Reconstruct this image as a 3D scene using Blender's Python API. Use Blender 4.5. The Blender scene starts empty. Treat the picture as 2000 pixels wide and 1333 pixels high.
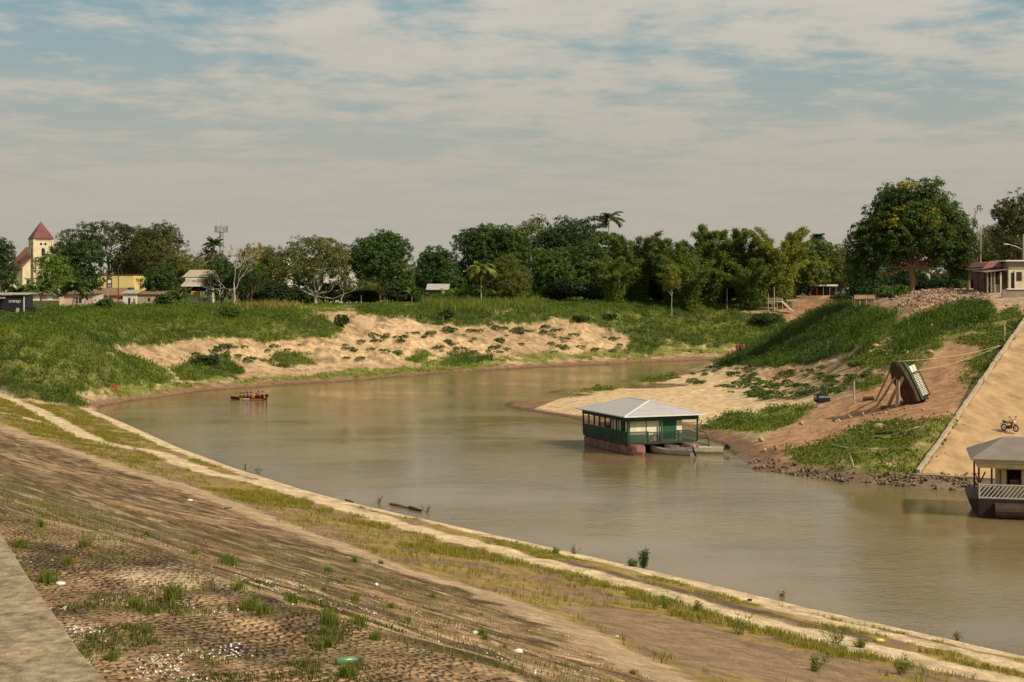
import bpy, bmesh, math, random
import numpy as np
from mathutils import Vector, Matrix
R = math.radians
sc = bpy.context.scene
COL = sc.collection

# ------------------------------------------------------------------ camera, sky, sun, exposure
H, F, YH = 15.0, 2800.0, 568.0            # eye height above the water, focal length and horizon row (2000 px wide frame)
cd = bpy.data.cameras.new('camera'); cam = bpy.data.objects.new('camera', cd); COL.objects.link(cam)
cam.location = (0, 0, H); cam.rotation_euler = (R(90), 0, 0)
cd.sensor_width = 36; cd.lens = 36*F/2000; cd.shift_y = -(666.5-YH)/2000
cd.clip_start = 0.1; cd.clip_end = 12000
sc.camera = cam

SUN_AZ, SUN_EL = (0.80, -0.50), R(41)       # horizontal direction TO the sun, elevation
sl = bpy.data.lights.new('sun', 'SUN'); so = bpy.data.objects.new('sun', sl); COL.objects.link(so)
sl.energy = 4.8; sl.angle = R(0.6); sl.color = (1.0, 0.86, 0.65)
_a = Vector((*SUN_AZ, 0)).normalized()
SDIR = Vector((_a.x*math.cos(SUN_EL), _a.y*math.cos(SUN_EL), math.sin(SUN_EL)))
so.rotation_euler = (-SDIR).to_track_quat('-Z', 'Y').to_euler()

sc.view_settings.view_transform = 'Standard'; sc.view_settings.look = 'None'
sc.view_settings.exposure = 0.04; sc.view_settings.gamma = 1.0
sc.cycles.use_denoising = True
sc.cycles.max_bounces = 6; sc.cycles.transparent_max_bounces = 6
sc.cycles.sample_clamp_indirect = 4.0

W = bpy.data.worlds.new('World'); sc.world = W; W.use_nodes = True
nt = W.node_tree; N = nt.nodes; L = nt.links; N.clear()
def nd(nodes, t, **k):
    n = nodes.new(t)
    for a, b in k.items(): setattr(n, a, b)
    return n
def mathn(nodes, links, op, a, b=None, clamp=False):
    n = nodes.new('ShaderNodeMath'); n.operation = op; n.use_clamp = clamp
    for i, v in enumerate((a, b)):
        if v is None: continue
        if hasattr(v, 'type') and hasattr(v, 'is_linked'): links.new(v, n.inputs[i])
        else: n.inputs[i].default_value = v
    return n.outputs[0]
def mixc(nodes, links, f, a, b, mode='MIX'):
    n = nodes.new('ShaderNodeMix'); n.data_type = 'RGBA'; n.blend_type = mode
    for s, v in ((n.inputs[0], f), (n.inputs[6], a), (n.inputs[7], b)):
        if hasattr(v, 'is_linked'): links.new(v, s)
        else: s.default_value = v if not isinstance(v, tuple) else (*v[:3], 1)
    return n.outputs[2]
def ramp(nodes, links, f, stops, interp='LINEAR'):
    n = nodes.new('ShaderNodeValToRGB'); n.color_ramp.interpolation = interp
    e = n.color_ramp.elements
    while len(e) < len(stops): e.new(0.5)
    for x, (p, c) in zip(e, stops):
        x.position = p; x.color = (c, c, c, 1) if not isinstance(c, tuple) else (*c[:3], 1)
    links.new(f, n.inputs[0]); return n.outputs[0]
bg = nd(N, 'ShaderNodeBackground'); out = nd(N, 'ShaderNodeOutputWorld'); L.new(bg.outputs[0], out.inputs[0])
bg.inputs[1].default_value = 0.1
sky = nd(N, 'ShaderNodeTexSky', sky_type='NISHITA', sun_disc=False)
sky.sun_elevation = SUN_EL; sky.sun_rotation = math.atan2(_a.x, _a.y); sky.dust_density = 2.0; sky.air_density = 1.0
tc = nd(N, 'ShaderNodeTexCoord'); sx = nd(N, 'ShaderNodeSeparateXYZ'); L.new(tc.outputs['Generated'], sx.inputs[0])
ez = mathn(N, L, 'MAXIMUM', sx.outputs[2], 0.0)
den = mathn(N, L, 'ADD', ez, 0.075)
cx = mathn(N, L, 'DIVIDE', sx.outputs[0], den); cy = mathn(N, L, 'DIVIDE', sx.outputs[1], den)
cv = nd(N, 'ShaderNodeCombineXYZ'); L.new(cx, cv.inputs[0]); L.new(cy, cv.inputs[1]); cv.inputs[2].default_value = 3.7
def wnoise(scale, detail, rough, dist=0.0, off=(0, 0, 0)):
    mp = nd(N, 'ShaderNodeMapping'); mp.inputs['Location'].default_value = off; L.new(cv.outputs[0], mp.inputs[0])
    n = nd(N, 'ShaderNodeTexNoise'); n.inputs['Scale'].default_value = scale; n.inputs['Detail'].default_value = detail
    n.inputs['Roughness'].default_value = rough; n.inputs['Distortion'].default_value = dist
    L.new(mp.outputs[0], n.inputs[0]); return n.outputs[0]
n1 = wnoise(0.95, 9, 0.60, 0.25, (1.3, 4.2, 0)); n2 = wnoise(4.2, 8, 0.62, 0.2, (7.1, 2.2, 0))
nn = mathn(N, L, 'ADD', mathn(N, L, 'MULTIPLY', n1, 0.66), mathn(N, L, 'MULTIPLY', n2, 0.34))
mask = ramp(N, L, nn, ((0.41, 0.0), (0.545, 1.0)), 'EASE')
low = ramp(N, L, ez, ((0.045, 1.0), (0.225, 0.0)), 'EASE')           # hazy band near the horizon
cloudc = mixc(N, L, n2, (5.0, 4.75, 4.2), (6.7, 6.2, 5.35))
gap = mixc(N, L, 0.8, sky.outputs[0], (2.2, 3.75, 4.05))
c1 = mixc(N, L, mathn(N, L, 'MULTIPLY', mask, 0.9), gap, cloudc)
c2 = mixc(N, L, mathn(N, L, 'MULTIPLY', low, 0.92), c1, (4.5, 4.12, 3.4))
L.new(c2, bg.inputs[0])

# ------------------------------------------------------------------ numbers: noise, projections, terrain
def _h(ix, iy, s):
    n = (ix.astype(np.int64)*374761393 + iy.astype(np.int64)*668265263 + s*974634777) & 0x7fffffff
    n = ((n ^ (n >> 13))*1274126177) & 0x7fffffff
    return ((n ^ (n >> 16)) & 0xffff)/65535.0
def vnoise(x, y, s=0):
    ix = np.floor(x); iy = np.floor(y); fx = x-ix; fy = y-iy
    fx = fx*fx*(3-2*fx); fy = fy*fy*(3-2*fy)
    a = _h(ix, iy, s); b = _h(ix+1, iy, s); c = _h(ix, iy+1, s); d = _h(ix+1, iy+1, s)
    return (a+(b-a)*fx)*(1-fy)+(c+(d-c)*fx)*fy
def fbm(x, y, s=0, o=4, g=0.5):
    v = 0; a = 1; t = 0
    for i in range(o):
        v = v+a*vnoise(x, y, s+i*17); t += a; a *= g
        x = x*2.03+13.1; y = y*2.03+7.7
    return v/t
def sm(a, b, x):
    t = np.clip((x-a)/(b-a), 0, 1); return t*t*(3-2*t)
def ray(px, py, Y=None, z=None):
    if Y is None: Y = (H-z)*F/(py-YH)
    return ((px-1000)/F*Y, Y, H-(py-YH)/F*Y)
def inpoly(px, py, poly):
    r = np.zeros(px.shape, bool); n = len(poly)
    for i in range(n):
        x1, y1 = poly[i]; x2, y2 = poly[(i+1) % n]
        if y1 == y2: continue
        c = ((y1 > py) != (y2 > py)) & (px < (x2-x1)*(py-y1)/(y2-y1)+x1)
        r ^= c
    return r
def polydist(X, Y, pts):
    best = np.full(X.shape, 1e9); side = np.zeros(X.shape); arc = np.zeros(X.shape); acc = 0.0
    for (ax, ay), (bx, by) in zip(pts[:-1], pts[1:]):
        dx, dy = bx-ax, by-ay; l2 = dx*dx+dy*dy; l = math.sqrt(l2)
        t = np.clip(((X-ax)*dx+(Y-ay)*dy)/l2, 0, 1)
        ex = X-ax-t*dx; ey = Y-ay-t*dy; d = np.hypot(ex, ey)
        m = d < best
        best = np.where(m, d, best); side = np.where(m, np.sign(ex*dy-ey*dx), side); arc = np.where(m, acc+t*l, arc)
        acc += l
    return best, side, arc

# the near levee: its water's edge, and height as a function of the distance inland from it
NEAR = [(185, 803), (250, 830), (350, 875), (450, 912), (600, 960), (700, 987), (800, 1010), (1000, 1055), (1200, 1100),
        (1400, 1147), (1600, 1195), (1800, 1240), (2000, 1285)]
WN = [ray(*p, z=0)[:2] for p in NEAR]
WN = [(WN[0][0]-22, WN[0][1]+47)] + WN + [(WN[-1][0]+20, WN[-1][1]-25), (WN[-1][0]+70, WN[-1][1]-85)]
PS = [-40, -20, 0, 1, 4, 10, 17, 24, 32, 40, 46, 49, 60, 200]
PZ = [-4, -4, 0, .35, .75, 1.6, 2.9, 4.6, 7.0, 9.7, 12.0, 12.15, 12.3, 12.5]
def levee_s(X, Y):
    d, s, a = polydist(X, Y, WN); return d*s, a
def levee_z(X, Y):
    s, a = levee_s(X, Y); return np.interp(s, PS, PZ)
LEND = [(-45, 181), (-52.7, 180.5), (-58, 176), (-67.4, 187), (-90, 175), (-130, 150)]   # where the levee ends against the green bank
# control points of every other bank: (px, py, Y) or (px, py, None, z)
CP = []
def far(px, *rows):
    for r in rows:
        py, k, v = r
        CP.append(ray(px, py, z=v) if k == 'z' else ray(px, py, Y=v))
def flat(px, *Ys, z=11.5):
    for y in Ys: CP.append(((px-1000)/F*y, y, z))
SHORE = [(175, 803), (245, 784), (350, 770), (490, 758), (630, 748), (700, 744), (800, 735), (900, 727), (1000, 722), (1100, 716),
         (1200, 712), (1300, 707), (1400, 703)]
for p in SHORE:
    x, y, z = ray(*p, z=0); CP.append((x, y, 0.0))
    k = (y+2.2)/y; CP.append((x*k, y*k, 0.75)); k = (y-9)/y; CP.append((x*k, y*k, -1.6))
for p in ((-25, 205), (-5, 235), (15, 262), (-40, 190), (30, 280), (48, 296), (5, 200), (20, 225), (0, 160), (-20, 160), (10, 130), (5, 110), (25, 100), (40, 90), (60, 70), (-30, 165), (62, 296), (75, 300), (95, 305)):
    CP.append((p[0], p[1], -2.5))
far(-300, (700, 'Y', 190), (650, 'Y', 205)); flat(-300, 230, 300, 420)
far(0, (735, 'Y', 186), (700, 'Y', 190), (660, 'Y', 200), (630, 'Y', 213), (613, 'Y', 225)); flat(0, 240, 300, 420, z=11.45)
far(100, (770, 'Y', 184), (720, 'Y', 190), (680, 'Y', 199), (640, 'Y', 214), (615, 'Y', 231)); flat(100, 250, 300, 420)
far(200, (775, 'Y', 190), (740, 'Y', 194), (700, 'Y', 202), (660, 'Y', 214), (630, 'Y', 230), (610, 'Y', 250)); flat(200, 275, 320, 420)
far(300, (745, 'Y', 215), (715, 'Y', 223), (685, 'Y', 230), (655, 'Y', 237), (630, 'Y', 247), (611, 'Y', 258)); flat(300, 285, 330, 420)
far(400, (735, 'Y', 222), (705, 'Y', 231), (675, 'Y', 238), (655, 'Y', 242), (630, 'Y', 252), (611, 'Y', 263)); flat(400, 290, 340, 420)
far(500, (735, 'Y', 232), (705, 'Y', 242), (675, 'Y', 249), (650, 'Y', 255), (625, 'Y', 264), (609, 'Y', 275)); flat(500, 295, 340, 420)
far(600, (728, 'Y', 242), (700, 'Y', 252), (670, 'Y', 259), (645, 'Y', 265), (620, 'Y', 274), (606, 'Y', 285)); flat(600, 305, 345, 420)
far(700, (722, 'Y', 250), (695, 'Y', 260), (665, 'Y', 268), (640, 'Y', 275), (618, 'Y', 284), (604, 'Y', 295)); flat(700, 315, 350, 420)
far(800, (715, 'Y', 261), (690, 'Y', 270), (660, 'Y', 279), (636, 'Y', 286), (615, 'Y', 297), (602, 'Y', 310)); flat(800, 325, 360, 420)
far(900, (707, 'Y', 275), (685, 'Y', 283), (655, 'Y', 292), (632, 'Y', 299), (612, 'Y', 309), (600, 'Y', 323)); flat(900, 335, 370, 420)
far(1000, (703, 'Y', 283), (680, 'Y', 291), (650, 'Y', 301), (627, 'Y', 309), (608, 'Y', 319), (598, 'Y', 331)); flat(1000, 345, 380, 420)
far(1100, (698, 'Y', 294), (675, 'Y', 302), (648, 'Y', 311), (625, 'Y', 318), (606, 'Y', 328), (595, 'Y', 342)); flat(1100, 355, 385, 420, z=11.8)
far(1200, (696, 'Y', 302), (675, 'Y', 311), (648, 'Y', 319), (620, 'Y', 327), (602, 'Y', 336), (592, 'Y', 348)); flat(1200, 360, 390, 420, z=12)
far(1300, (692, 'Y', 311), (672, 'Y', 319), (648, 'Y', 326), (622, 'Y', 333), (602, 'Y', 342), (593, 'Y', 352)); flat(1300, 365, 420, z=12.1)
far(1400, (690, 'Y', 321), (670, 'Y', 327), (645, 'Y', 334), (620, 'Y', 341), (603, 'Y', 349), (595, 'Y', 357)); flat(1400, 370, 420, z=12.2)
far(1450, (688, 'Y', 322), (665, 'Y', 330), (640, 'Y', 337), (615, 'Y', 344), (598, 'Y', 352)); flat(1470, 375, 420, z=12.2)
far(1520, (650, 'Y', 332), (625, 'Y', 340), (606, 'Y', 346)); far(1560, (604, 'Y', 346), (592, 'Y', 358)); far(1600, (602, 'Y', 345), (577, 'Y', 362)); far(1650, (576, 'Y', 365)); flat(1600, 385, 430, z=13.5)
far(1500, (700, 'Y', 314)); far(1600, (640, 'Y', 325)); far(1660, (600, 'Y', 325))
# right bank: sandbar, grassy hill, slope with the wreck, plateau
RSH = [(1400, 705), (1300, 727), (1200, 744), (1100, 760), (1050, 768), (1000, 782), (990, 789), (1000, 797), (1060, 807), (1110, 816), (1150, 826), (1200, 838), (1290, 846), (1370, 853),
       (1425, 872), (1445, 890), (1470, 907), (1500, 918), (1560, 928), (1620, 936), (1720, 945), (1800, 952), (1900, 958), (2000, 962), (2200, 966)]
for i, p in enumerate(RSH):
    x, y, z = ray(*p, z=0); CP.append((x, y, 0.0))
RIN = [(1400, 716, .9), (1300, 738, .55), (1200, 757, .55), (1100, 772, .6), (1050, 780, .5), (1015, 788, .35)]
RIN += [(1350, 727, .6), (1250, 744, .6), (1150, 761, .6), (1420, 706, .8), (1340, 722, .5)]
for px, py, z in RIN: CP.append(ray(px, py, z=z))
for px, py, z in ((1110, 795, .7), (1200, 780, 1.0), (1200, 805, .9), (1300, 765, 1.35), (1300, 800, 1.2), (1400, 745, 1.7), (1400, 780, 1.4), (1390, 825, .9), (1480, 850, 1.2), (1480, 900, .6),
                  (1500, 870, .95), (1500, 830, 1.35), (1500, 790, 1.8), (1500, 750, 2.3), (1500, 716, 3.0)): CP.append(ray(px, py, z=z))
far(1450, (712, 'Y', 234), (700, 'Y', 250)); far(1405, (708, 'Y', 274))
far(1500, (690, 'Y', 242), (664, 'Y', 255)); far(1550, (715, 'Y', 213), (690, 'Y', 222), (660, 'Y', 234), (634, 'Y', 247))
far(1600, (880, 'z', 1.2), (830, 'z', 1.8), (790, 'z', 2.5), (750, 'z', 3.4), (715, 'Y', 198), (685, 'Y', 209), (655, 'Y', 220), (625, 'Y', 233), (607, 'Y', 244))
far(1650, (700, 'Y', 187), (665, 'Y', 199), (630, 'Y', 214), (600, 'Y', 230))
far(1700, (900, 'z', 1.6), (880, 'z', 2.0), (800, 'z', 3.3), (760, 'z', 4.7), (715, 'Y', 164), (660, 'Y', 180), (620, 'Y', 196), (592, 'Y', 212))
far(1760, (820, 'z', 3.4), (790, 'z', 3.9)); far(1760, (577, 'Y', 215))
far(1800, (928, 'z', .9), (880, 'z', 2.0), (830, 'z', 3.2), (795, 'z', 4.1), (740, 'Y', 149), (700, 'Y', 159), (660, 'Y', 169), (620, 'Y', 181), (592, 'Y', 189), (576, 'Y', 203))
far(1860, (850, 'z', 2.9), (800, 'z', 4.4), (720, 'Y', 150))
far(1900, (700, 'Y', 152), (660, 'Y', 164), (620, 'Y', 177), (595, 'Y', 187), (574, 'Y', 198))
far(2000, (600, 'Y', 178), (585, 'Y', 187), (572, 'Y', 198)); far(2300, (600, 'Y', 178), (570, 'Y', 200))
for px in (1750, 1850, 1950, 2100, 2400): flat(px, 230, 300, 420, z=14.7)
for px in (1500, 1560, 1620): CP.append(((px-1000)/F*288, 288, 0.5))
for px in (1680, 1720): CP.append(((px-1000)/F*300, 300, 8.0))
CP.append(((1600-1000)/F*265, 265, 9.0))
flat(500, 700, 1500, z=11.5); flat(1500, 700, 1500, z=13); flat(-800, 400, 700, 1500, z=11.5); flat(2700, 400, 700, 1500, z=14)
for s in (2, 8, 16, 26, 40):       # a few samples of the levee keep the two surfaces close where they meet
    CP.append((-55-s*.9, 178-s*.35, float(np.interp(s, PS, PZ))))
    CP.append((-40-s*.9, 150-s*.4, float(np.interp(s, PS, PZ))))
for q in WN[3:]: CP.append((q[0], q[1], 0.0))
CP = np.array(CP)
def _phi(d): return d
_n = len(CP)
_A = np.zeros((_n+3, _n+3)); _d = np.hypot(CP[:, None, 0]-CP[None, :, 0], CP[:, None, 1]-CP[None, :, 1])
_A[:_n, :_n] = -_d/100; _A[:_n, :_n] += np.eye(_n)*0.012
_A[:_n, _n] = 1; _A[:_n, _n+1] = CP[:, 0]/100; _A[:_n, _n+2] = CP[:, 1]/100; _A[_n:, :_n] = _A[:_n, _n:].T
_w = np.linalg.solve(_A, np.concatenate([CP[:, 2], np.zeros(3)]))
def rbf(X, Y):
    sh = X.shape; X = X.ravel(); Y = Y.ravel(); o = np.empty(X.shape)
    for i in range(0, len(X), 20000):
        x = X[i:i+20000]; y = Y[i:i+20000]
        d = np.hypot(x[:, None]-CP[None, :, 0], y[:, None]-CP[None, :, 1])
        o[i:i+20000] = -(d @ _w[:_n])/100+_w[_n]+_w[_n+1]*x/100+_w[_n+2]*y/100
    return o.reshape(sh)
# the dirt ramp on the right bank: a plane rising along RD from its foot
RO = np.array(ray(1800, 925, z=.8)[:2]); RD = np.array((.455, .89)); RN = np.array((.89, -.455))
def ramp_z(X, Y): return .8+.178*((X-RO[0])*RD[0]+(Y-RO[1])*RD[1])
def levee_mask(X, Y):
    d, s, a = polydist(X, Y, LEND)
    m = sm(-1.0, 1.5, d*(-s))
    d2, s2, a2 = polydist(X, Y, WN)
    return m*np.where(d2*s2 > -14, 1, sm(-26, -14, d2*s2))
def ground(X, Y, detail=True):
    X = np.asarray(X, float); Y = np.asarray(Y, float)
    m = levee_mask(X, Y)
    zr = np.clip(rbf(X, Y), -3, 15.2)
    if detail:
        k = sm(.6, 2.5, zr)*sm(620, 380, Y)
        e = fbm(X*.16, Y*.16, 3, 4)-.5
        rid = 1-np.abs(2*fbm(X*.3+2*e, Y*.12, 9, 3)-1)
        b = sm(11.6, 9.5, zr)*k*(X < 62)*(Y > 190)             # eroded face of the far bank
        zr = zr+e*1.1*k*(.35+.65*sm(13.5, 11.5, zr)) + b*((rid-.6)*1.1 + (fbm(X*.55, Y*.55, 21, 3)-.5)*.9)
        zr = zr+(fbm(X*.9, Y*.9, 31, 3)-.5)*.22*sm(.1, 1.2, zr)*sm(300, 180, Y)
    zl = np.interp(levee_s(X, Y)[0], PS, PZ)
    if detail:
        zl = zl+(fbm(X*.5, Y*.5, 41, 3)-.5)*.22*sm(0.4, 3, levee_s(X, Y)[0])
    z = zr*(1-m)+zl*m
    u = (X-RO[0])*RD[0]+(Y-RO[1])*RD[1]; v = (X-RO[0])*RN[0]+(Y-RO[1])*RN[1]
    rz = ramp_z(X, Y)-.12
    rm = sm(-1.6, -.2, v)*sm(-2.2, -.4, u)*sm(26, 18, v)*(u < 80)
    z = z*(1-rm)+np.minimum(rz, 14.4)*rm
    return z
def hit(px, py, y0=6.0, y1=420.0):
    """first point of the ground seen through a pixel of the 2000 px frame"""
    Y = np.exp(np.linspace(math.log(y0), math.log(y1), 1500)); X = (px-1000)/F*Y
    z = H-(py-YH)/F*Y; g = np.maximum(ground(X, Y), 0.0)
    i = int(np.argmax(z <= g))
    if i == 0: return (X[-1], Y[-1], g[-1])
    a, b = z[i-1]-g[i-1], z[i]-g[i]; t = a/(a-b); y = Y[i-1]+(Y[i]-Y[i-1])*t
    return ((px-1000)/F*y, y, H-(py-YH)/F*y)
def gz(x, y): return float(ground(np.array([x]), np.array([y]))[0])
def at(px, Y):                       # point on the ground below a column of the frame, at distance Y
    x = (px-1000)/F*Y; return (x, Y, gz(x, Y))

# ------------------------------------------------------------------ materials
MATS = {}
def newmat(name):
    m = bpy.data.materials.new(name); m.use_nodes = True; t = m.node_tree
    b = t.nodes['Principled BSDF']; MATS[name] = m; return m, t.nodes, t.links, b
def pm(name, c, var=.25, scale=3.0, rough=.75, bump=.15, metal=0.0, c2=None, stretch=(1, 1, 1), spec=.3, detail=5):
    """a painted / raw surface: base colour broken up by noise, with a little bump"""
    if name in MATS: return MATS[name]
    m, n, l, b = newmat(name)
    t = nd(n, 'ShaderNodeTexCoord'); mp = nd(n, 'ShaderNodeMapping'); mp.inputs['Scale'].default_value = stretch; l.new(t.outputs['Object'], mp.inputs[0])
    ns = nd(n, 'ShaderNodeTexNoise'); ns.inputs['Scale'].default_value = scale; ns.inputs['Detail'].default_value = detail; ns.inputs['Roughness'].default_value = .65; l.new(mp.outputs[0], ns.inputs[0])
    f = ramp(n, l, ns.outputs[0], ((.3, 0.0), (.7, 1.0)))
    a = tuple(x*(1-var) for x in c); d = tuple(min(.95, x*(1+var)) for x in c) if c2 is None else c2
    l.new(mixc(n, l, f, a, d), b.inputs['Base Color'])
    b.inputs['Roughness'].default_value = rough; b.inputs['Metallic'].default_value = metal; b.inputs['Specular IOR Level'].default_value = spec
    if bump:
        bp = nd(n, 'ShaderNodeBump'); bp.inputs['Strength'].default_value = bump; bp.inputs['Distance'].default_value = .05
        l.new(ns.outputs[0], bp.inputs['Height']); l.new(bp.outputs[0], b.inputs['Normal'])
    return m
def leafmat(name, trans=.28, rough=.55, gain=(1, 1, 1)):
    """foliage: colour from the mesh's own 'col' attribute, some light passes through"""
    m, n, l, b = newmat(name)
    at_ = nd(n, 'ShaderNodeAttribute', attribute_name='col')
    b.inputs['Roughness'].default_value = rough; b.inputs['Specular IOR Level'].default_value = .25
    gc = mixc(n, l, 1.0, at_.outputs['Color'], gain, 'MULTIPLY'); l.new(gc, b.inputs['Base Color'])
    tr = nd(n, 'ShaderNodeBsdfTranslucent'); g = nd(n, 'ShaderNodeMix', data_type='RGBA', blend_type='MULTIPLY'); g.inputs[0].default_value = 1
    l.new(gc, g.inputs[6]); g.inputs[7].default_value = (1.3, 1.35, .6, 1)
    l.new(g.outputs[2], tr.inputs[0])
    mx = nd(n, 'ShaderNodeMixShader'); mx.inputs[0].default_value = trans
    l.new(b.outputs[0], mx.inputs[1]); l.new(tr.outputs[0], mx.inputs[2])
    l.new(mx.outputs[0], n['Material Output'].inputs[0]); return m
def terrmat(name, cob=False):
    m, n, l, b = newmat(name)
    ca = nd(n, 'ShaderNodeAttribute', attribute_name='col'); geo = nd(n, 'ShaderNodeNewGeometry')
    def ns(scale, det, src=None, rough=.6):
        x = nd(n, 'ShaderNodeTexNoise'); x.inputs['Scale'].default_value = scale; x.inputs['Detail'].default_value = det; x.inputs['Roughness'].default_value = rough
        l.new(src or geo.outputs['Position'], x.inputs[0]); return x.outputs[0]
    a = ns(.9, 8, rough=.7); f1 = ramp(n, l, a, ((.28, .5), (.72, 1.5)))
    c = mixc(n, l, 1.0, ca.outputs['Color'], f1, 'MULTIPLY')
    a2 = ns(5.5, 5, rough=.75); f2 = ramp(n, l, a2, ((.28, .6), (.72, 1.4)))
    c = mixc(n, l, 1.0, c, f2, 'MULTIPLY')
    hgt = mathn(n, l, 'ADD', mathn(n, l, 'MULTIPLY', a, .6), mathn(n, l, 'MULTIPLY', a2, .25))
    if cob:
        uv = nd(n, 'ShaderNodeAttribute', attribute_name='lv'); cm_ = nd(n, 'ShaderNodeAttribute', attribute_name='cob'); cover = ramp(n, l, ns(1.1, 5), ((.36, 1.0), (.62, .25))); cmo = mathn(n, l, 'MULTIPLY', cm_.outputs['Fac'], cover)
        wn = nd(n, 'ShaderNodeTexNoise'); wn.inputs['Scale'].default_value = .8; wn.inputs['Detail'].default_value = 2; l.new(uv.outputs['Vector'], wn.inputs[0])
        wob = nd(n, 'ShaderNodeVectorMath', operation='SCALE'); l.new(wn.outputs['Color'], wob.inputs[0]); wob.inputs['Scale'].default_value = .25
        ad = nd(n, 'ShaderNodeVectorMath', operation='ADD'); l.new(uv.outputs['Vector'], ad.inputs[0]); l.new(wob.outputs[0], ad.inputs[1])
        sc_ = nd(n, 'ShaderNodeMapping'); sc_.inputs['Scale'].default_value = (9.5, 14.0, 1); l.new(ad.outputs[0], sc_.inputs[0])
        vo = nd(n, 'ShaderNodeTexVoronoi', feature='DISTANCE_TO_EDGE'); vo.inputs['Scale'].default_value = 1.0; vo.inputs['Randomness'].default_value = .6; l.new(sc_.outputs[0], vo.inputs[0])
        vc = nd(n, 'ShaderNodeTexVoronoi', feature='F1'); vc.inputs['Scale'].default_value = 1.0; vc.inputs['Randomness'].default_value = .6; l.new(sc_.outputs[0], vc.inputs[0])
        e = ramp(n, l, vo.outputs[0], ((.0, 0.0), (.17, 1.0)))
        sp = nd(n, 'ShaderNodeSeparateColor'); l.new(vc.outputs['Color'], sp.inputs[0])
        dome = ramp(n, l, vo.outputs[0], ((.02, 0.0), (.45, 1.0)), 'EASE'); tone = ramp(n, l, sp.outputs[0], ((0.0, .5), (1.0, 1.5)))
        st = mixc(n, l, 1.0, c, tone, 'MULTIPLY')
        jt = mixc(n, l, 1.0, c, (.50, .45, .38), 'MULTIPLY')
        cc = mixc(n, l, e, jt, st)
        c = mixc(n, l, cmo, c, cc)
        hgt = mathn(n, l, 'ADD', hgt, mathn(n, l, 'MULTIPLY', mathn(n, l, 'MULTIPLY', dome, cmo), mathn(n, l, 'ADD', mathn(n, l, 'MULTIPLY', sp.outputs[1], .9), .5)))
    l.new(c, b.inputs['Base Color']); b.inputs['Roughness'].default_value = .92; b.inputs['Specular IOR Level'].default_value = .15
    bp = nd(n, 'ShaderNodeBump'); bp.inputs['Strength'].default_value = .8 if not cob else .9; bp.inputs['Distance'].default_value = .22 if not cob else .16
    l.new(hgt, bp.inputs['Height']); l.new(bp.outputs[0], b.inputs['Normal'])
    return m
def watermat():
    m, n, l, b = newmat('river_water')
    geo = nd(n, 'ShaderNodeNewGeometry')
    def ns(scale, det, st=(1, 1, 1), rot=0, dist=0.0, rough=.55):
        mp = nd(n, 'ShaderNodeMapping'); mp.inputs['Scale'].default_value = st; mp.inputs['Rotation'].default_value = (0, 0, rot); l.new(geo.outputs['Position'], mp.inputs[0])
        x = nd(n, 'ShaderNodeTexNoise'); x.inputs['Scale'].default_value = scale; x.inputs['Detail'].default_value = det; x.inputs['Distortion'].default_value = dist; x.inputs['Roughness'].default_value = rough
        l.new(mp.outputs[0], x.inputs[0]); return x.outputs[0]
    calm = ramp(n, l, ns(.045, 4, (1, 1.6, 1), .4, .8), ((.40, 0.3), (.62, 1.0)))       # wind-ruffled and calm patches
    w = mathn(n, l, 'ADD', ns(1.6, 4, (1, 1.5, 1), .25), mathn(n, l, 'MULTIPLY', ns(.33, 3, (1, 1.3, 1), -.3, .6), 1.3))
    w = mathn(n, l, 'ADD', w, mathn(n, l, 'MULTIPLY', ns(6, 2, (1, 1.4, 1), .1), .25))
    bp = nd(n, 'ShaderNodeBump'); bp.inputs['Distance'].default_value = .05; l.new(mathn(n, l, 'MULTIPLY', calm, .75), bp.inputs['Strength']); l.new(w, bp.inputs['Height'])
    l.new(bp.outputs[0], b.inputs['Normal'])
    silt = ramp(n, l, ns(.03, 4, (1, 1.5, 1), .3, 1.2), ((.35, 0.0), (.65, 1.0)))
    l.new(mixc(n, l, silt, (.17, .118, .052), (.215, .155, .078)), b.inputs['Base Color'])
    b.subsurface_method = 'BURLEY'; b.inputs['Subsurface Weight'].default_value = .9; b.inputs['Subsurface Radius'].default_value = (1, .8, .5); b.inputs['Subsurface Scale'].default_value = 2.5   # silty water: light spreads inside it
    b.inputs['Roughness'].default_value = .06; b.inputs['IOR'].default_value = 1.33; b.inputs['Specular IOR Level'].default_value = .5
    return m

# ------------------------------------------------------------------ mesh helpers
def npmesh(name, V, Fc, mat=None, col=None, attrs=(), smooth=False):
    """a mesh from numpy arrays: Fc is (n,3) or (n,4); col is per vertex RGB"""
    me = bpy.data.meshes.new(name); V = np.ascontiguousarray(V, np.float32); Fc = np.ascontiguousarray(Fc, np.int32)
    k = Fc.shape[1]; n = len(Fc)
    me.vertices.add(len(V)); me.vertices.foreach_set('co', V.ravel())
    me.loops.add(n*k); me.loops.foreach_set('vertex_index', Fc.ravel())
    me.polygons.add(n); me.polygons.foreach_set('loop_start', np.arange(0, n*k, k, dtype=np.int32)); me.polygons.foreach_set('loop_total', np.full(n, k, np.int32))
    if smooth: me.polygons.foreach_set('use_smooth', np.ones(n, bool))
    me.update(calc_edges=True)
    if col is not None:
        a = me.attributes.new('col', 'FLOAT_COLOR', 'POINT'); c4 = np.ones((len(V), 4), np.float32); c4[:, :3] = col; a.data.foreach_set('color', c4.ravel())
    for nm, ty, arr in attrs:
        a = me.attributes.new(nm, ty, 'POINT'); a.data.foreach_set('vector' if ty == 'FLOAT_VECTOR' else 'value', np.ascontiguousarray(arr, np.float32).ravel())
    if mat: me.materials.append(mat)
    return me
def link(name, me, parent=None, loc=None, rot=None):
    o = bpy.data.objects.new(name, me); COL.objects.link(o)
    if parent: o.parent = parent
    if loc is not None: o.location = loc
    if rot is not None: o.rotation_euler = rot
    return o
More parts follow.
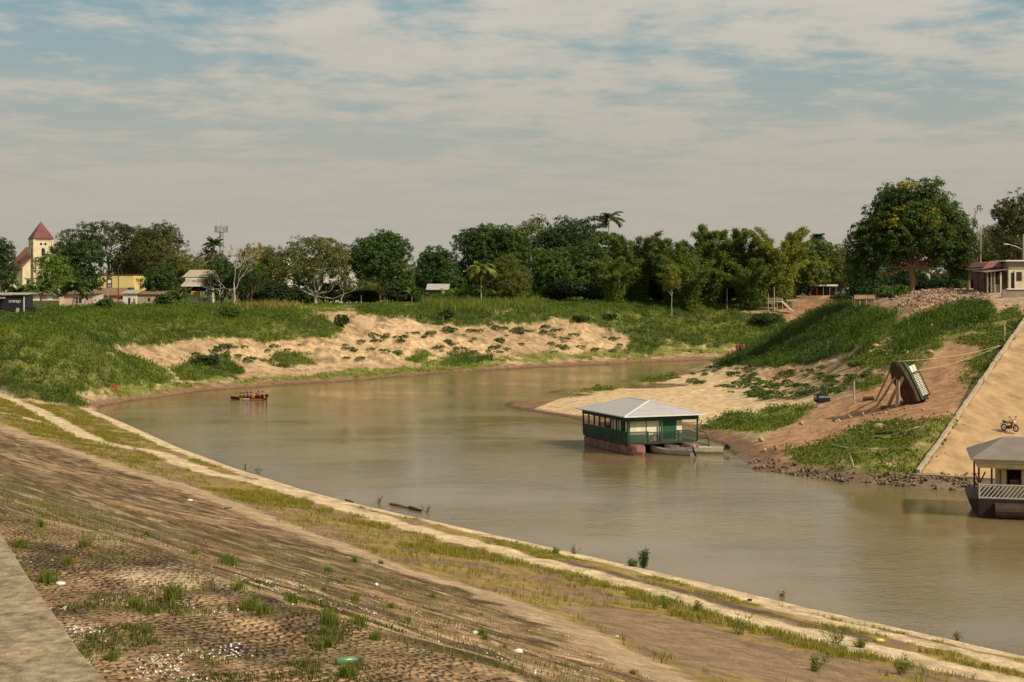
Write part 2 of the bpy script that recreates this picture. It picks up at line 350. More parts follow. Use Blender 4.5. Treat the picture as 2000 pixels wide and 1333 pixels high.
def tag(o, label=None, cat=None, group=None, kind=None):
    for k, v in (('label', label), ('category', cat), ('group', group), ('kind', kind)):
        if v: o[k] = v
    return o
def thing(name, label, cat, loc=(0, 0, 0), rz=0.0, group=None):
    o = bpy.data.objects.new(name, None); COL.objects.link(o); o.empty_display_size = .3
    o.location = loc; o.rotation_euler = (0, 0, rz); return tag(o, label, cat, group)

# ------------------------------------------------------------------ the ground: one sheet, split where the levee ends
C3 = lambda *a: np.array(a)
SAND, SAND2, RED, MUD = C3(.49, .35, .20), C3(.37, .255, .145), C3(.31, .17, .09), C3(.14, .08, .045)
SOIL, GRN, GRN2, DRY = C3(.12, .085, .045), C3(.075, .10, .022), C3(.15, .17, .03), C3(.30, .24, .08)
CONC, PATH, STONE, YGR = C3(.54, .415, .26), C3(.36, .26, .16), C3(.25, .165, .09), C3(.26, .185, .055)
DIRTB = C3(.20, .135, .08)
VEG_TALL = [   # dark tall grass and scrub, outlines in frame pixels
    [(-400, 600), (0, 612), (200, 600), (420, 598), (470, 602), (600, 608), (640, 622), (678, 650), (640, 660), (560, 662), (500, 668), (455, 655), (400, 662), (330, 672), (260, 676), (205, 672), (225, 690), (300, 712), (345, 735), (320, 745), (250, 752), (170, 760), (150, 775), (168, 805), (120, 792), (60, 780), (0, 768), (-400, 740)],
    [(345, 718), (390, 695), (440, 698), (475, 728), (460, 740), (350, 742)], [(505, 705), (540, 685), (590, 692), (625, 712), (560, 716)],
    [(880, 600), (1000, 612), (1090, 595), (1200, 588), (1330, 588), (1440, 598), (1530, 615), (1530, 640), (1490, 672), (1400, 680), (1290, 665), (1280, 690), (1225, 690), (1222, 655), (1150, 630), (1100, 625), (1000, 632), (900, 640), (870, 625)],
    [(700, 600), (880, 598), (900, 625), (860, 640), (800, 622), (700, 614)],
    [(855, 712), (890, 690), (960, 690), (975, 706), (900, 714)], [(800, 702), (815, 682), (840, 690), (838, 706)],
    [(1400, 712), (1440, 694), (1500, 660), (1550, 630), (1600, 604), (1660, 598), (1760, 615), (1700, 690), (1680, 660), (1650, 690), (1600, 708), (1540, 712), (1480, 716)],
    [(1760, 640), (1850, 600), (1930, 590), (1930, 620), (1850, 650), (1770, 690), (1740, 690)],
]
VEG_LIGHT = [  # low, bright green cover
    [(0, 605), (200, 600), (470, 600), (470, 625), (330, 632), (0, 640)], [(170, 770), (160, 752), (260, 748), (330, 738), (480, 742), (600, 730), (760, 716), (990, 705), (985, 715), (760, 735), (600, 742), (380, 752), (230, 778)],
    [(820, 705), (985, 698), (990, 716), (840, 722)], [(1040, 690), (1400, 678), (1460, 660), (1500, 640), (1520, 660), (1420, 688), (1250, 700), (1040, 705)],
    [(990, 690), (1072, 688), (1070, 704), (1000, 706)], [(1260, 650), (1440, 640), (1460, 680), (1280, 690)],
    [(1690, 690), (1720, 640), (1760, 632), (1740, 690), (1790, 690), (1820, 690), (1790, 720), (1700, 720), (1640, 700)],
    [(1780, 680), (1860, 640), (1980, 600), (2000, 620), (1955, 680), (1900, 760), (1880, 740), (1920, 680), (1860, 665), (1800, 700)],
    [(1365, 835), (1440, 808), (1560, 795), (1600, 792), (1590, 806), (1500, 845), (1400, 842)],
    [(1540, 880), (1640, 850), (1700, 830), (1740, 822), (1860, 812), (1870, 830), (1820, 890), (1790, 925), (1700, 925), (1560, 905)],
    [(1660, 760), (1720, 730), (1735, 745), (1690, 770)], [(1080, 770), (1200, 748), (1330, 735), (1320, 742), (1200, 758), (1100, 778)],
]
REDS = [[(1440, 905), (1500, 850), (1600, 800), (1680, 780), (1740, 725), (1800, 720), (1880, 668), (1925, 668), (1910, 740), (1880, 800), (1870, 822), (1750, 830), (1660, 838), (1560, 880), (1500, 905)],
        [(1535, 612), (1560, 590), (1580, 572), (1660, 572), (1640, 590), (1600, 606), (1560, 625)], [(1840, 690), (1920, 668), (1930, 690), (1880, 810), (1810, 780)]]
def anyp(px, py, polys):
    r = np.zeros(px.shape, bool)
    for p in polys: r |= inpoly(px, py, p)
    return r
def wpoly(pts): return [hit(*p)[:2] for p in pts]
STRIPS = {
 'C': wpoly([(-60, 745), (0, 770), (70, 800), (157, 847), (192, 863), (304, 884), (398, 920), (507, 943), (605, 972), (745, 1014), (850, 1042), (955, 1070), (1060, 1098), (1200, 1133), (1370, 1184), (1505, 1217), (1640, 1252), (1775, 1288), (1955, 1325), (2080, 1350)]),
 'D': wpoly([(-60, 815), (0, 832), (47, 853), (145, 884), (253, 920), (326, 940), (435, 980), (535, 1021), (640, 1057), (745, 1097), (850, 1132), (955, 1164), (1060, 1203), (1147, 1240), (1212, 1279), (1280, 1315), (1330, 1340)]),
 'G': wpoly([(-60, 790), (0, 806), (70, 822), (140, 842), (200, 862)]),
 'M': wpoly([(1190, 1099), (1370, 1144), (1550, 1196), (1730, 1238), (1910, 1279), (2060, 1322)]),
 'K': wpoly([(1100, 1096), (1280, 1141), (1460, 1192), (1595, 1224), (1700, 1250)]),
}
BROWN_E = [(1080, 1185), (1235, 1192), (1392, 1224), (1505, 1262), (1662, 1308), (1720, 1345), (1505, 1335), (1325, 1292), (1190, 1236)]
def project(X, Y, Z): return 1000+X/Y*F, YH+(H-Z)/Y*F
def land_masks(X, Y, Z):
    """what grows where: (tall green, low green, red soil) between 0 and 1, with ragged edges"""
    px, py = project(X, Y, Z)
    jx = (fbm(X*.22, Y*.22, 51, 4)-.5)*46; jy = (fbm(X*.22, Y*.22, 77, 4)-.5)*17
    jx2 = (fbm(X*.9, Y*.9, 151, 3)-.5)*16; jy2 = (fbm(X*.9, Y*.9, 177, 3)-.5)*7
    qx = px+jx+jx2; qy = py+jy+jy2
    tall = anyp(qx, qy, VEG_TALL); lite = anyp(qx, qy, VEG_LIGHT); red = anyp(qx, qy, REDS)
    back = (Z > 10.8) & (Y > 262) & (px < 1500)
    tall = tall & ~((px > 1440) & (Y > 330) & (py < 612))
    return tall.astype(float), (lite | back).astype(float), red.astype(float)
def levee_masks(X, Y):
    s, a = levee_s(X, Y); w = (fbm(X*.8, Y*.8, 61, 4)-.5)
    d = {k: polydist(X, Y, v)[0]*1.0 for k, v in STRIPS.items()}
    sg = polydist(X, Y, STRIPS['D']); inl = sg[0]*sg[1]                 # signed: >0 on the upper side of strip D
    ed = w*1.0
    conc = np.maximum(sm(1.45, 1.0, d['C']+ed*1.1), sm(1.0, .7, d['M']+ed*.6))
    conc = np.maximum(conc, sm(.75, .4, d['G']+ed)*(Y > 80)); conc = np.maximum(conc, sm(2.5, 2.1, s+ed*.9))
    path = sm(1.35, .8, d['D']+ed*1.6)
    wet = sm(.62, .35, d['K']+ed*.8)
    return s, a, conc, path, wet, inl

ts = np.concatenate([np.linspace(-1.6, -.41, 40)[:-1], np.linspace(-.41, .41, 660), np.linspace(.41, 1.6, 40)[1:]])
ys = np.concatenate([np.linspace(1.5, 8, 24)[:-1], np.exp(np.linspace(math.log(8), math.log(430), 900)), np.exp(np.linspace(math.log(430), math.log(6000), 40))[1:]])
TT, YY = np.meshgrid(ts, ys); XX = TT*YY
ZZ = ground(XX, YY)
ZZ = np.where(YY > 700, np.minimum(ZZ, 12.0), ZZ)
nr, nc = XX.shape
xf, yf, zf = XX.ravel(), YY.ravel(), ZZ.ravel()
tall, lite, red = land_masks(xf, yf, zf)
n_a = fbm(xf*.12, yf*.12, 5, 4); n_b = fbm(xf*.6, yf*.6, 15, 4); n_c = fbm(xf*2.1, yf*2.1, 25, 3); n_d = fbm(xf*.35, yf*1.1, 26, 4)
mix = lambda a, b, t: a*(1-t[:, None])+b*t[:, None]
col = mix(np.tile(SAND2, (len(xf), 1)), SAND, sm(.35, .65, n_a))
col = mix(col, RED, sm(.50, .72, .6*n_b+.4*n_a)*.55*(xf < 62))
col = mix(col, C3(.20, .13, .075), sm(.55, .68, n_d)*.75); col = mix(col, C3(.17, .13, .05), sm(.6, .72, n_b)*sm(.45, .55, n_c)*.7)
right = ((xf > 25) & (yf < 262)) | (xf > 62)
col = mix(col, RED*1.1, red*(.75+.25*sm(.3, .6, n_b)))
col = mix(col, RED*1.0, right*sm(2.0, 4.0, zf)*.5)
pxf, pyf = project(xf, yf, np.maximum(zf, .0))
mud = sm(.95, .45, zf+(n_b-.5)*.9)
col = mix(col, MUD*1.25, mud*(.8+.2*n_c)); col = mix(col, MUD*.8, sm(.22, .05, zf))
# the sand tongue reaching out to the house boat is wet at its tip only
bank = inpoly(pxf, pyf, [(1040, 800), (1120, 768), (1330, 735), (1400, 715), (1500, 740), (1560, 790), (1380, 830), (1240, 812), (1130, 812)])
col = mix(col, SAND*1.05, (bank & (zf > .12)).astype(float)*sm(.06, .3, zf+(n_b-.5)*.12))
col = mix(col, GRN2*.9, lite*sm(.22, .5, n_b)*.85); col = mix(col, SOIL*.8, tall*.9)
gl = mix(np.tile(GRN, (len(xf), 1)), GRN2, sm(.3, .7, n_a))
col = mix(col, gl, tall*.7); far_f = ((yf > 335) & (zf > 10.5)).astype(float); col = mix(col, SOIL, far_f*.6*sm(.4, .6, n_b)); col = mix(col, GRN*.8, (yf > 440).astype(float))
pl = ((xf > 40) & (zf > 13.2) & (yf < 262)).astype(float); col = mix(col, C3(.34, .25, .16), pl*.8)
rock = inpoly(pxf, pyf, [(1440, 885), (1560, 915), (1800, 925), (2010, 925), (2010, 975), (1700, 955), (1440, 915)]).astype(float); col = mix(col, C3(.19, .13, .085), rock*.8)
# levee colours
lm = levee_mask(xf, yf); S, AL, conc, path, wet, inl = levee_masks(xf, yf)
S0, AL0 = S, AL; lc = mix(np.tile(STONE*1.05, (len(xf), 1)), STONE*1.7, sm(.4, .7, n_a)); lc = mix(lc, STONE*.7, sm(.5, .7, fbm(xf*.25, yf*.7, 91, 4)))
pale = sm(.52, .66, fbm(AL0*.5, S0*1.2, 95, 5)); lc = mix(lc, CONC*.95, pale*.55*(S0 > 16)); lc = mix(lc, STONE*.42, sm(.52, .66, fbm(AL0*.7, S0*1.9, 96, 5))*.8); lc = lc*(.7+.6*fbm(AL0*2.6, S0*4.5, 97, 3))[:, None]
low_ = (inl < 0).astype(float)
yg = mix(np.tile(YGR*.95, (len(xf), 1)), DIRTB, sm(.4, .62, n_b)); lc = mix(lc, yg, low_*.95)
lc = mix(lc, DIRTB*1.15, inpoly(pxf, pyf, BROWN_E).astype(float)*.95)
lc = mix(lc, PATH*(1.0), path*.9); lc = mix(lc, CONC, conc*(.72+.28*sm(.3, .6, n_c))); lc = mix(lc, MUD*.55+.03, wet*.92)
lc = mix(lc, SOIL*.7, sm(.02, -.1, zf)); lc = mix(lc, CONC*.5, sm(.16, .05, zf)*.7)
cob = (1-np.maximum(np.maximum(conc, path*.85), wet))*(inl > 0)*(1-inpoly(pxf, pyf, BROWN_E).astype(float)*.9)*(S > 8)
col = mix(col, lc, lm)
idx = np.arange(nr*nc).reshape(nr, nc)
Q = np.stack([idx[:-1, :-1], idx[:-1, 1:], idx[1:, 1:], idx[1:, :-1]], -1).reshape(-1, 4)
isl = (lm[Q].mean(1) > .5)
V0 = np.stack([xf, yf, zf], 1)
def submesh(name, sel, mat, attrs):
    q = Q[sel]; u, inv = np.unique(q, return_inverse=True)
    me = npmesh(name, V0[u], inv.reshape(-1, 4), mat, col[u], [(a, t, arr[u]) for a, t, arr in attrs], smooth=True)
    return tag(link(name, me), kind='structure')
submesh('levee', isl, terrmat('levee_paving', True), [('lv', 'FLOAT_VECTOR', np.stack([AL, S, 0*S], 1)), ('cob', 'FLOAT', cob)])
submesh('river_bank', ~isl, terrmat('bank_soil'), [])
# water
wx = np.linspace(-160, 220, 2); me = npmesh('river', np.array([[-220, 5, 0], [300, 5, 0], [300, 420, 0], [-220, 420, 0]]), np.array([[0, 1, 2, 3]]), watermat())
tag(link('river', me), kind='structure')

# ------------------------------------------------------------------ plants
LEAF = leafmat('leaves', gain=(1.25, 1.36, 1.0)); GRASS = leafmat('grass_blades', .35, .6, (1.35, 1.48, .95))
BARK = pm('bark', (.13, .095, .065), .35, 2.5, .9, .4, stretch=(1, 1, .25)); PALEBARK = pm('pale_bark', (.42, .37, .30), .3, 2.0, .85, .3, stretch=(1, 1, .3))
BROWNBARK = pm('brown_bark', (.26, .15, .08), .3, 2.0, .85, .3, stretch=(1, 1, .3))
def rs(seed): return np.random.default_rng(seed)
def unit(v): return v/np.maximum(np.linalg.norm(v, axis=-1, keepdims=True), 1e-9)
def diamonds(c, nrm, ln, asp, rng, axis=None):
    """leaf-shaped quads at c, facing nrm; axis fixes the direction of the blade"""
    n = unit(nrm); r = rng.normal(size=c.shape) if axis is None else axis
    t = unit(r-n*(r*n).sum(-1, keepdims=True)); b = np.cross(n, t)
    l = ln[:, None]*.5; w = l*asp
    V = np.stack([c-t*l, c+b*w+t*l*.1, c+t*l, c-b*w+t*l*.1], 1).reshape(-1, 3)
    return V, np.arange(len(V)).reshape(-1, 4)
def join(parts):
    Vs, Fs, Cs, o = [], [], [], 0
    for V, Fc, C in parts:
        Vs.append(V); Fs.append(Fc+o); Cs.append(C); o += len(V)
    return np.concatenate(Vs), np.concatenate(Fs), np.concatenate(Cs)
def sph(n, rng, zmin=-1.0):
    z = rng.uniform(zmin, 1, n); a = rng.uniform(0, 2*math.pi, n); r = np.sqrt(1-z*z)
    return np.stack([r*np.cos(a), r*np.sin(a), z], 1)
def crown(lobes, nclump, per, leaf, cr, colA, colB, seed, asp=.55, zmin=-.55, fill=.25, up=.35, gapn=0.0):
    rng = rs(seed); lob = np.array(lobes, float)
    ar = (lob[:, 3]*lob[:, 4]+lob[:, 3]*lob[:, 5]+lob[:, 4]*lob[:, 5]); li = rng.choice(len(lob), nclump*2, p=ar/ar.sum())
    d = sph(nclump*2, rng, zmin); rr = rng.uniform(.72, 1.14, nclump*2)*(.9+.35*vnoise(d[:, 0]*2.3+li*3.1+seed, d[:, 2]*2.3+d[:, 1]))
    C = lob[li, :3]+d*lob[li, 3:]*rr[:, None]
    deep = np.zeros(len(C), bool)
    for k, l in enumerate(lob):
        q = (((C-l[:3])/l[3:])**2).sum(1); deep |= (q < .5) & (li != k)
    keep = ~deep
    if gapn: keep &= rng.random(len(C)) > gapn
    C, d, li = C[keep][:nclump], d[keep][:nclump], li[keep][:nclump]; n = len(C)
    nr_ = unit(d/lob[li, 3:]); mixf = rng.random(n)
    g = vnoise(C[:, 0]*.35+seed, C[:, 2]*.35)                     # broad lighter and darker colour patches from noise
    mixf = np.clip(.5*mixf+.9*(g-.5)+.25, 0, 1)
    dd = unit(np.repeat(nr_, per, 0)+rng.normal(size=(n*per, 3))*.75+np.array((0, 0, .25)))
    size = cr*rng.uniform(.7, 1.3, n)
    P = np.repeat(C, per, 0)+dd*np.repeat(size, per)[:, None]*rng.uniform(.45, 1.0, (n*per, 1))*np.array((1, 1, .8))
    nv = unit(dd*.8+rng.normal(size=P.shape)*.55+np.array((0, 0, up)))
    ln = leaf*rng.uniform(.7, 1.35, n*per)
    V, Fc = diamonds(P, nv, ln, asp, rng)
    a, b = np.array(colA), np.array(colB)
    m = np.clip(np.repeat(mixf, per)+rng.normal(size=n*per)*.16, 0, 1)[:, None]
    cc = (a*(1-m)+b*m)*rng.uniform(.8, 1.2, (n*per, 1)); parts = [(V, Fc, np.repeat(cc, 4, 0))]
    if fill:
        nf = int(n*per*fill*.35); li = rng.choice(len(lob), nf, p=ar/ar.sum())
        P = lob[li, :3]+sph(nf, rng, -.7)*lob[li, 3:]*rng.uniform(.35, .8, (nf, 1))
        V, Fc = diamonds(P, sph(nf, rng), np.full(nf, leaf*1.9), .8, rng)
        m = rng.random((nf, 1)); parts.append((V, Fc, np.repeat((a*(1-m)+b*m)*.9, 4, 0)))
    return join(parts)
def tube(pts, rad, sides=6):
    pts = np.array(pts, float); n = len(pts); rad = np.broadcast_to(np.array(rad, float), (n,))
    T = unit(np.gradient(pts, axis=0)); up = np.where(np.abs(T[:, 2:3]) > .9, np.array([[1., 0, 0]]), np.array([[0, 0, 1.]]))
    u = unit(np.cross(up, T)); v = np.cross(T, u); a = np.arange(sides)*2*math.pi/sides
    V = pts[:, None]+rad[:, None, None]*(u[:, None]*np.cos(a)[None, :, None]+v[:, None]*np.sin(a)[None, :, None])
    i = np.arange(n*sides).reshape(n, sides)
    Fc = np.stack([i[:-1], np.roll(i, -1, 1)[:-1], np.roll(i, -1, 1)[1:], i[1:]], -1).reshape(-1, 4)
    return V.reshape(-1, 3), Fc
def tubes(lst, sides=6):
    return join([(V, Fc, np.zeros((len(V), 3))) for V, Fc in (tube(p, r, sides) for p, r in lst)])
def wiggle(a, b, n, amp, rng, sag=0.0):
    a, b = np.array(a, float), np.array(b, float); t = np.linspace(0, 1, n)[:, None]
    p = a+(b-a)*t; j = rng.normal(size=(n, 3))*amp; j[0] = 0; j[-1] = 0
    p = p+j; p[:, 2] += sag*np.sin(math.pi*t[:, 0]); return p
def trunk_mesh(name, lobes, r0, fork, seed, mat, lean=0.0, sides=7):
    rng = rs(seed); lst = []; top = np.array((lean, 0, fork))
    lst.append((wiggle((0, 0, -.6), top, 6, r0*.25, rng), np.linspace(r0*1.35, r0*.8, 6)))
    for l in lobes:
        e = np.array(l[:3]); lst.append((wiggle(top-np.array((0, 0, r0*.6)), e, 6, .18, rng, sag=-.12*np.linalg.norm(e-top)), np.linspace(r0*.62, r0*.16, 6)))
        for _ in range(3):
            q = e+sph(1, rng, -.3)[0]*np.array(l[3:])*.7; m = top+(e-top)*rng.uniform(.45, .8)
            lst.append((wiggle(m, q, 5, .12, rng), np.linspace(r0*.25, r0*.06, 5)))
    V, Fc, _ = tubes(lst, sides); return npmesh(name, V, Fc, mat, smooth=True)
def autolobes(w, h, base, n, seed, flat=1.0):
    """lobes of a crown w wide whose top is h above the ground and whose bottom is at base"""
    rng = rs(seed); ch = h-base; L_ = [(0, 0, base+ch*.48, w*.36, w*.36, ch*.46)]
    for i in range(n):
        a = 2*math.pi*(i+rng.uniform(-.3, .3))/n; f = rng.uniform(.18, .36)*w; q = rng.uniform(.13, .25)*w; z = base+ch*rng.uniform(.18, .82); rz_ = min(q*rng.uniform(.8, 1.1)*flat, ch*.3)
        L_.append((f*math.cos(a), f*math.sin(a)*.9, min(z, h-rz_), q, q, rz_))
    q = w*.2; L_.append((rng.uniform(-.1, .1)*w, 0, h-ch*.2, q, q, ch*.2)); return L_
def scale_at(Y): return F/Y
def tree(px, top, width, Y, label, colA, colB, seed, cat='tree', base=.22, n=7, leaf=.5, cr=.9, dens=1.0, trunk=.3, fork=None, mat=None, lobes=None, name='tree', flat=1.0, fill=.25, gapn=0.0, asp=.55, group=None, zmin=-.55, per=30, up=.35):
    x, y, z = at(px, Y); leaf *= .84; h = H-(top-YH)/F*Y-z; w = width/F*Y
    L_ = lobes(w, h) if lobes else autolobes(w, h, base*h, n, seed, flat)
    t = thing(name, label, cat, (x, y, z), 0, group)
    area = sum(l[3]*l[4]+l[3]*l[5]+l[4]*l[5] for l in L_)
    nc_ = int(max(30, area*2.0*dens/(cr*cr)))
    V, Fc, C = crown(L_, nc_, per, leaf, cr, colA, colB, seed, fill=fill, gapn=gapn, asp=asp, zmin=zmin, up=up)
    link('crown', npmesh('crown', V, Fc, LEAF, C), t)
    link('trunk', trunk_mesh('trunk', L_, trunk, fork if fork else max(h*base*.9, .8), seed+1, mat or BARK), t)
    return t
DK, MD, LT = (.022, .042, .012), (.045, .075, .016), (.085, .125, .022)
OL, OL2, YL, BRN, RUST = (.06, .068, .02), (.11, .105, .028), (.22, .20, .03), (.14, .095, .045), (.22, .10, .035)
def bare_mesh(h, r, seed, depth=4, spread=.55, first=.35, nchild=3):
    rng = rs(seed); lst = []
    def rec(p, d, ln, r_, k):
        e = p+d*ln; lst.append((wiggle(p, e, 4, ln*.04, rng), np.linspace(r_, r_*.62, 4)))
        if k == 0: return
        for _ in range(nchild if k > 1 else 2):
            q = unit((d+rng.normal(size=3)*spread+np.array((0, 0, .12)))[None])[0]; rec(p+d*ln*rng.uniform(.6, 1), q, ln*rng.uniform(.55, .8), r_*.55, k-1)
    rec(np.array((0, 0, -.4)), np.array((0, 0, 1.)), h*first, r, depth)
    V, Fc, _ = tubes(lst, 5); z = V[:, 2].max(); V[:, 2] *= h/z; return V, Fc
def bare_tree(px, top, Y, label, seed, r=.16, depth=4, mat=None, leafy=0, spread=.5, first=.4, colA=OL, colB=OL2):
    x, y, z = at(px, Y); h = H-(top-YH)/F*Y-z; t = thing('bare_tree', label, 'tree', (x, y, z))
    V, Fc = bare_mesh(h, r, seed, depth, spread, first); link('trunk', npmesh('trunk', V, Fc, mat or PALEBARK, smooth=True), t)
    if leafy:
        rng = rs(seed+5); tips = V[(V[:, 2] > h*.6)]; c = tips[rng.choice(len(tips), leafy)]
        P = np.repeat(c, 14, 0)+rng.normal(size=(leafy*14, 3))*.35; Vl, Fl = diamonds(P, sph(len(P), rng), np.full(len(P), .4), .55, rng)
        m = rng.random((len(P), 1)); link('crown', npmesh('crown', Vl, Fl, LEAF, np.repeat(np.array(colA)*(1-m)+np.array(colB)*m, 4, 0)), t)
    return t
def frond(rng, ln, el, az, droop, leaflet, ns=30):
    """one palm frond: an arching rib and its two rows of hanging leaflets"""
    t = np.linspace(0, 1, ns); ang = el-droop*t**1.3; ds = ln/(ns-1)
    r_ = np.concatenate([[0], np.cumsum(np.cos(ang[:-1])*ds)]); z = np.concatenate([[0], np.cumsum(np.sin(ang[:-1])*ds)])
    ca, sa = math.cos(az), math.sin(az); rib = np.stack([r_*ca, r_*sa, z], 1); T = np.stack([np.cos(ang)*ca, np.cos(ang)*sa, np.sin(ang)], 1); side = np.array((-sa, ca, 0))
    Vs = []
    for s in (-1, 1):
        l = leaflet*np.sin(np.clip(t*.93+.07, 0, 1)*math.pi)**.6; k = t > .12
        d = unit(side*s*.75+T*.55+np.array((0, 0, -.45))+rng.normal(size=(ns, 3))*.12); w = T*.11*ln/3.5
        a = rib; b = rib+d*l[:, None]; q = np.stack([a-w, a+w, b+w*.25, b-w*.25], 1)[k]; Vs.append(q.reshape(-1, 3))
    V = np.concatenate(Vs); return V, np.arange(len(V)).reshape(-1, 4)
def palm(px, top_c, Y, label, seed, ln=3.4, nf=26, lean=0.0, colA=(.03, .05, .012), colB=(.10, .125, .024), trunk_r=.13, leaflet=.85, droop=1.5, up=(.15, 1.45), name='coconut_palm', z=None, wind=0.0, nuts=False):
    x, y, z0 = at(px, Y); h = H-(top_c-YH)/F*Y-z0; t = thing(name, label, 'palm tree', (x, y, z0)); rng = rs(seed); parts = []
    top = np.array((lean, 0, h))
    for i in range(nf):
        el = rng.uniform(*up); az = i*2.399+rng.uniform(-.3, .3)
        V, Fc = frond(rng, ln*rng.uniform(.8, 1.1), el, az, droop*rng.uniform(.75, 1.2), leaflet)
        if wind: V[:, 0] += wind*(np.hypot(V[:, 0], V[:, 1])/ln)**2
        m = rng.random(); parts.append((V+top, Fc, np.tile((np.array(colA)*(1-m)+np.array(colB)*m), (len(V), 1))))
    V, Fc, C = join(parts); link('crown', npmesh('crown', V, Fc, LEAF, C), t)
    V, Fc = tube(wiggle((0, 0, -.4), top, 7, .03, rng), np.linspace(trunk_r*1.35, trunk_r, 7), 7); link('trunk', npmesh('trunk', V, Fc, PALEBARK, smooth=True), t)
    if nuts:
        pr = []
        for i in range(9):
            a = i*2.4; V, Fc = tube([top+np.array((.28*math.cos(a), .28*math.sin(a), -.1-.35*rng.random()+dz)) for dz in (.14, .08, -.08, -.14)], [.03, .12, .12, .03], 6); pr.append((V, Fc, np.zeros((len(V), 3))))
        V, Fc, _ = join(pr); link('coconuts', npmesh('coconuts', V, Fc, BROWNBARK), t)
    return t
def bamboo(px, top, width, Y, label, seed, nculm=26, colA=(.05, .075, .014), colB=(.13, .15, .03), culm=(.30, .26, .07), dens=1.0):
    x, y, z = at(px, Y); h = H-(top-YH)/F*Y-z; w = width/F*Y; t = thing('bamboo_clump', label, 'bamboo', (x, y, z)); rng = rs(seed); lst = []; Ps = []; Ds = []; ms = []
    for i in range(nculm):
        a = rng.uniform(0, 2*math.pi); r0 = rng.uniform(0, .12)*w; out = rng.uniform(.1, .5)*w; hh = h*rng.uniform(.55, 1.02)
        b = np.array((r0*math.cos(a), r0*math.sin(a)*.7, -.3)); s = np.linspace(0, 1, 9)[:, None]
        p = b+np.concatenate([math.cos(a)*out*s**2.3, math.sin(a)*out*.7*s**2.3, hh*(s*1.25-.27*s**4.0)], 1); lst.append((p, np.linspace(.07, .015, 9)))
        k = int(40*dens*hh/12*3.2); q = rng.uniform(.03, 1, k); q = q**.8; idx = q*8; i0 = np.minimum(idx.astype(int), 7); f = (idx-i0)[:, None]
        c = p[i0]*(1-f)+p[i0+1]*f; ar_ = rng.uniform(0, 6.28, k); rr = rng.uniform(.2, 1.25, k)*(1.25-.75*q)
        c = c+np.stack([np.cos(ar_)*rr, np.sin(ar_)*rr, -rr*.25], 1); Ps.append(np.repeat(c, 11, 0)); ms.append(np.repeat(rng.random(k)*.6+.4*rng.random(), 11))
    P = np.concatenate(Ps); m = np.concatenate(ms); P = P+rng.normal(size=P.shape)*np.array((.34, .34, .26)); ax = unit(rng.normal(size=P.shape)*.6+np.array((0, 0, -.7)))
    V, Fc = diamonds(P, unit(rng.normal(size=P.shape)+np.array((0, -.3, .6))), rng.uniform(.4, .75, len(P)), .28, rng, ax); m = np.clip(m+rng.normal(size=len(m))*.15, 0, 1)[:, None]
    link('crown', npmesh('crown', V, Fc, LEAF, np.repeat(np.array(colA)*(1-m)+np.array(colB)*m, 4, 0)), t)
    V, Fc, _ = tubes(lst, 5); link('culms', npmesh('culms', V, Fc, pm('bamboo_culm', culm, .25, 2, .5, .05)), t); return t
def banana(px, Y, label, seed, h=3.2, nl=9, z=None, group=None):
    x, y, z = at(px, Y); t = thing('banana_plant', label, 'banana plant', (x, y, z), 0, group); rng = rs(seed); parts = []; st = h*.42
    for i in range(nl):
        az = i*2.4+rng.uniform(-.4, .4); ln = h*rng.uniform(.55, .75); el = rng.uniform(.75, 1.4); s = np.linspace(0, 1, 7); ang = el-1.5*s**1.4
        r_ = np.concatenate([[0], np.cumsum(np.cos(ang[:-1]))])*ln/6; zz = np.concatenate([[0], np.cumsum(np.sin(ang[:-1]))])*ln/6+st
        c = np.stack([r_*math.cos(az), r_*math.sin(az), zz], 1); sd = np.array((-math.sin(az), math.cos(az), 0)); w = (.34*np.sin(np.clip(s*.95+.05, 0, 1)*math.pi)**.5)[:, None]*h/3.2
        V = np.stack([c+sd*w+np.array((0, 0, .08)), c, c-sd*w+np.array((0, 0, .08))], 1).reshape(-1, 3); i_ = np.arange(21).reshape(7, 3)
        Fc = np.concatenate([np.stack([i_[:-1, k], i_[:-1, k+1], i_[1:, k+1], i_[1:, k]], -1) for k in (0, 1)]); m = rng.random(); parts.append((V, Fc, np.tile(np.array(MD)*(1-m)+np.array((.16, .20, .045))*m, (21, 1))))
    V, Fc, C = join(parts); link('leaves', npmesh('leaves', V, Fc, LEAF, C), t)
    V, Fc = tube([(0, 0, -.3), (.03, 0, st*.5), (0, 0, st+.05)], [.16, .13, .08], 7); link('stem', npmesh('stem', V, Fc, pm('banana_stem', (.16, .15, .06), .3, 4, .8)), t); return t
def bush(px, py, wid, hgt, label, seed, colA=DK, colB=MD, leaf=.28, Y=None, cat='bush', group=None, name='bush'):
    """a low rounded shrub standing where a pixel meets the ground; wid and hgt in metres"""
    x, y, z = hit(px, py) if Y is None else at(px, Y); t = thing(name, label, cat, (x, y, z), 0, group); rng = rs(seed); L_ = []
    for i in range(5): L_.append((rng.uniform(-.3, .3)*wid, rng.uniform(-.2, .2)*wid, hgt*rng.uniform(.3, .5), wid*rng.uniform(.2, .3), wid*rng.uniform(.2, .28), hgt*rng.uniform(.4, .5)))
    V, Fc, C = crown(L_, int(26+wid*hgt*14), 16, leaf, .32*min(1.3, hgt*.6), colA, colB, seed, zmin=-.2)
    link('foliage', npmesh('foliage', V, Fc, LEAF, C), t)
    V, Fc, _ = tubes([(wiggle((0, 0, -.2), l[:3], 4, .03, rng), np.linspace(.05, .015, 4)) for l in L_], 5); link('stems', npmesh('stems', V, Fc, BARK), t); return t
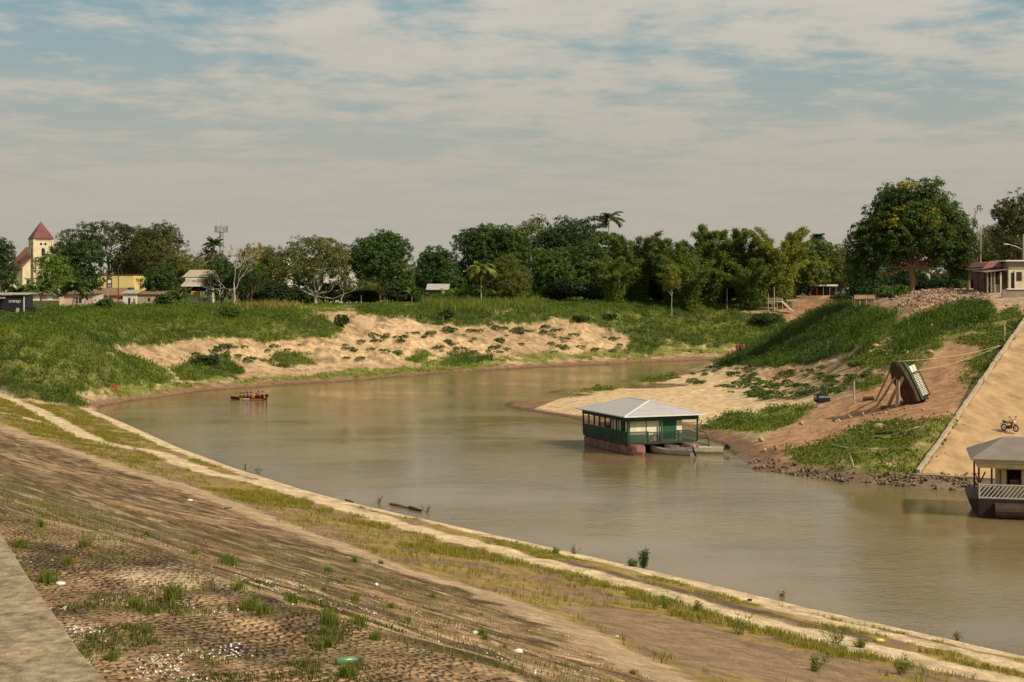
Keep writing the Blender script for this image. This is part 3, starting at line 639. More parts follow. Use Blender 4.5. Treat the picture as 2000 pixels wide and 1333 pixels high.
def blades(P, hgt, wid, lean, colA, colB, rng, per=5, spread=.18, bend=True):
    """grass: P are tuft roots; each tuft is a few narrow blades that lean outwards"""
    n = len(P); Q = np.repeat(P, per, 0)+np.concatenate([rng.normal(size=(n*per, 2))*spread, np.zeros((n*per, 1))], 1); h = np.repeat(hgt, per)*rng.uniform(.55, 1.15, n*per)
    a = rng.uniform(0, 2*math.pi, n*per); d = np.stack([np.cos(a), np.sin(a), 0*a], 1); s = np.stack([-np.sin(a), np.cos(a), 0*a], 1); a2 = rng.uniform(0, 2*math.pi, n*per); s = np.stack([np.cos(a2), np.sin(a2), 0*a2], 1)
    l = (lean*h*rng.uniform(.2, 1.2, n*per))[:, None]; w = np.broadcast_to(wid, (n,)).repeat(per)[:, None]*.5; z = np.array((0, 0, 1.))
    b0, b1 = Q-s*w-z*.05, Q+s*w-z*.05; m0, m1 = Q+d*l*.3+z*h[:, None]*.6-s*w*.7, Q+d*l*.3+z*h[:, None]*.6+s*w*.7; tp = Q+d*l+z*h[:, None]*(.95 if bend else 1)
    V = np.stack([b0, b1, m1, tp, m0], 1).reshape(-1, 3); i = np.arange(len(Q))*5
    Fc = np.concatenate([np.stack([i, i+1, i+2, i+4], 1), np.stack([i+4, i+2, i+3, i+3], 1)])
    m = np.clip(np.repeat(rng.random(n), per)*.7+rng.random(n*per)*.3, 0, 1)[:, None]; ca = colA if np.ndim(colA) == 2 else np.tile(colA, (n, 1)); cb = colB if np.ndim(colB) == 2 else np.tile(colB, (n, 1))
    c = np.repeat(ca, per, 0)*(1-m)+np.repeat(cb, per, 0)*m
    return V, Fc, np.repeat(c, 5, 0)
def tri_fix(Fc):                     # a quad whose last two corners coincide becomes a triangle list
    d = Fc[:, 2] == Fc[:, 3]; q = Fc[~d]; t = Fc[d][:, :3]
    return np.concatenate([q[:, [0, 1, 2]], q[:, [0, 2, 3]], t])
def stuff(name, label, cat, V, Fc, C, mat=None):
    return tag(link(name, npmesh(name, V, tri_fix(Fc) if Fc.shape[1] == 4 else Fc, mat or GRASS, C)), label, cat, None, 'stuff')
area = yf*(.82/659)*yf*.00443*(np.abs(xf/np.maximum(yf, .1)) < .40)*(yf < 430)*(yf > 8)
def sow(mask, dens, seed, cap=60000):
    """random roots on the ground, dens per square metre where mask is high"""
    rng = rs(seed); p = area*mask*dens; k = rng.poisson(np.minimum(p, 30)); i = np.repeat(np.arange(len(xf)), k)
    if len(i) > cap: i = rng.choice(i, cap, replace=False)
    y = yf[i]+rng.uniform(-.5, .5, len(i))*yf[i]*.00443; x = xf[i]+rng.uniform(-.5, .5, len(i))*yf[i]*.00124
    return np.stack([x, y, zf[i]], 1), i, rng
# tall dark grass and creepers on the three banks
lmk = (lm < .5)*(zf > .3)
def bankgrass(name, label, mask, dens, hmul, seed, cA, cB, cC, cap=45000, wid=.13, lean=.55):
    P, i, rng = sow(mask*lmk, dens, seed, cap); nA = fbm(P[:, 0]*.13, P[:, 1]*.13, 7, 3); nB = fbm(P[:, 0]*.45, P[:, 1]*.45, 8, 3)
    h = (.45+1.5*np.clip(nB-.25, 0, 1))*hmul; t = sm(.35, .65, nA)[:, None]
    V, Fc, C = blades(P, h, wid, lean, np.array(cA)*(1-t)+np.array(cB)*t, np.array(cB)*(1-t)+np.array(cC)*t, rng, 5, .3)
    k = rng.random(len(P)) < .55; c = P[k]+np.stack([rng.normal(size=k.sum())*.3, rng.normal(size=k.sum())*.3, h[k]*rng.uniform(.3, .95, k.sum())], 1); c = np.repeat(c, 3, 0)+rng.normal(size=(k.sum()*3, 3))*.22
    V2, F2 = diamonds(c, unit(rng.normal(size=c.shape)*.6+np.array((0, 0, 1))), rng.uniform(.2, .45, len(c)), .6, rng); m = rng.random((len(c), 1)); V, Fc, C = join([(V, Fc, C), (V2, F2, np.repeat(np.array(cA)*(1-m)+np.array(cB)*m, 4, 0))])
    stuff(name, label, 'grass', V, Fc, C)
leftb = xf/np.maximum(yf, .1) < -.105; rightb = ((xf > 12) & (yf < 285)) | (xf > 70)
bankgrass('tall_grass', 'dense dark green grass and creepers covering the left bank below the shacks', tall*leftb, 5.0, .72, 201, (.036, .056, .012), (.075, .10, .018), (.15, .165, .028), wid=.085, cap=65000)
bankgrass('tall_grass', 'dense green grass and creepers covering the far bank under the bamboo', tall*(~leftb & ~rightb), 3.4, .85, 202, (.036, .058, .014), (.07, .10, .02), (.14, .165, .03), wid=.10, cap=55000)
bankgrass('tall_grass', 'dark green reed-like grass on the mound behind the sandbar', tall*rightb, 6.0, 1.15, 203, (.026, .045, .012), (.046, .072, .016), (.10, .125, .025), lean=.6, wid=.085, cap=60000)
bankgrass('short_grass', 'bright green low grass in patches along the river banks', lite*(fbm(xf*.5, yf*.5, 33, 3) > .42)*((xf/np.maximum(yf, .1) < .2) | (yf > 285)), 2.4, .35, 204, (.07, .09, .018), (.12, .14, .025), (.20, .21, .04), wid=.12)
bankgrass('short_grass', 'olive green short grass on the slope beside the dirt ramp', lite*rightb*(fbm(xf*.5, yf*.5, 34, 3) > .36), 9, .30, 205, (.06, .075, .018), (.09, .105, .022), (.15, .15, .035), wid=.09, cap=60000)
# near levee: yellow grass between the concrete strips
lvg = (lm > .5)*(1-np.maximum(np.maximum(conc, path), wet))
mF = lvg*(inl < -.3)*(S > 1.3)*(fbm(xf*.35, yf*.35, 71, 4) > .47-.07*((S > 6) & (inl < -1.5)))*(1-inpoly(pxf, pyf, BROWN_E))
def levgrass(name, label, mask, dens, h0, seed, cA, cB, wid=.028, per=5, cap=45000, spread=.07):
    P, i, rng = sow(mask, dens, seed, cap); h = h0*(.5+1.0*fbm(P[:, 0]*.7, P[:, 1]*.7, 3, 3)); V, Fc, C = blades(P, h, wid, .7, np.array(cA), np.array(cB), rng, per, spread)
    stuff(name, label, 'grass', V, Fc, C)
dC = polydist(xf, yf, STRIPS['C'])[0]; mF2 = mF*(S > 5)*np.where((fbm(xf*.25, yf*.25, 171, 4) > .30+.055*dC) | (dC < 1.9), 1.0, .12)*(1-.85*inpoly(pxf, pyf, [(1150, 1180), (1700, 1290), (2000, 1345), (2000, 1400), (1150, 1400)])*(fbm(xf*.5, yf*.5, 172, 3) < .56))
levgrass('dry_grass', 'yellow dry grass growing in a band between the two levee paths', mF2, 26, .24, 211, (.105, .09, .018), (.25, .20, .045))
levgrass('short_grass', 'short yellow green grass between the concrete strips at the water', mF*(S <= 5)*(S > 2.1), 26, .13, 212, (.10, .10, .018), (.24, .20, .035), cap=30000)
mW = lvg*(inl > .5)*(yf < 60)*(fbm(xf*.9, yf*.9, 73, 4) > .60)
levgrass('weeds', 'small sparse weeds growing between the paving stones of the levee', mW, 20, .07, 213, (.07, .075, .018), (.17, .15, .04), wid=.012, cap=16000, spread=.05)
jx_ = (fbm(xf*1.2, yf*1.2, 401, 4)-.5)*420; jy_ = (fbm(xf*1.2, yf*1.2, 402, 4)-.5)*150
fpoly = inpoly(pxf+jx_, pyf+jy_, [(40, 1170), (300, 1175), (560, 1150), (780, 1240), (820, 1340), (150, 1340), (90, 1250)])
levgrass('weeds', 'mat of low green weeds beside the concrete coping in the foreground', lvg*fpoly*(fbm(xf*1.9, yf*1.9, 75, 5) > .54), 300, .038, 214, (.04, .042, .015), (.11, .095, .035), wid=.012, cap=26000, spread=.03)
P, i, rng = sow((fpoly*(fbm(xf*1.1, yf*1.1, 79, 4) > .53)*1.5*sm(.42, .62, fbm(xf*3, yf*3, 99, 3))+.006*(inl > 0)*(yf < 45))*(lm > .5), 330, 215, 11000)
V, Fc = diamonds(P+np.array((0, 0, .045))*rng.uniform(.3, 1.3, (len(P), 1)), unit(rng.normal(size=P.shape)*.5+np.array((0, -.3, 1))), rng.uniform(.010, .026, len(P)), .8, rng)
stuff('white_flowers', 'tiny white flowers scattered over the weeds on the levee', 'flowers', V, Fc, np.tile((.74, .70, .70), (len(V), 1)), leafmat('petals', .1, .6))
# maize and dry stalks at the top of the far bank
for nm, lab, poly, dn, hh, cA, cB, sd in (('maize', 'rows of pale green maize plants in front of the banana plants', [(815, 604), (850, 575), (1010, 580), (1070, 600), (1070, 612), (900, 612)], 1.5, 2.3, (.055, .075, .02), (.17, .17, .05), 221),
                                  ('dry_stalks', 'straw coloured dry maize stalks by the bare white tree', [(455, 606), (455, 592), (545, 592), (590, 600), (590, 608)], .55, 1.6, (.11, .09, .035), (.27, .19, .085), 222),
                                  ('maize', 'low maize plants along the top of the bank under the palm', [(690, 606), (820, 600), (1060, 604), (1060, 618), (860, 622), (700, 612)], .8, 1.1, (.05, .075, .018), (.14, .16, .04), 223)):
    P, i, rng = sow(inpoly(pxf, pyf, poly)*(lm < .5)*(yf > 240)*(.15+.85*(fbm(xf*.4, yf*.4, sd, 3) > .45)), dn, sd, 9000); V, Fc, C = blades(P, hh*rng.uniform(.5, 1.15, len(P))*(.6+.8*fbm(P[:, 0]*.3, P[:, 1]*.3, 12, 2)), .11, .4, np.array(cA), np.array(cB), rng, 7, .22); stuff(nm, lab, 'crop', V, Fc, C)

# trees, from the left edge to the right; top and width as seen in the frame, Y the distance
tree(-4, 465, 80, 262, 'dark round tree at the left edge in front of the church', DK, MD, 301, base=.15, dens=1.2, leaf=.42)
tree(99, 497, 74, 285, 'bright green round tree in front of the church tower', (.05, .085, .015), (.11, .16, .022), 302, base=.12, leaf=.36)
tree(122, 484, 58, 312, 'small reddish brown tree beside the church tower', OL, BRN, 303, base=.3, leaf=.38)
def l4(w, h): return [(-.1*w, 0, h*.86, .33*w, .3*w, h*.1), (.15*w, .5, h*.72, .38*w, .35*w, h*.12), (.05*w, -.5, h*.52, .36*w, .35*w, h*.14), (.22*w, -1, h*.36, .24*w, .3*w, h*.12), (.32*w, -1.5, h*.26, .10*w, .2*w, h*.07), (-.22*w, 0, h*.62, .2*w, .2*w, h*.12)]
tree(152, 466, 104, 305, 'dark tiered tree overhanging the yellow building', DK, MD, 304, lobes=l4, leaf=.5, fork=5)
def flatl(w, h): return [(-.32*w, 0, h*.84, .2*w, .2*w, h*.06), (-.05*w, 0, h*.93, .25*w, .22*w, h*.065), (.25*w, 0, h*.87, .24*w, .22*w, h*.06), (.42*w, 0, h*.78, .12*w, .14*w, h*.05), (.05*w, -1, h*.77, .3*w, .25*w, h*.06), (-.2*w, -1, h*.7, .22*w, .2*w, h*.06)]
tree(212, 437, 178, 385, 'wide flat umbrella-shaped tree standing above the yellow building', (.028, .038, .012), (.07, .08, .02), 305, lobes=flatl, leaf=.45, cr=1.0, fork=11, trunk=.4, dens=1.1, fill=.1, zmin=-.3)
tree(310, 440, 118, 372, 'tall open olive tree with spreading twig ends', (.04, .045, .016), OL2, 306, leaf=.4, n=9, base=.35, dens=1.0, gapn=.15, fill=.15)
tree(268, 478, 112, 385, 'mid green tree behind the wooden shacks', (.04, .05, .016), OL2, 307, base=.1, leaf=.42)
tree(352, 500, 90, 345, 'olive green tree behind the two-tier roof house', OL, OL2, 308, base=.1, leaf=.42)
tree(312, 520, 74, 306, 'dark green tree standing right of the shacks', DK, MD, 309, base=.12, leaf=.4)
tree(432, 505, 66, 318, 'dark leafy tree between the house and the bare white trunk', DK, MD, 310, base=.1, leaf=.4)
tree(486, 515, 62, 315, 'round dark green tree right of the bare white trunk', DK, (.055, .09, .02), 311, base=.15, leaf=.34)
tree(500, 484, 92, 385, 'dry yellowish tree behind the round dark tree', OL, (.24, .17, .06), 312, base=.25, leaf=.42, gapn=.25, fill=.1)
tree(412, 492, 80, 400, 'olive brown tree below the antenna tower', OL, BRN, 313, base=.2, leaf=.45, gapn=.1)
tree(530, 488, 74, 350, 'dark olive tree left of the spreading tree', DK, OL2, 314, base=.1, leaf=.4)
def spread(w, h): return [(-.27*w, 0, h*.58, .24*w, .3*w, h*.24), (-.05*w, 0, h*.78, .3*w, .3*w, h*.21), (.18*w, 0, h*.7, .22*w, .26*w, h*.22), (-.36*w, 0, h*.42, .14*w, .2*w, h*.14), (.08*w, -1, h*.52, .28*w, .25*w, h*.16), (.58*w, -1, h*.27, .2*w, .2*w, h*.06), (.33*w, -1, h*.36, .12*w, .16*w, h*.08)]
tree(616, 463, 150, 318, 'spreading olive green tree with a pale forked trunk and long low branch', OL, (.105, .11, .022), 315, lobes=spread, leaf=.36, cr=.8, trunk=.36, fork=2.2, mat=PALEBARK, fill=.12, gapn=.08, dens=1.1)
tree(672, 478, 66, 345, 'half bare grey brown tree beside the spreading tree', OL, BRN, 316, base=.4, leaf=.35, gapn=.5, fill=.05, mat=PALEBARK)
tree(742, 456, 122, 345, 'tall dense dark green mango tree left of the gap in the skyline', (.03, .055, .012), (.07, .11, .02), 317, base=.17, n=10, leaf=.46, dens=1.25, mat=BROWNBARK)
tree(852, 484, 102, 372, 'smaller rounded mango tree right of the gap in the skyline', (.028, .05, .012), (.06, .10, .02), 318, base=.12, n=8, leaf=.46, dens=1.2)
tree(962, 446, 140, 378, 'tall broad mango tree behind the coconut palm', (.028, .05, .012), (.065, .10, .02), 319, base=.1, n=11, leaf=.48, dens=1.25)
tree(992, 505, 92, 352, 'rounded olive tree right of the coconut palm', OL, (.10, .105, .024), 320, base=.05, n=8, leaf=.36, dens=1.2)
tree(1046, 428, 92, 400, 'pale leaved tree with loose leaf bunches on the skyline', (.06, .08, .03), (.17, .18, .08), 321, base=.3, leaf=.6, per=12, gapn=.3, fill=.1)
tree(1108, 432, 118, 392, 'dark green tree on the skyline left of the tall palm', DK, MD, 322, base=.15, n=9, leaf=.46)
def tiers(w, h): return [(.0, 0, h*(.97-.09*k), w*(.16+.05*k), w*(.16+.05*k), h*.022) for k in range(7)]+[(-.2*w, 0, h*.94, .15*w, .15*w, h*.02)]
tree(1162, 424, 86, 395, 'dark tree with flat tiers of branches left of the tall palm', (.02, .034, .012), (.04, .06, .018), 323, lobes=tiers, leaf=.45, fork=10, dens=1.4, fill=.1)
tree(1090, 490, 130, 372, 'broad mid green tree below the pale leaved tree', MD, LT, 324, base=.04, n=9, leaf=.46)
tree(1158, 480, 110, 375, 'bushy mid green tree below the tiered tree', DK, LT, 325, base=.04, n=8, leaf=.46)
palm(1189, 430, 352, 'tall palm with wind-swept crown and slim pale trunk above the bamboo', 331, ln=4.6, nf=18, colA=(.03, .05, .012), colB=(.07, .10, .022), trunk_r=.2, leaflet=1.0, droop=2.2, up=(.2, 1.5), name='tall_palm', wind=1.6)
BB = ((1240, 452, 150, 352, 'bamboo clump right of the tall palm'), (1318, 462, 130, 350, 'bamboo clump behind the small yellowish tree'), (1392, 436, 140, 356, 'tall bamboo clump with bare pole tips on the skyline'),
      (1455, 446, 130, 358, 'bamboo clump with an arching tip above the old jetty posts'), (1528, 440, 130, 352, 'bamboo clump with golden arching canes above the jetty'), (1200, 500, 110, 345, 'low bamboo clump at the foot of the tall palm'), (1345, 498, 130, 342, 'low bushy bamboo clump in front of the others'), (1470, 505, 140, 347, 'low spreading bamboo behind the grey post'))
for k, (px, tp, w, Y, lab) in enumerate(BB): bamboo(px, tp, w, Y, lab, 340+k, nculm=30, colB=(.13, .15, .03) if k != 4 else (.26, .24, .05), culm=(.30, .26, .07) if k != 4 else (.5, .36, .07))
tree(1284, 500, 100, 362, 'rounded dark tree among the bamboo clumps', DK, MD, 351, base=.03, leaf=.46)
tree(1420, 500, 110, 366, 'dark rounded tree in the middle of the bamboo', DK, MD, 352, base=.03, leaf=.46)
tree(1312, 520, 40, 336, 'slim young yellow green tree with two pale stems', OL2, (.2, .18, .035), 353, base=.45, n=4, leaf=.3, cr=.5, trunk=.09, mat=PALEBARK, fill=.1)
tree(1594, 472, 78, 372, 'light green tree above the dirt path', MD, (.12, .15, .03), 354, base=.12, leaf=.44)
tree(1642, 482, 88, 372, 'yellow green tree left of the huge mango tree', (.07, .09, .02), (.17, .17, .035), 355, base=.1, leaf=.42)
tree(1580, 495, 80, 368, 'leaning bamboo-like tree behind the dirt path', MD, (.17, .17, .035), 356, base=.1, leaf=.42)
def mango(w, h): return [(0, .5, h*.55, .27*w, .27*w, h*.24), (-.11*w, 0, h*.84, .16*w, .18*w, h*.15), (.12*w, 0, h*.835, .15*w, .18*w, h*.16), (-.24*w, -.5, h*.68, .15*w, .18*w, h*.12), (.02*w, -2.4, h*.67, .17*w, .14*w, h*.12), (.26*w, -.3, h*.69, .15*w, .18*w, h*.13),
                         (-.37*w, 0, h*.52, .13*w, .18*w, h*.12), (-.17*w, -2.6, h*.5, .16*w, .14*w, h*.12), (.14*w, -2.6, h*.49, .16*w, .14*w, h*.12), (.37*w, 0, h*.53, .13*w, .18*w, h*.14), (-.38*w, .5, h*.33, .13*w, .2*w, h*.13), (-.24*w, -1, h*.34, .12*w, .15*w, h*.09), (.28*w, -1, h*.34, .14*w, .16*w, h*.11), (.41*w, .5, h*.33, .11*w, .2*w, h*.14), (0, 4, h*.40, .28*w, .14*w, h*.13), (-.42*w, 1, h*.22, .09*w, .16*w, h*.08), (.44*w, 1, h*.2, .07*w, .14*w, h*.09)]
big = tree(1781, 359, 236, 226, 'huge dense mango tree with a thick brown trunk on the right bank', (.020, .038, .010), (.066, .095, .018), 361, lobes=mango, leaf=.36, cr=.75, trunk=.42, fork=4.4, mat=BROWNBARK, dens=1.7, zmin=-.85, fill=.6)
V, Fc, C = crown([(1.6, -4.6, 11.5, 1.3, .7, 1.5), (-4.2, -4.4, 10.6, 1.2, .8, 1.0), (2.2, -4.4, 9.4, .5, .5, 1.6), (-3.0, -4.0, 12.8, 1.1, .6, .7), (-1.6, -3.2, 16.4, 1.6, .8, .8), (8.2, -2.2, 4.6, .7, .6, 2.0)], 95, 16, .28, .4, (.12, .13, .02), (.34, .25, .03), 363)
link('yellow_vine', npmesh('yellow_vine', V, Fc, LEAF, C), big)
tree(1690, 505, 84, 250, 'dark shrubby tree left of the mango trunk', DK, MD, 364, base=.03, leaf=.34, cr=.7)
tree(1850, 540, 76, 243, 'dark low tree in the shade right of the mango trunk', DK, MD, 365, base=.02, leaf=.34, cr=.7)
tree(1755, 520, 120, 262, 'bushes behind the mango trunk, leaf colour darkened for its shade', (.014, .026, .008), (.025, .045, .012), 366, base=.01, leaf=.36, cr=.8)  # leaf colours darkened to stand for the shadow beneath the mango crown
bare_tree(1908, 404, 246, 'nearly bare tree with a few leaf tufts right of the mango tree', 367, r=.2, depth=4, mat=BARK, leafy=22, colA=DK, colB=OL)
tree(1928, 470, 84, 262, 'olive green tree behind the street lamp posts', OL, OL2, 368, base=.2, leaf=.36)
tree(1992, 386, 106, 252, 'tall open-crowned dark tree at the right edge', (.03, .04, .014), (.09, .09, .025), 369, base=.3, n=10, leaf=.36, cr=.7, gapn=.2, fill=.12)
tree(1968, 490, 100, 262, 'dark green tree behind the cream house', DK, MD, 370, base=.05, leaf=.36)
tree(1872, 500, 60, 262, 'dark leafy tree between the mango and the pollarded trunk', DK, OL2, 377, base=.05, leaf=.36)
tree(1945, 446, 70, 268, 'mid green tree showing over the red roofed porch', DK, OL2, 379, base=.2, leaf=.36, gapn=.1)
tree(2030, 420, 110, 262, 'dark tree cut by the right edge behind the cream house', DK, MD, 376, base=.1, leaf=.36)
bare_tree(378, 478, 352, 'bare white-barked tree with two trunks behind the two-tier roof', 371, r=.16, depth=4)
bare_tree(457, 468, 300, 'tall bare white trunk standing in front of the round dark tree', 372, r=.2, depth=4, leafy=14, colA=OL2, colB=(.3, .2, .06), first=.5)
bare_tree(478, 470, 360, 'fine twigged bare tree below the antenna tower', 373, r=.14, depth=4)
bare_tree(668, 488, 340, 'bare grey branching tree over the white house', 374, r=.15, depth=4)
bare_tree(428, 560, 292, 'small broken dead tree beside the two-tier roof house', 375, r=.1, depth=2)
bare_tree(1885, 560, 236, 'white dead shrub by the pollarded trunk', 378, r=.06, depth=3)
palm(80, 572, 252, 'coconut palm with nuts in front of the pale house', 381, ln=4.2, nuts=True)
palm(141, 568, 252, 'leaning coconut palm left of the yellow building', 382, ln=4.0, lean=.5)
palm(34, 580, 268, 'drooping coconut palm behind the black kiosk', 383, ln=3.8)
palm(940, 531, 345, 'large coconut palm with yellowing fronds beside the maize', 384, ln=5.0, nf=36, colA=(.05, .075, .015), colB=(.22, .21, .045), leaflet=1.1, droop=2.5, up=(.0, 1.4))
palm(352, 586, 292, 'stemless palm in front of the two-tier roof house', 385, ln=3.6, nf=16, up=(.3, 1.3), name='palm')
palm(418, 480, 400, 'dark palm top on the skyline below the antenna tower', 386, ln=3.6, colA=DK, colB=MD, name='palm')
palm(1596, 470, 385, 'small palm top on the skyline above the dirt path', 387, ln=3.2, colA=DK, colB=MD, name='palm')
for k, (px, Y, lab) in enumerate(((868, 345, 'banana plant below the grey tin roof'), (890, 342, 'banana plant left of the coconut palm trunk'), (912, 346, 'banana plant behind the maize by the palm trunk'), (946, 340, 'bright banana plant at the foot of the coconut palm'), (972, 345, 'banana plant right of the coconut palm'), (1028, 343, 'small banana plant at the right end of the maize'), (804, 335, 'banana plant left of the grey tin roof'), (400, 290, 'banana plant beside the house with the orange sign'), (424, 291, 'banana plant left of the bare white trunk'))):
    banana(px, Y, lab, 390+k, h=4.6 if k < 7 and k != 5 else 3.0)
bush(205, 604, 3.6, 1.8, 'dark bush left of the shack fence', 401); bush(172, 596, 5.0, 3.0, 'large dark bush in front of the pale house', 402); bush(100, 600, 3.2, 3.0, 'dark leafy bush beside the coconut palm with nuts', 403); bush(10, 613, 2.8, 1.8, 'green bush in front of the black kiosk', 404, MD, LT)
bush(318, 600, 3.4, 2.6, 'dark bush under the right end of the grey shack', 405); bush(448, 622, 3.6, 1.9, 'leafy green bush on the grassy bank top', 406, MD, LT); bush(402, 712, 4.2, 1.4, 'dark bush on the sandy slope above the boat', 407); bush(1132, 628, 5.0, 1.2, 'dark low bush in the far bank grass', 408)
bush(1190, 622, 4.0, 1.0, 'second dark low bush in the far bank grass', 409); bush(868, 626, 3.0, 2.0, 'green bush with a dry stick at the top of the sand', 410); bush(1500, 632, 7, 2.2, 'dark rounded thicket at the foot of the sandy path', 411, (.025, .045, .014), (.05, .07, .02))
bush(1640, 588, 6, 1.8, 'dark rounded bush left of the old bridge posts', 412); bush(1742, 583, 5, 1.8, 'small green bush in front of the mango trunk', 413, MD, LT, Y=213); bush(668, 640, 2.6, 2.4, 'dark grass mound at the end of the sand track', 414)
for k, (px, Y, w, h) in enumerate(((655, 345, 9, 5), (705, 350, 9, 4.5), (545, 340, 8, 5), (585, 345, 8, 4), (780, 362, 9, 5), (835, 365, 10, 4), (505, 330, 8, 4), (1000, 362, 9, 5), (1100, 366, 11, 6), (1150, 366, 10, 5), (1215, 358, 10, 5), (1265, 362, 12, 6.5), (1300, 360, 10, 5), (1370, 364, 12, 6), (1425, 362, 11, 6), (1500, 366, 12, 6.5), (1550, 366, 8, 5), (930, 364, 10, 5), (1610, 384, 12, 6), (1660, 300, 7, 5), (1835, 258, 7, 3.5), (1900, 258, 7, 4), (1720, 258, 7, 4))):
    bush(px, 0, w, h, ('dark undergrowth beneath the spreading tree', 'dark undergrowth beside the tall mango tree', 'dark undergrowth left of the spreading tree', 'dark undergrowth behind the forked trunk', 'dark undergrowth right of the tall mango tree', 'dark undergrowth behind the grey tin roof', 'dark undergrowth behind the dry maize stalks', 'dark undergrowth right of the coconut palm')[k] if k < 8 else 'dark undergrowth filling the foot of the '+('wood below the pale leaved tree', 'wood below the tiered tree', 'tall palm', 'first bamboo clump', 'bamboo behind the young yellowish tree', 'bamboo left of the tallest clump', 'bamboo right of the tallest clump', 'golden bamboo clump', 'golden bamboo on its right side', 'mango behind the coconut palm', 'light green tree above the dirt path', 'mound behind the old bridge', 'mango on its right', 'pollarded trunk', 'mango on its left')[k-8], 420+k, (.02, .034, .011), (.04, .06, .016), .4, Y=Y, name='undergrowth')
bush(858, 0, 9, 3.0, 'leafy green growth hiding the lower part of the tin roofed hut', 416, MD, LT, .5, Y=350)
# low plants dotted over the sand: five shapes, copied
proto = []
for k in range(5):
    V, Fc, C = crown([(0, 0, .12, .5, .42, .24), (.32, .1, .1, .3, .3, .18), (-.35, -.05, .1, .34, .3, .2)], 34, 9, .17, .14, (.04, .065, .02), (.10, .135, .04), 440+k, zmin=0, fill=0)
    proto.append(npmesh('sand_plant', V, Fc, LEAF, C))
rng = rs(77)
def plants(poly, n, group, label, smin, smax):
    xs = [p[0] for p in poly]; ys_ = [p[1] for p in poly]; k = 0; bad = 0
    while k < n and bad < 9000:
        q = rng.uniform((min(xs), min(ys_)), (max(xs), max(ys_))); bad += 1
        if not inpoly(np.array([q[0]]), np.array([q[1]]), poly)[0] or fbm(np.array([q[0]*.02]), np.array([q[1]*.06]), 19, 3)[0] < .34: continue
        x, y, z = hit(*q)
        if z < .35: continue
        o = link('sand_plant', proto[k % 5], None, (x, y, z-.03), (0, 0, rng.uniform(0, 6.28))); s = rng.uniform(smin, smax); o.scale = (s, s, s*rng.uniform(.7, 1.2)); tag(o, label, 'plant', group); k += 1
plants([(1320, 735), (1420, 712), (1560, 718), (1700, 712), (1700, 750), (1640, 770), (1530, 790), (1440, 770), (1340, 748)], 190, 'low plants on the sandbar slope', 'dark green low plant on the sandy slope left of the wreck', .5, 1.35)
plants([(640, 700), (700, 650), (850, 645), (1100, 640), (1215, 660), (1215, 690), (1000, 690), (820, 690), (700, 705)], 95, 'low plants on the far sand bank', 'small dark green plant dotted on the pale far bank', .8, 1.9)
plants([(300, 705), (420, 680), (620, 672), (640, 700), (480, 712)], 34, 'low plants on the sand above the boat', 'small green plant on the reddish sand above the narrow boat', .7, 1.6)
# far wood closing the horizon behind everything
L_ = []
rng = rs(90)
for px in range(-120, 2140, 26):
    Y = 470+rng.uniform(-25, 40); x = (px-1000)/F*Y; hh = rng.uniform(9, 15) if px < 1560 else rng.uniform(9, 13); zz = 11.5 if px < 1500 else 13.5
    L_.append((x, Y, zz+hh*.4, rng.uniform(3.5, 6), 4, hh*.6))
V, Fc, C = crown(L_, 2600, 12, 1.2, 1.5, (.03, .045, .016), (.06, .075, .022), 91, fill=.4)
stuff('far_woods', 'far dark wood closing the horizon behind the nearer trees', 'woods', V, Fc, C, LEAF)

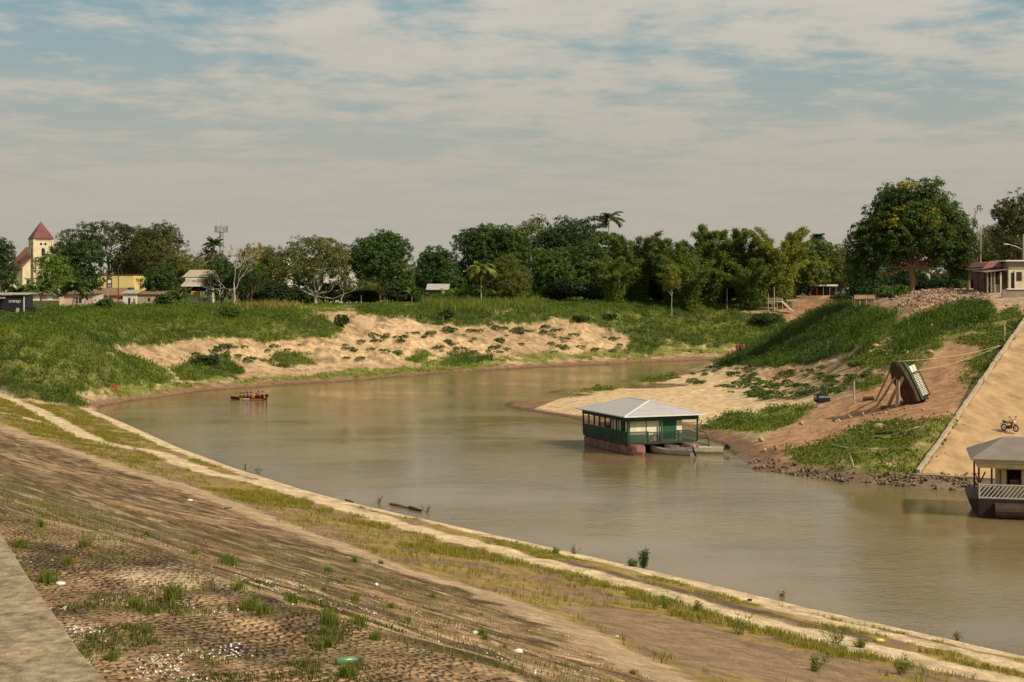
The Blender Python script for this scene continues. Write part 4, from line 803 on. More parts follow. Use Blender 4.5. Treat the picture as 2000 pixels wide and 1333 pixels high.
# ------------------------------------------------------------------ built things
class MB:
    """collects solid pieces and links them as ONE mesh object"""
    def __init__(s): s.v = []; s.f = []
    def add(s, V, Fc):
        o = len(s.v); s.v += [tuple(map(float, p)) for p in V]; s.f += [tuple(int(i)+o for i in f) for f in Fc]; return s
    def box(s, x0, x1, y0, y1, z0, z1):
        return s.add([(x, y, z) for z in (z0, z1) for x, y in ((x0, y0), (x1, y0), (x1, y1), (x0, y1))], [(3, 2, 1, 0), (4, 5, 6, 7), (0, 1, 5, 4), (1, 2, 6, 5), (2, 3, 7, 6), (3, 0, 4, 7)])
    def bar(s, a, b, w, h=None, up=(0, 0, 1)):
        a, b = Vector(a), Vector(b); d = (b-a).normalized(); u = Vector(up)
        if abs(d.dot(u)) > .97: u = Vector((1, 0, 0))
        r = d.cross(u).normalized()*w*.5; t = r.cross(d).normalized()*(h or w)*.5
        return s.add([p+q for p in (a, b) for q in (-r-t, r-t, r+t, -r+t)], [(3, 2, 1, 0), (4, 5, 6, 7), (0, 1, 5, 4), (1, 2, 6, 5), (2, 3, 7, 6), (3, 0, 4, 7)])
    def cyl(s, a, b, r0, r1=None, n=10):
        r1 = r0 if r1 is None else r1; a, b = Vector(a), Vector(b); d = (b-a).normalized(); u = Vector((1, 0, 0)) if abs(d.z) > .9 else Vector((0, 0, 1))
        x = d.cross(u).normalized(); y = d.cross(x); V = []
        for p, r in ((a, r0), (b, r1)): V += [p+(x*math.cos(2*math.pi*i/n)+y*math.sin(2*math.pi*i/n))*r for i in range(n)]
        return s.add(V, [(i, (i+1) % n, n+(i+1) % n, n+i) for i in range(n)]+[tuple(range(n-1, -1, -1)), tuple(range(n, 2*n))])
    def loft(s, rings, caps=True, close=True):
        n = len(rings[0]); V = [p for r in rings for p in r]; Fc = []
        for k in range(len(rings)-1):
            for i in range(n if close else n-1): j = (i+1) % n; Fc.append((k*n+i, k*n+j, (k+1)*n+j, (k+1)*n+i))
        if caps: Fc += [tuple(range(n-1, -1, -1)), tuple(range((len(rings)-1)*n, len(rings)*n))]
        return s.add(V, Fc)
    def tube(s, pts, rad, n=6):
        V, Fc = tube(pts, rad, n); return s.add(V, Fc)
    def torus(s, c, R_, r, axis='y', n=18, m=6):
        V = []
        for i in range(n):
            a = 2*math.pi*i/n
            for j in range(m):
                b = 2*math.pi*j/m; q = R_+r*math.cos(b); h = r*math.sin(b); V.append((c[0]+q*math.cos(a), c[1]+h, c[2]+q*math.sin(a)) if axis == 'y' else (c[0]+q*math.cos(a), c[1]+q*math.sin(a), c[2]+h))
        return s.add(V, [(i*m+j, i*m+(j+1) % m, ((i+1) % n)*m+(j+1) % m, ((i+1) % n)*m+j) for i in range(n) for j in range(m)])
    def build(s, name, mat, parent=None, smooth=False, bevel=0.0, loc=None):
        me = bpy.data.meshes.new(name); me.from_pydata(s.v, [], s.f); me.materials.append(mat)
        b = bmesh.new(); b.from_mesh(me); bmesh.ops.recalc_face_normals(b, faces=b.faces); b.to_mesh(me); b.free()
        if smooth: me.polygons.foreach_set('use_smooth', np.ones(len(me.polygons), bool))
        o = link(name, me, parent, loc)
        if bevel:
            md = o.modifiers.new('bevel', 'BEVEL'); md.width = bevel; md.segments = 2; md.limit_method = 'ANGLE'
        return o
GREENP = pm('green_paint', (.022, .065, .035), .3, 1.6, .6, .08); GREEND = pm('dark_green_paint', (.016, .045, .026), .55, 2.4, .65, .12, stretch=(1, 1, .25))
CREAM = pm('cream_paint', (.66, .62, .46), .2, 1.6, .7, .06, stretch=(1, 1, .3)); CREAM2 = pm('aged_cream_paint', (.58, .47, .27), .25, .9, .8, .1); PINKW = pm('faded_pink_wall', (.52, .40, .30), .22, .8, .85, .1)
ROOFL = pm('pale_metal_roof', (.38, .355, .35), .12, .7, .5, .05, stretch=(1, 3, 1)); ROOFD = pm('grey_metal_roof', (.20, .165, .135), .18, .8, .6, .05); TRIM = pm('white_trim', (.7, .69, .66), .1, 2, .6, .03)
OXIDE = pm('red_oxide_hull', (.20, .05, .038), .4, 1.1, .75, .15, c2=(.28, .16, .125)); BLACKH = pm('black_hull', (.022, .017, .015), .4, .9, .6, .1, c2=(.05, .03, .022)); RUSTM = pm('rusty_post', (.10, .04, .03), .4, 2, .8, .1)
ALU = pm('dull_aluminium', (.34, .31, .27), .2, 1.5, .5, .06, .3); ALUW = pm('pale_boat_paint', (.52, .47, .36), .2, 1.4, .55, .05); BLACK = pm('black_plastic', (.012, .012, .014), .3, 4, .4, .03)
WOODG = pm('grey_boards', (.34, .29, .23), .35, 1.5, .9, .15, stretch=(1, 1, .15)); WOODB = pm('brown_timber', (.20, .12, .07), .35, 1.2, .9, .2); WOODP = pm('pale_timber', (.42, .33, .24), .3, 1.5, .9, .15); WOODD = pm('dark_timber', (.07, .05, .038), .35, 1.5, .9, .1)
DARKW = pm('dark_opening', (.012, .011, .010), .3, 1, .4, 0); CONCM = pm('cast_concrete', (.36, .29, .20), .28, 1.1, .92, .3); GREYC = pm('grey_concrete', (.30, .28, .25), .2, 1.5, .9, .15)
REDP = pm('red_paint', (.34, .03, .025), .2, 2, .55, .05); ORG = pm('orange_paint', (.62, .16, .03), .15, 3, .4, .03); YEL = pm('yellow_wall', (.68, .52, .20), .1, .5, .8, .05); BRNS = pm('brown_panel', (.13, .06, .045), .2, 1, .7, .05)
WHITEW = pm('white_wall', (.66, .62, .57), .14, .7, .85, .08); TILE = pm('clay_tile_roof', (.30, .115, .065), .3, 1.3, .85, .2); REDR = pm('red_roof_sheet', (.14, .04, .04), .25, .8, .6, .08); BLUET = pm('blue_tank_plastic', (.02, .12, .15), .15, 2, .5, .02)
STEEL = pm('galvanised_steel', (.33, .31, .30), .2, 2, .5, .05, .5); BLKW = pm('black_boards', (.02, .019, .024), .35, 1.5, .7, .1, stretch=(.3, 1, 3)); GREENW = pm('green_stained_wall', (.10, .11, .035), .3, 1, .9, .1); ROPE = pm('pale_rope', (.52, .48, .24), .15, 8, .8, .05)
LETTER = pm('white_lettering', (.72, .70, .66), .08, 4, .6, 0); ORSIGN = pm('orange_sign', (.60, .27, .03), .15, 2, .6, .02); GLASSD = pm('dark_window_glass', (.02, .024, .028), .3, 1, .12, 0, spec=.5)
RAMPM = pm('packed_sand_ramp', (.34, .205, .10), .16, .5, .95, .5, c2=(.56, .37, .19), stretch=(1.5, .5, 1), detail=8)

# dirt ramp and its kerb
def ruv(u, v, dz=0.0):
    x, y = RO+RD*u+RN*v; return (x, y, ramp_z(x, y)+dz)
us = np.linspace(0, 76, 90); vs = np.linspace(0, 7.2, 16); V = []
for u in us:
    for v in vs:
        x, y, z = ruv(u, v); e = sm(6.2, 7.2, np.array(v)); V.append((x, y, min(z, 14.5)+float((vnoise(np.array(x*.8), np.array(y*.8), 4)-.5)*.10)+float(e)*.02))
i_ = np.arange(len(us)*len(vs)).reshape(len(us), len(vs)); Fc = np.stack([i_[:-1, :-1], i_[:-1, 1:], i_[1:, 1:], i_[1:, :-1]], -1).reshape(-1, 4)
tag(link('dirt_ramp', npmesh('dirt_ramp', np.array(V), Fc, RAMPM, smooth=True)), kind='structure')
m = MB(); rng = rs(8)
for k in range(34):
    u0, u1 = k*1.9, k*1.9+1.86; m.bar(ruv(u0, -.22+rng.normal()*.03, .07), ruv(u1, -.22+rng.normal()*.03, .07), .34, .46)
tag(m.build('kerb', CONCM, bevel=.04), 'long concrete kerb along the left edge of the dirt ramp', 'kerb')
m = MB(); m.bar(ruv(-.18, -.4, -.42), ruv(-.18, 7.2, -.42), .34, .9); tag(m.build('ramp_step', CONCM, bevel=.04), 'concrete end beam at the foot of the dirt ramp', 'step')

# green house boat
t = thing('houseboat', 'green and cream floating house with a pale hipped metal roof, moored by the sandbar', 'houseboat', (10.55, 130.7, 0), math.atan2(.37, .93))
WF, LF = 7.2, 9.7
def pontoon(x0, y0, y1, r, mat, parent):
    m = MB(); rings = []
    for y, k, dz in ((y0-.75, .45, .28), (y0-.5, .8, .1), (y0, 1, 0), (y1, 1, 0), (y1+.5, .8, .1), (y1+.8, .4, .3)):
        rings.append([(x0+r*k*1.3*a_, y, .32+dz+r*k*b_) for a_, b_ in ((1, -.4), (1, .55), (.8, .95), (-.8, .95), (-1, .55), (-1, -.4), (-.7, -1), (.7, -1))])
    m.loft(rings); return m.build('pontoon', mat, parent, bevel=.03)
pontoon(.85, -.1, LF-.2, .62, OXIDE, t); pontoon(WF-.85, -.1, LF-.2, .62, OXIDE, t)
m = MB().box(-.02, WF+.02, -.02, LF+.02, .93, 1.08)
for k in range(7): m.box(.05, WF-.05, .4+k*1.45, .55+k*1.45, .80, .927)
m.build('deck', WOODD, t)
# solid green skirt on the long side, cross braced rails on the front
MB().box(-.05, .0, 0, LF, 1.05, 2.02).build('side_panel', GREEND, t); MB().box(-.08, .03, -.02, LF, 2.02, 2.09).build('side_rail', GREENP, t)
def lattice(parent, x0, x1, y, z0, z1, mat, step=.23, w=.105, rev=False, cross=False):
    m = MB(); h = z1-z0; m.box(x0, x1, y-.03, y+.03, z1-.03, z1+.05); m.box(x0, x1, y-.03, y+.03, z0-.05, z0+.03)
    x = x0-h*.8
    while x < x1:
        a, b = x, x+h*.8; za, zb = z0, z1
        if rev: a, b = b, a
        lo, hi = min(a, b), max(a, b); pa, pb = [a, za], [b, zb]
        for p, q in ((pa, pb), (pb, pa)):
            if p[0] < x0: f = (x0-p[0])/(q[0]-p[0]); p[1] += (q[1]-p[1])*f; p[0] = x0
            if p[0] > x1: f = (x1-p[0])/(q[0]-p[0]); p[1] += (q[1]-p[1])*f; p[0] = x1
        if lo < x1-.05 and hi > x0+.05: m.bar((pa[0], y, pa[1]), (pb[0], y, pb[1]), w, .03, up=(0, 1, 0))
        x += step
    return m.build('railing', mat, parent)
lattice(t, .06, 2.0, -.02, 1.12, 2.05, GREENP); lattice(t, 3.48, 5.15, -.02, 1.12, 2.05, GREENP); lattice(t, 5.23, WF-.06, -.02, 1.12, 2.05, GREENP)
m = MB(); m.box(2.06, 3.4, -.05, .01, 1.95, 2.02); m.box(2.06, 3.4, -.05, .01, 1.08, 1.15)
for k in range(9): m.box(2.1+k*.155, 2.14+k*.155, -.04, 0, 1.15, 1.95)
m.bar((2.1, -.055, 1.2), (2.72, -.055, 1.92), .06, .03, up=(0, 1, 0)); m.bar((3.36, -.055, 1.2), (2.74, -.055, 1.92), .06, .03, up=(0, 1, 0)); m.build('gate', GREEND, t)
posts = [(0, -.02, 3.1), (2.03, -.02, 2.1), (3.44, -.02, 3.1), (5.19, -.02, 2.1), (WF, -.02, 3.1), (WF, LF, 3.1), (0, LF, 3.1), (WF, 4.8, 3.1)]+[(0, y, 3.1) for y in (1.15, 2.35, 3.6, 4.8, 6.0, 7.2, 8.45)]
for x, y, z in posts: MB().box(x-.06, x+.06, y-.06, y+.06, 1.08, z).build('post', GREEND, t)
m = MB().box(-.09, WF+.09, -.12, -.06, 3.04, 3.46); m.build('fascia', GREENP, t); MB().box(-.12, -.06, -.06, LF+.06, 3.04, 3.46).build('fascia', GREEND, t); MB().box(WF+.06, WF+.12, -.06, LF+.06, 3.04, 3.46).build('fascia', GREEND, t); MB().box(-.09, WF+.09, LF+.06, LF+.12, 3.04, 3.46).build('fascia', GREEND, t)
m = MB().box(.25, 5.75, .30, .40, 1.08, 3.4); m.box(.25, .35, .40, 4.05, 1.08, 3.4); m.box(5.65, 5.75, .40, 4.05, 1.08, 3.4); m.box(.25, 5.75, 4.05, 4.15, 1.08, 3.4); cab = m.build('cabin', CREAM, t)
MB().box(3.75, 5.15, .26, .297, 1.3, 3.02).build('shutter', pm('shutter_green', (.012, .085, .04), .25, 2, .55, .05), cab)
for x in (2.03, 3.42, .32): MB().box(x-.03, x+.03, .25, .296, 1.08, 3.3).build('batten', GREEND, cab)
MB().box(.21, .247, 1.0, 1.9, 1.1, 3.0).build('door', GREEND, cab)
for y in (2.35, 3.55): MB().box(.20, .246, y-.04, y+.04, 1.08, 3.3).build('batten', GREEND, cab)
lattice(t, 1.5, WF-.2, LF-.1, 1.12, 2.05, pm('white_slats', (.6, .58, .52), .1, 3, .7), rev=True)
m = MB(); m.box(.3, .5, 4.3, 5.2, 1.1, 2.3); m.build('cupboard', WOODD, t)
def hip(parent, x0, x1, y0, y1, z, rise, inset, mat, th=.07, along='y', name='roof'):
    m = MB()
    if along == 'y': r0, r1 = ((x0+x1)/2, y0+inset), ((x0+x1)/2, y1-inset)
    else: r0, r1 = (x0+inset, (y0+y1)/2), (x1-inset, (y0+y1)/2)
    P = [(x0, y0, z), (x1, y0, z), (x1, y1, z), (x0, y1, z), (*r0, z+rise), (*r1, z+rise)]; P2 = [(p[0], p[1], p[2]-th) for p in P]
    Fc = [(0, 1, 4), (1, 2, 5, 4), (2, 3, 5), (3, 0, 4, 5)] if along == 'y' else [(0, 1, 5, 4), (1, 2, 5), (2, 3, 4, 5), (3, 0, 4)]
    F2 = [tuple(6+i for i in reversed(f)) for f in Fc]; m.add(P+P2, Fc+F2+[(i, 6+i, 6+(i+1) % 4, (i+1) % 4) for i in range(4)]); return m.build(name, mat, parent), P
rf, P = hip(t, -.62, WF+.62, -.62, LF+.62, 3.56, 1.12, 3.4, ROOFL)
m = MB()
for a, b in ((0, 4), (1, 4), (2, 5), (3, 5), (4, 5)): m.bar(Vector(P[a])+Vector((0, 0, .015)), Vector(P[b])+Vector((0, 0, .015)), .16, .035)
for a, b in ((0, 1), (1, 2), (2, 3), (3, 0)): m.bar(Vector(P[a])+Vector((0, 0, -.03)), Vector(P[b])+Vector((0, 0, -.03)), .05, .11)
m.build('ridge_cap', TRIM, rf)
m = MB(); m.bar((5.9, .1, 2.75), (WF, .1, 2.75), .05); m.tube([(5.8, .4, 2.5), (6.4, 0, 2.1), (6.9, -.2, 1.95)], .03); m.build('clothes_line', STEEL, t)
m = MB()
for a, b in (((WF+.1, -.1, 1.3), (WF+.9, -.5, 1.25)), ((WF+.9, -.5, 1.25), (WF+.95, -.5, .5)), ((WF+.1, -.1, 1.9), (WF+.6, -.4, 1.85)), ((WF+.6, -.4, 1.85), (WF+.8, -.5, 1.3)), ((WF+.2, .2, .8), (WF+1.0, -.4, .6))): m.cyl(a, b, .04)
m.build('mooring_arm', BLACK, t)
def canoe(name, label, loc, rz, L_, B, D, mat, rise=.35):
    """open narrow hull, bow towards +x, with thwarts"""
    t = thing(name, label, 'boat', loc, rz); outer, inner = [], []
    for k in range(11):
        s = k/10; x = -L_/2+s*L_; w = B/2*(1-max(0, (s-.45)/.55)**2.2*.96)*(.86+.14*min(1, s*4)); z = rise*max(0, (s-.55)/.45)**1.8; b = D*.05+z*.8
        outer.append([(x, -w, D+z), (x, -w*.92, D*.45+z*.8), (x, -w*.6, b), (x, w*.6, b), (x, w*.92, D*.45+z*.8), (x, w, D+z)])
        w2 = max(w-.035, .005); inner.append([(x, w2, D+z-.005), (x, w2*.9, D*.45+z*.8+.03), (x, w2*.58, b+.04), (x, -w2*.58, b+.04), (x, -w2*.9, D*.45+z*.8+.03), (x, -w2, D+z-.005)])
    m = MB(); m.loft([o+i for o, i in zip(outer, inner)], caps=True); m.build('hull', mat, t, bevel=0)
    for x in (-.28*L_, -.02*L_, .2*L_): MB().box(x-.12, x+.12, -B*.44, B*.44, D*.72, D*.77).build('thwart', mat, t)
    return t
def outboard(label, loc, rz, tilt=0.0, mat=None):
    """outboard motor; clamps at its origin, propeller leg behind (-x)"""
    t = thing('outboard_motor', label, 'outboard motor', loc, rz); t.rotation_euler = (0, tilt, rz)
    m = MB(); m.loft([[(x*k-.18, y*k, z) for x, y in ((-.26, -.13), (.16, -.15), (.22, 0), (.16, .15), (-.26, .13), (-.32, 0))] for z, k in ((.12, .8), (.2, 1), (.42, .98), (.52, .7))]); m.build('cowling', mat or BLACK, t, bevel=.02)
    MB().box(-.26, -.12, -.05, .05, -.62, .119).build('leg', BLACK, t); m = MB(); m.cyl((-.40, 0, -.55), (-.08, 0, -.55), .05); m.box(-.42, -.2, -.02, .02, -.76, -.6)
    for a in range(3): m.bar((-.42, 0, -.55), (-.42, .15*math.cos(a*2.1), -.55+.15*math.sin(a*2.1)), .06, .02)
    m.build('propeller', STEEL, t); m = MB(); m.cyl((-.05, 0, .22), (.5, .05, .3), .025); m.build('tiller', BLACK, t); return t
w1 = math.atan2(2.0, -3.3); c1 = ray(1311, 887, z=.05); canoe('canoe', 'small dark grey aluminium canoe in front of the green house boat', (c1[0], c1[1], -.08), w1, 4.2, 1.15, .52, ALU)
sx_, sy_ = c1[0]-math.cos(w1)*2.05, c1[1]-math.sin(w1)*2.05; outboard('small outboard motor on the stern of the dark grey canoe', (sx_, sy_, .46), w1, .35, ALU)
w2 = math.atan2(.75, -5); c2 = ray(1354, 885, z=.05); canoe('canoe', 'longer pale canoe behind the dark grey one, beside the house boat', (c2[0]+.1, c2[1]+.35, -.05), w2, 5.4, 1.3, .62, ALUW)
sx_, sy_ = c2[0]+.1-math.cos(w2)*2.7, c2[1]+.35-math.sin(w2)*2.7; outboard('black outboard motor tilted up on the stern of the pale canoe', (sx_, sy_, .58), w2, -.75)
m = MB(); m.loft([[(x*k, y*k, z) for x, y in ((-.25, -.18), (.25, -.18), (.25, .18), (-.25, .18))] for z, k in ((0, 1), (.25, 1), (.32, .7))]); m.cyl((0, 0, .32), (0, 0, .38), .05); o = m.build('fuel_can', BLACK, None, bevel=.03); o.location = (sx_-.9, sy_+.1, .12); tag(o, 'black fuel can standing in the stern of the pale canoe', 'fuel can')

# second house boat, cut by the right edge
hx, hy, _ = ray(1912, 1012, z=0); t = thing('houseboat', 'cream floating house on a black barge at the right edge', 'houseboat', (hx, hy, 0), R(-15))
m = MB(); rings = []
for x, zt, zb, k in ((-.62, 1.26, .98, .9), (-.35, 1.27, .45, .96), (0, 1.27, .0, 1), (.25, 1.27, -.3, 1), (9.5, 1.27, -.3, 1)): rings.append([(x, .0+(1-k)*3, zb), (x, 6-(1-k)*3, zb), (x, 6-(1-k)*3, zt), (x, .0+(1-k)*3, zt)])
m.loft(rings); m.build('barge', BLACKH, t, bevel=.03)
m = MB()
for k in range(3): m.cyl((1.0+k*2.9, -.05, .55), (3.8+k*2.9, -.05, .55), .5, n=14)
m.build('float_tank', pm('rusty_black_tank', (.035, .022, .018), .4, 1.0, .65, .12, c2=(.09, .05, .035)), t)
lattice(t, .06, 2.95, .04, 1.36, 2.2, pm('weathered_white_rail', (.5, .46, .38), .2, 3, .8), step=.26, w=.075); lattice(t, 3.05, 9.4, .04, 1.36, 2.2, MATS['weathered_white_rail'], step=.26, w=.075)
for x in (.03, 3.0, 6.0): MB().box(x-.05, x+.05, .0, .09, 1.28, 2.3).build('rail_post', MATS['weathered_white_rail'], t)
for x, y in ((.0, .1), (1.0, 3.2), (.0, 5.9), (9, .1), (9, 5.9)): MB().box(x-.06, x+.06, y-.06, y+.06, 1.28, 3.32).build('post', RUSTM, t)
lat = MB(); lat.bar((.03, .1, 2.25), (.6, 3.6, 2.6), .07); lat.bar((.03, .1, 2.28), (.03, 5.9, 2.28), .06); lat.build('side_rail', WOODD, t)
m = MB(); WX = [(1.72, 2.35)]
m.box(1.35, 1.8, .85, .95, 1.28, 3.3); m.box(1.8, 2.7, .85, .95, 1.28, 2.15); m.box(1.8, 2.7, .85, .95, 3.15, 3.3); m.box(2.7, 9.0, .85, .95, 1.28, 3.3); m.box(1.35, 1.45, .95, 5.5, 1.28, 3.3); cab = m.build('cabin', CREAM2, t)
MB().box(1.46, 8.9, 4.0, 4.1, 1.28, 3.3).build('inner_wall', BRNS, cab); m = MB(); m.box(1.78, 1.84, .81, .97, 2.12, 3.16); m.box(2.66, 2.72, .81, .97, 2.12, 3.16); m.box(1.84, 2.66, .81, .97, 2.12, 2.17); m.build('window_frame', RUSTM, cab); MB().box(2.0, 2.6, 1.1, 1.5, 1.3, 2.45).build('table', WOODB, cab)
MB().box(1.36, 1.42, .78, .845, 1.28, 3.1).build('corner_post', RUSTM, cab)
for z0, z1, mt, o in ((3.32, 3.62, CREAM2, 0), (3.64, 3.82, pm('pale_fascia', (.6, .5, .34), .15, 1, .8), -.12)):
    m = MB(); m.box(-.1+o, 9.3-o, -.08+o, -.02+o, z0, z1); m.box(-.1+o, -.04+o, -.02+o, 6.2-o, z0, z1); m.build('fascia', mt, t)
hip(t, -.52, 9.8, -.5, 6.5, 3.93, 1.2, 2.3, ROOFD, along='x')

# narrow motor boat out on the river, with its passengers
bx, by, _ = ray(484, 781, z=0); BRZ = math.atan2(.35, -1)
bt = canoe('motor_boat', 'narrow red, white and orange motor boat carrying people in life vests', (bx, by, -.16), BRZ, 5.4, 1.15, .40, pm('dark_red_hull', (.10, .018, .018), .25, 1.5, .5, .04), rise=.2)
def band(x0, x1, mat, nm):
    for s in (-1, 1): MB().box(x0, x1, s*.575-.012, s*.575+.012, .22, .38).build(nm, mat, bt)
band(-2.6, -.75, ORG, 'orange_stripe'); band(-.6, .5, LETTER, 'white_stripe'); 
for s in (-1, 1): MB().bar((.62, s*.56, .2), (.95, s*.53, .38), .22, .02, up=(0, 1, 0)).build('yellow_stripe', pm('yellow_paint', (.62, .42, .03), .1, 3, .5, 0), bt)
def L2W(x, y, z): c, s = math.cos(BRZ), math.sin(BRZ); return (bx+x*c-y*s, by+x*s+y*c, z-.24)
outboard('outboard motor driving the narrow motor boat', L2W(-2.72, 0, .56), BRZ)
SKIN = pm('skin', (.22, .12, .075), .15, 6, .6, .02); HAIR = pm('dark_hair', (.012, .009, .008), .3, 8, .6, .05)
def cloth(nm, c): return pm('cloth_'+nm, c, .15, 6, .85, .05)
def person(label, loc, rz, pose, top, bottom, group=None, vest=None):
    """one continuous skinned body, with clothes and hair as its children"""
    t = None; J = {}
    if pose == 'sit':
        J = dict(pelvis=(0, 0, .10, .13), waist=(0.0, 0, .28, .12), chest=(.02, 0, .46, .145), neck=(.03, 0, .62, .055), head0=(.045, 0, .70, .085), head1=(.05, 0, .80, .098), head2=(.045, 0, .88, .075),
                 hl=(.05, .09, .07, .10), kl=(.42, .12, .14, .07), al=(.46, .12, -.28, .05), fl=(.62, .13, -.31, .045), sl=(.02, .19, .54, .065), el=(.10, .24, .28, .05), wl=(.34, .17, .22, .036), gl=(.42, .15, .22, .042))
    else:
        b = .0
        J = dict(pelvis=(0, 0, .92, .13), waist=(0, 0, 1.06, .118), chest=(.02, 0, 1.28, .15), neck=(.02, 0, 1.46, .055), head0=(.03, 0, 1.53, .083), head1=(.035, 0, 1.62, .098), head2=(.03, 0, 1.70, .075),
                 hl=(0, .09, .86, .105), kl=(.05, .11, .47, .068), al=(-.02, .12, .08, .045), fl=(.14, .13, .04, .045), sl=(.01, .19, 1.38, .065), el=(-.02, .25, 1.12, .05), wl=(.08, .25, .88, .036), gl=(.10, .25, .79, .042))
    for k in ('h', 'k', 'a', 'f', 's', 'e', 'w', 'g'): p = J[k+'l']; J[k+'r'] = (p[0]+(.12 if k in 'ka' and pose != 'sit' else .03 if k in 'ew' else 0), -p[1], p[2], p[3])
    E = [('pelvis', 'waist'), ('waist', 'chest'), ('chest', 'neck'), ('neck', 'head0'), ('head0', 'head1'), ('head1', 'head2')]
    for s in 'lr': E += [('pelvis', 'h'+s), ('h'+s, 'k'+s), ('k'+s, 'a'+s), ('a'+s, 'f'+s), ('chest', 's'+s), ('s'+s, 'e'+s), ('e'+s, 'w'+s), ('w'+s, 'g'+s)]
    for s, sg in (('l', 1), ('r', -1)):           # five fingers of different lengths, the thumb at the side of the palm
        g = J['g'+s]
        for q, (dy, ln) in enumerate(((-.028, .07), (-.01, .085), (.01, .08), (.028, .06))): J['f%d%s' % (q, s)] = (g[0]+ln*.55, g[1]+dy, g[2]-ln*.8, .009); E.append(('g'+s, 'f%d%s' % (q, s)))
        J['t'+s] = (g[0]+.055, g[1]-sg*.05, g[2]-.01, .011); E.append(('g'+s, 't'+s))
    ks = list(J); me = bpy.data.meshes.new('person'); me.from_pydata([J[k][:3] for k in ks], [(ks.index(a), ks.index(b)) for a, b in E], []); me.materials.append(SKIN)
    o = link('person', me, None, loc, (0, 0, rz)); tag(o, label, 'person', group); md = o.modifiers.new('skin', 'SKIN')
    for v, k in zip(me.skin_vertices[0].data if me.skin_vertices else [], ks): v.radius = (J[k][3],)*2
    if not me.skin_vertices:
        b = bmesh.new(); b.from_mesh(me); b.verts.layers.skin.verify(); b.to_mesh(me); b.free()
        for v, k in zip(me.skin_vertices[0].data, ks): v.radius = (J[k][3],)*2
    me.skin_vertices[0].data[0].use_root = True; ss = o.modifiers.new('smooth', 'SUBSURF'); ss.levels = 1; ss.render_levels = 1
    def sleeve(seq, grow): return tube([J[k][:3] for k in seq], [J[k][3]*grow for k in seq], 10)
    m = MB(); p, w, c, n = (Vector(J[k][:3]) for k in ('pelvis', 'waist', 'chest', 'neck')); rings = []
    for q, rx, ry in ((p+(w-p)*.1, .15, .185), (w, .14, .175), (c, .165, .215), (c+(n-c)*.55, .13, .20), (c+(n-c)*.85, .07, .08)): rings.append([tuple(q+Vector((rx*math.cos(a*math.pi/6), ry*math.sin(a*math.pi/6), 0))) for a in range(12)])
    m.loft(rings)
    for s in 'lr': a, b = Vector(J['s'+s][:3]), Vector(J['e'+s][:3]); m.cyl(a, a+(b-a)*.7, .085, .07)
    m.build('shirt', top, o, smooth=True)
    m = MB()
    for s in 'lr': h, k = Vector(J['h'+s][:3]), Vector(J['k'+s][:3]); m.cyl(h, h+(k-h)*1.05, .135, .09)
    q = Vector(J['pelvis'][:3]); m.cyl(q-Vector((0, 0, .1)), q+Vector((0, 0, .1)), .17, .17, 12); m.build('shorts', bottom, o, smooth=True)
    if vest:
        m = MB(); rings = []
        for q, rx, ry in ((w, .18, .215), (c, .20, .245), (c+(n-c)*.5, .16, .2)): rings.append([tuple(q+Vector((rx*math.cos(a*math.pi/6), ry*math.sin(a*math.pi/6), 0))) for a in range(12)])
        m.loft(rings); m.build('life_vest', vest, o, smooth=True)
    h1 = Vector(J['head1'][:3])+Vector((-.015, 0, .03)); m = MB(); m.loft([[tuple(h1+Vector((r*math.cos(a*math.pi/5), r*math.sin(a*math.pi/5), z))) for a in range(10)] for z, r in ((-.02, .108), (.04, .112), (.09, .085), (.118, .03))]); m.build('hair', HAIR, o, smooth=True)
    m = MB()
    for s in (-1, 1): m.cyl(h1+Vector((.085, s*.035, -.02)), h1+Vector((.115, s*.035, -.02)), .012, .01, 6)
    m.build('eyes', HAIR, o)
    return o
RV, DKC, WHC, GRC, BLC = cloth('red', (.34, .025, .035)), cloth('dark', (.02, .02, .025)), cloth('white', (.6, .58, .55)), cloth('grey', (.12, .13, .11)), cloth('navy', (.02, .03, .06))
for x, y, lab, tp, vs_, ps in ((1.05, .0, 'crouching passenger in dark red at the bow of the motor boat', RV, None, .0), (.45, .22, 'passenger in a dark shirt behind the one at the bow', DKC, None, 0), (.15, -.2, 'passenger in a white shirt seated left of the middle of the motor boat', WHC, None, 0), (-.15, .2, 'passenger with a red life vest in the middle of the motor boat', DKC, RV, .16), (-.45, -.2, 'passenger in a red shirt in the middle of the motor boat', RV, None, .1), (-1.35, .0, 'passenger in dark clothes seated low near the stern', DKC, None, 0), (-1.85, .25, 'passenger in a pink red life vest near the stern', BLC, RV, .3), (-2.25, -.15, 'steersman in a red life vest beside the outboard motor', GRC, RV, .32)):
    person(lab, L2W(x, y, .30+ps*.8), BRZ+rng.uniform(-.3, .3), 'sit', tp, DKC, 'people in the motor boat', vs_)
for px, py, lab, tp, bt_ in ((1440, 690.5, 'person in dark red standing leftmost on the far beach', RV, RV), (1446, 689.5, 'person in grey and black standing between the two in red on the far beach', GRC, DKC), (1452, 688.5, 'person in pink red standing rightmost on the far beach', cloth('pink', (.42, .07, .09)), RV)):
    x, y, z = hit(px, py); person(lab, (x, y, z), R(rng.uniform(-150, -40)), 'stand', tp, bt_, 'people on the far beach')
x, y, z = hit(1423, 697); person('person in red crouching at the water by the mound', (x, y, z+.3), R(-100), 'sit', RV, RV, 'people on the far beach')

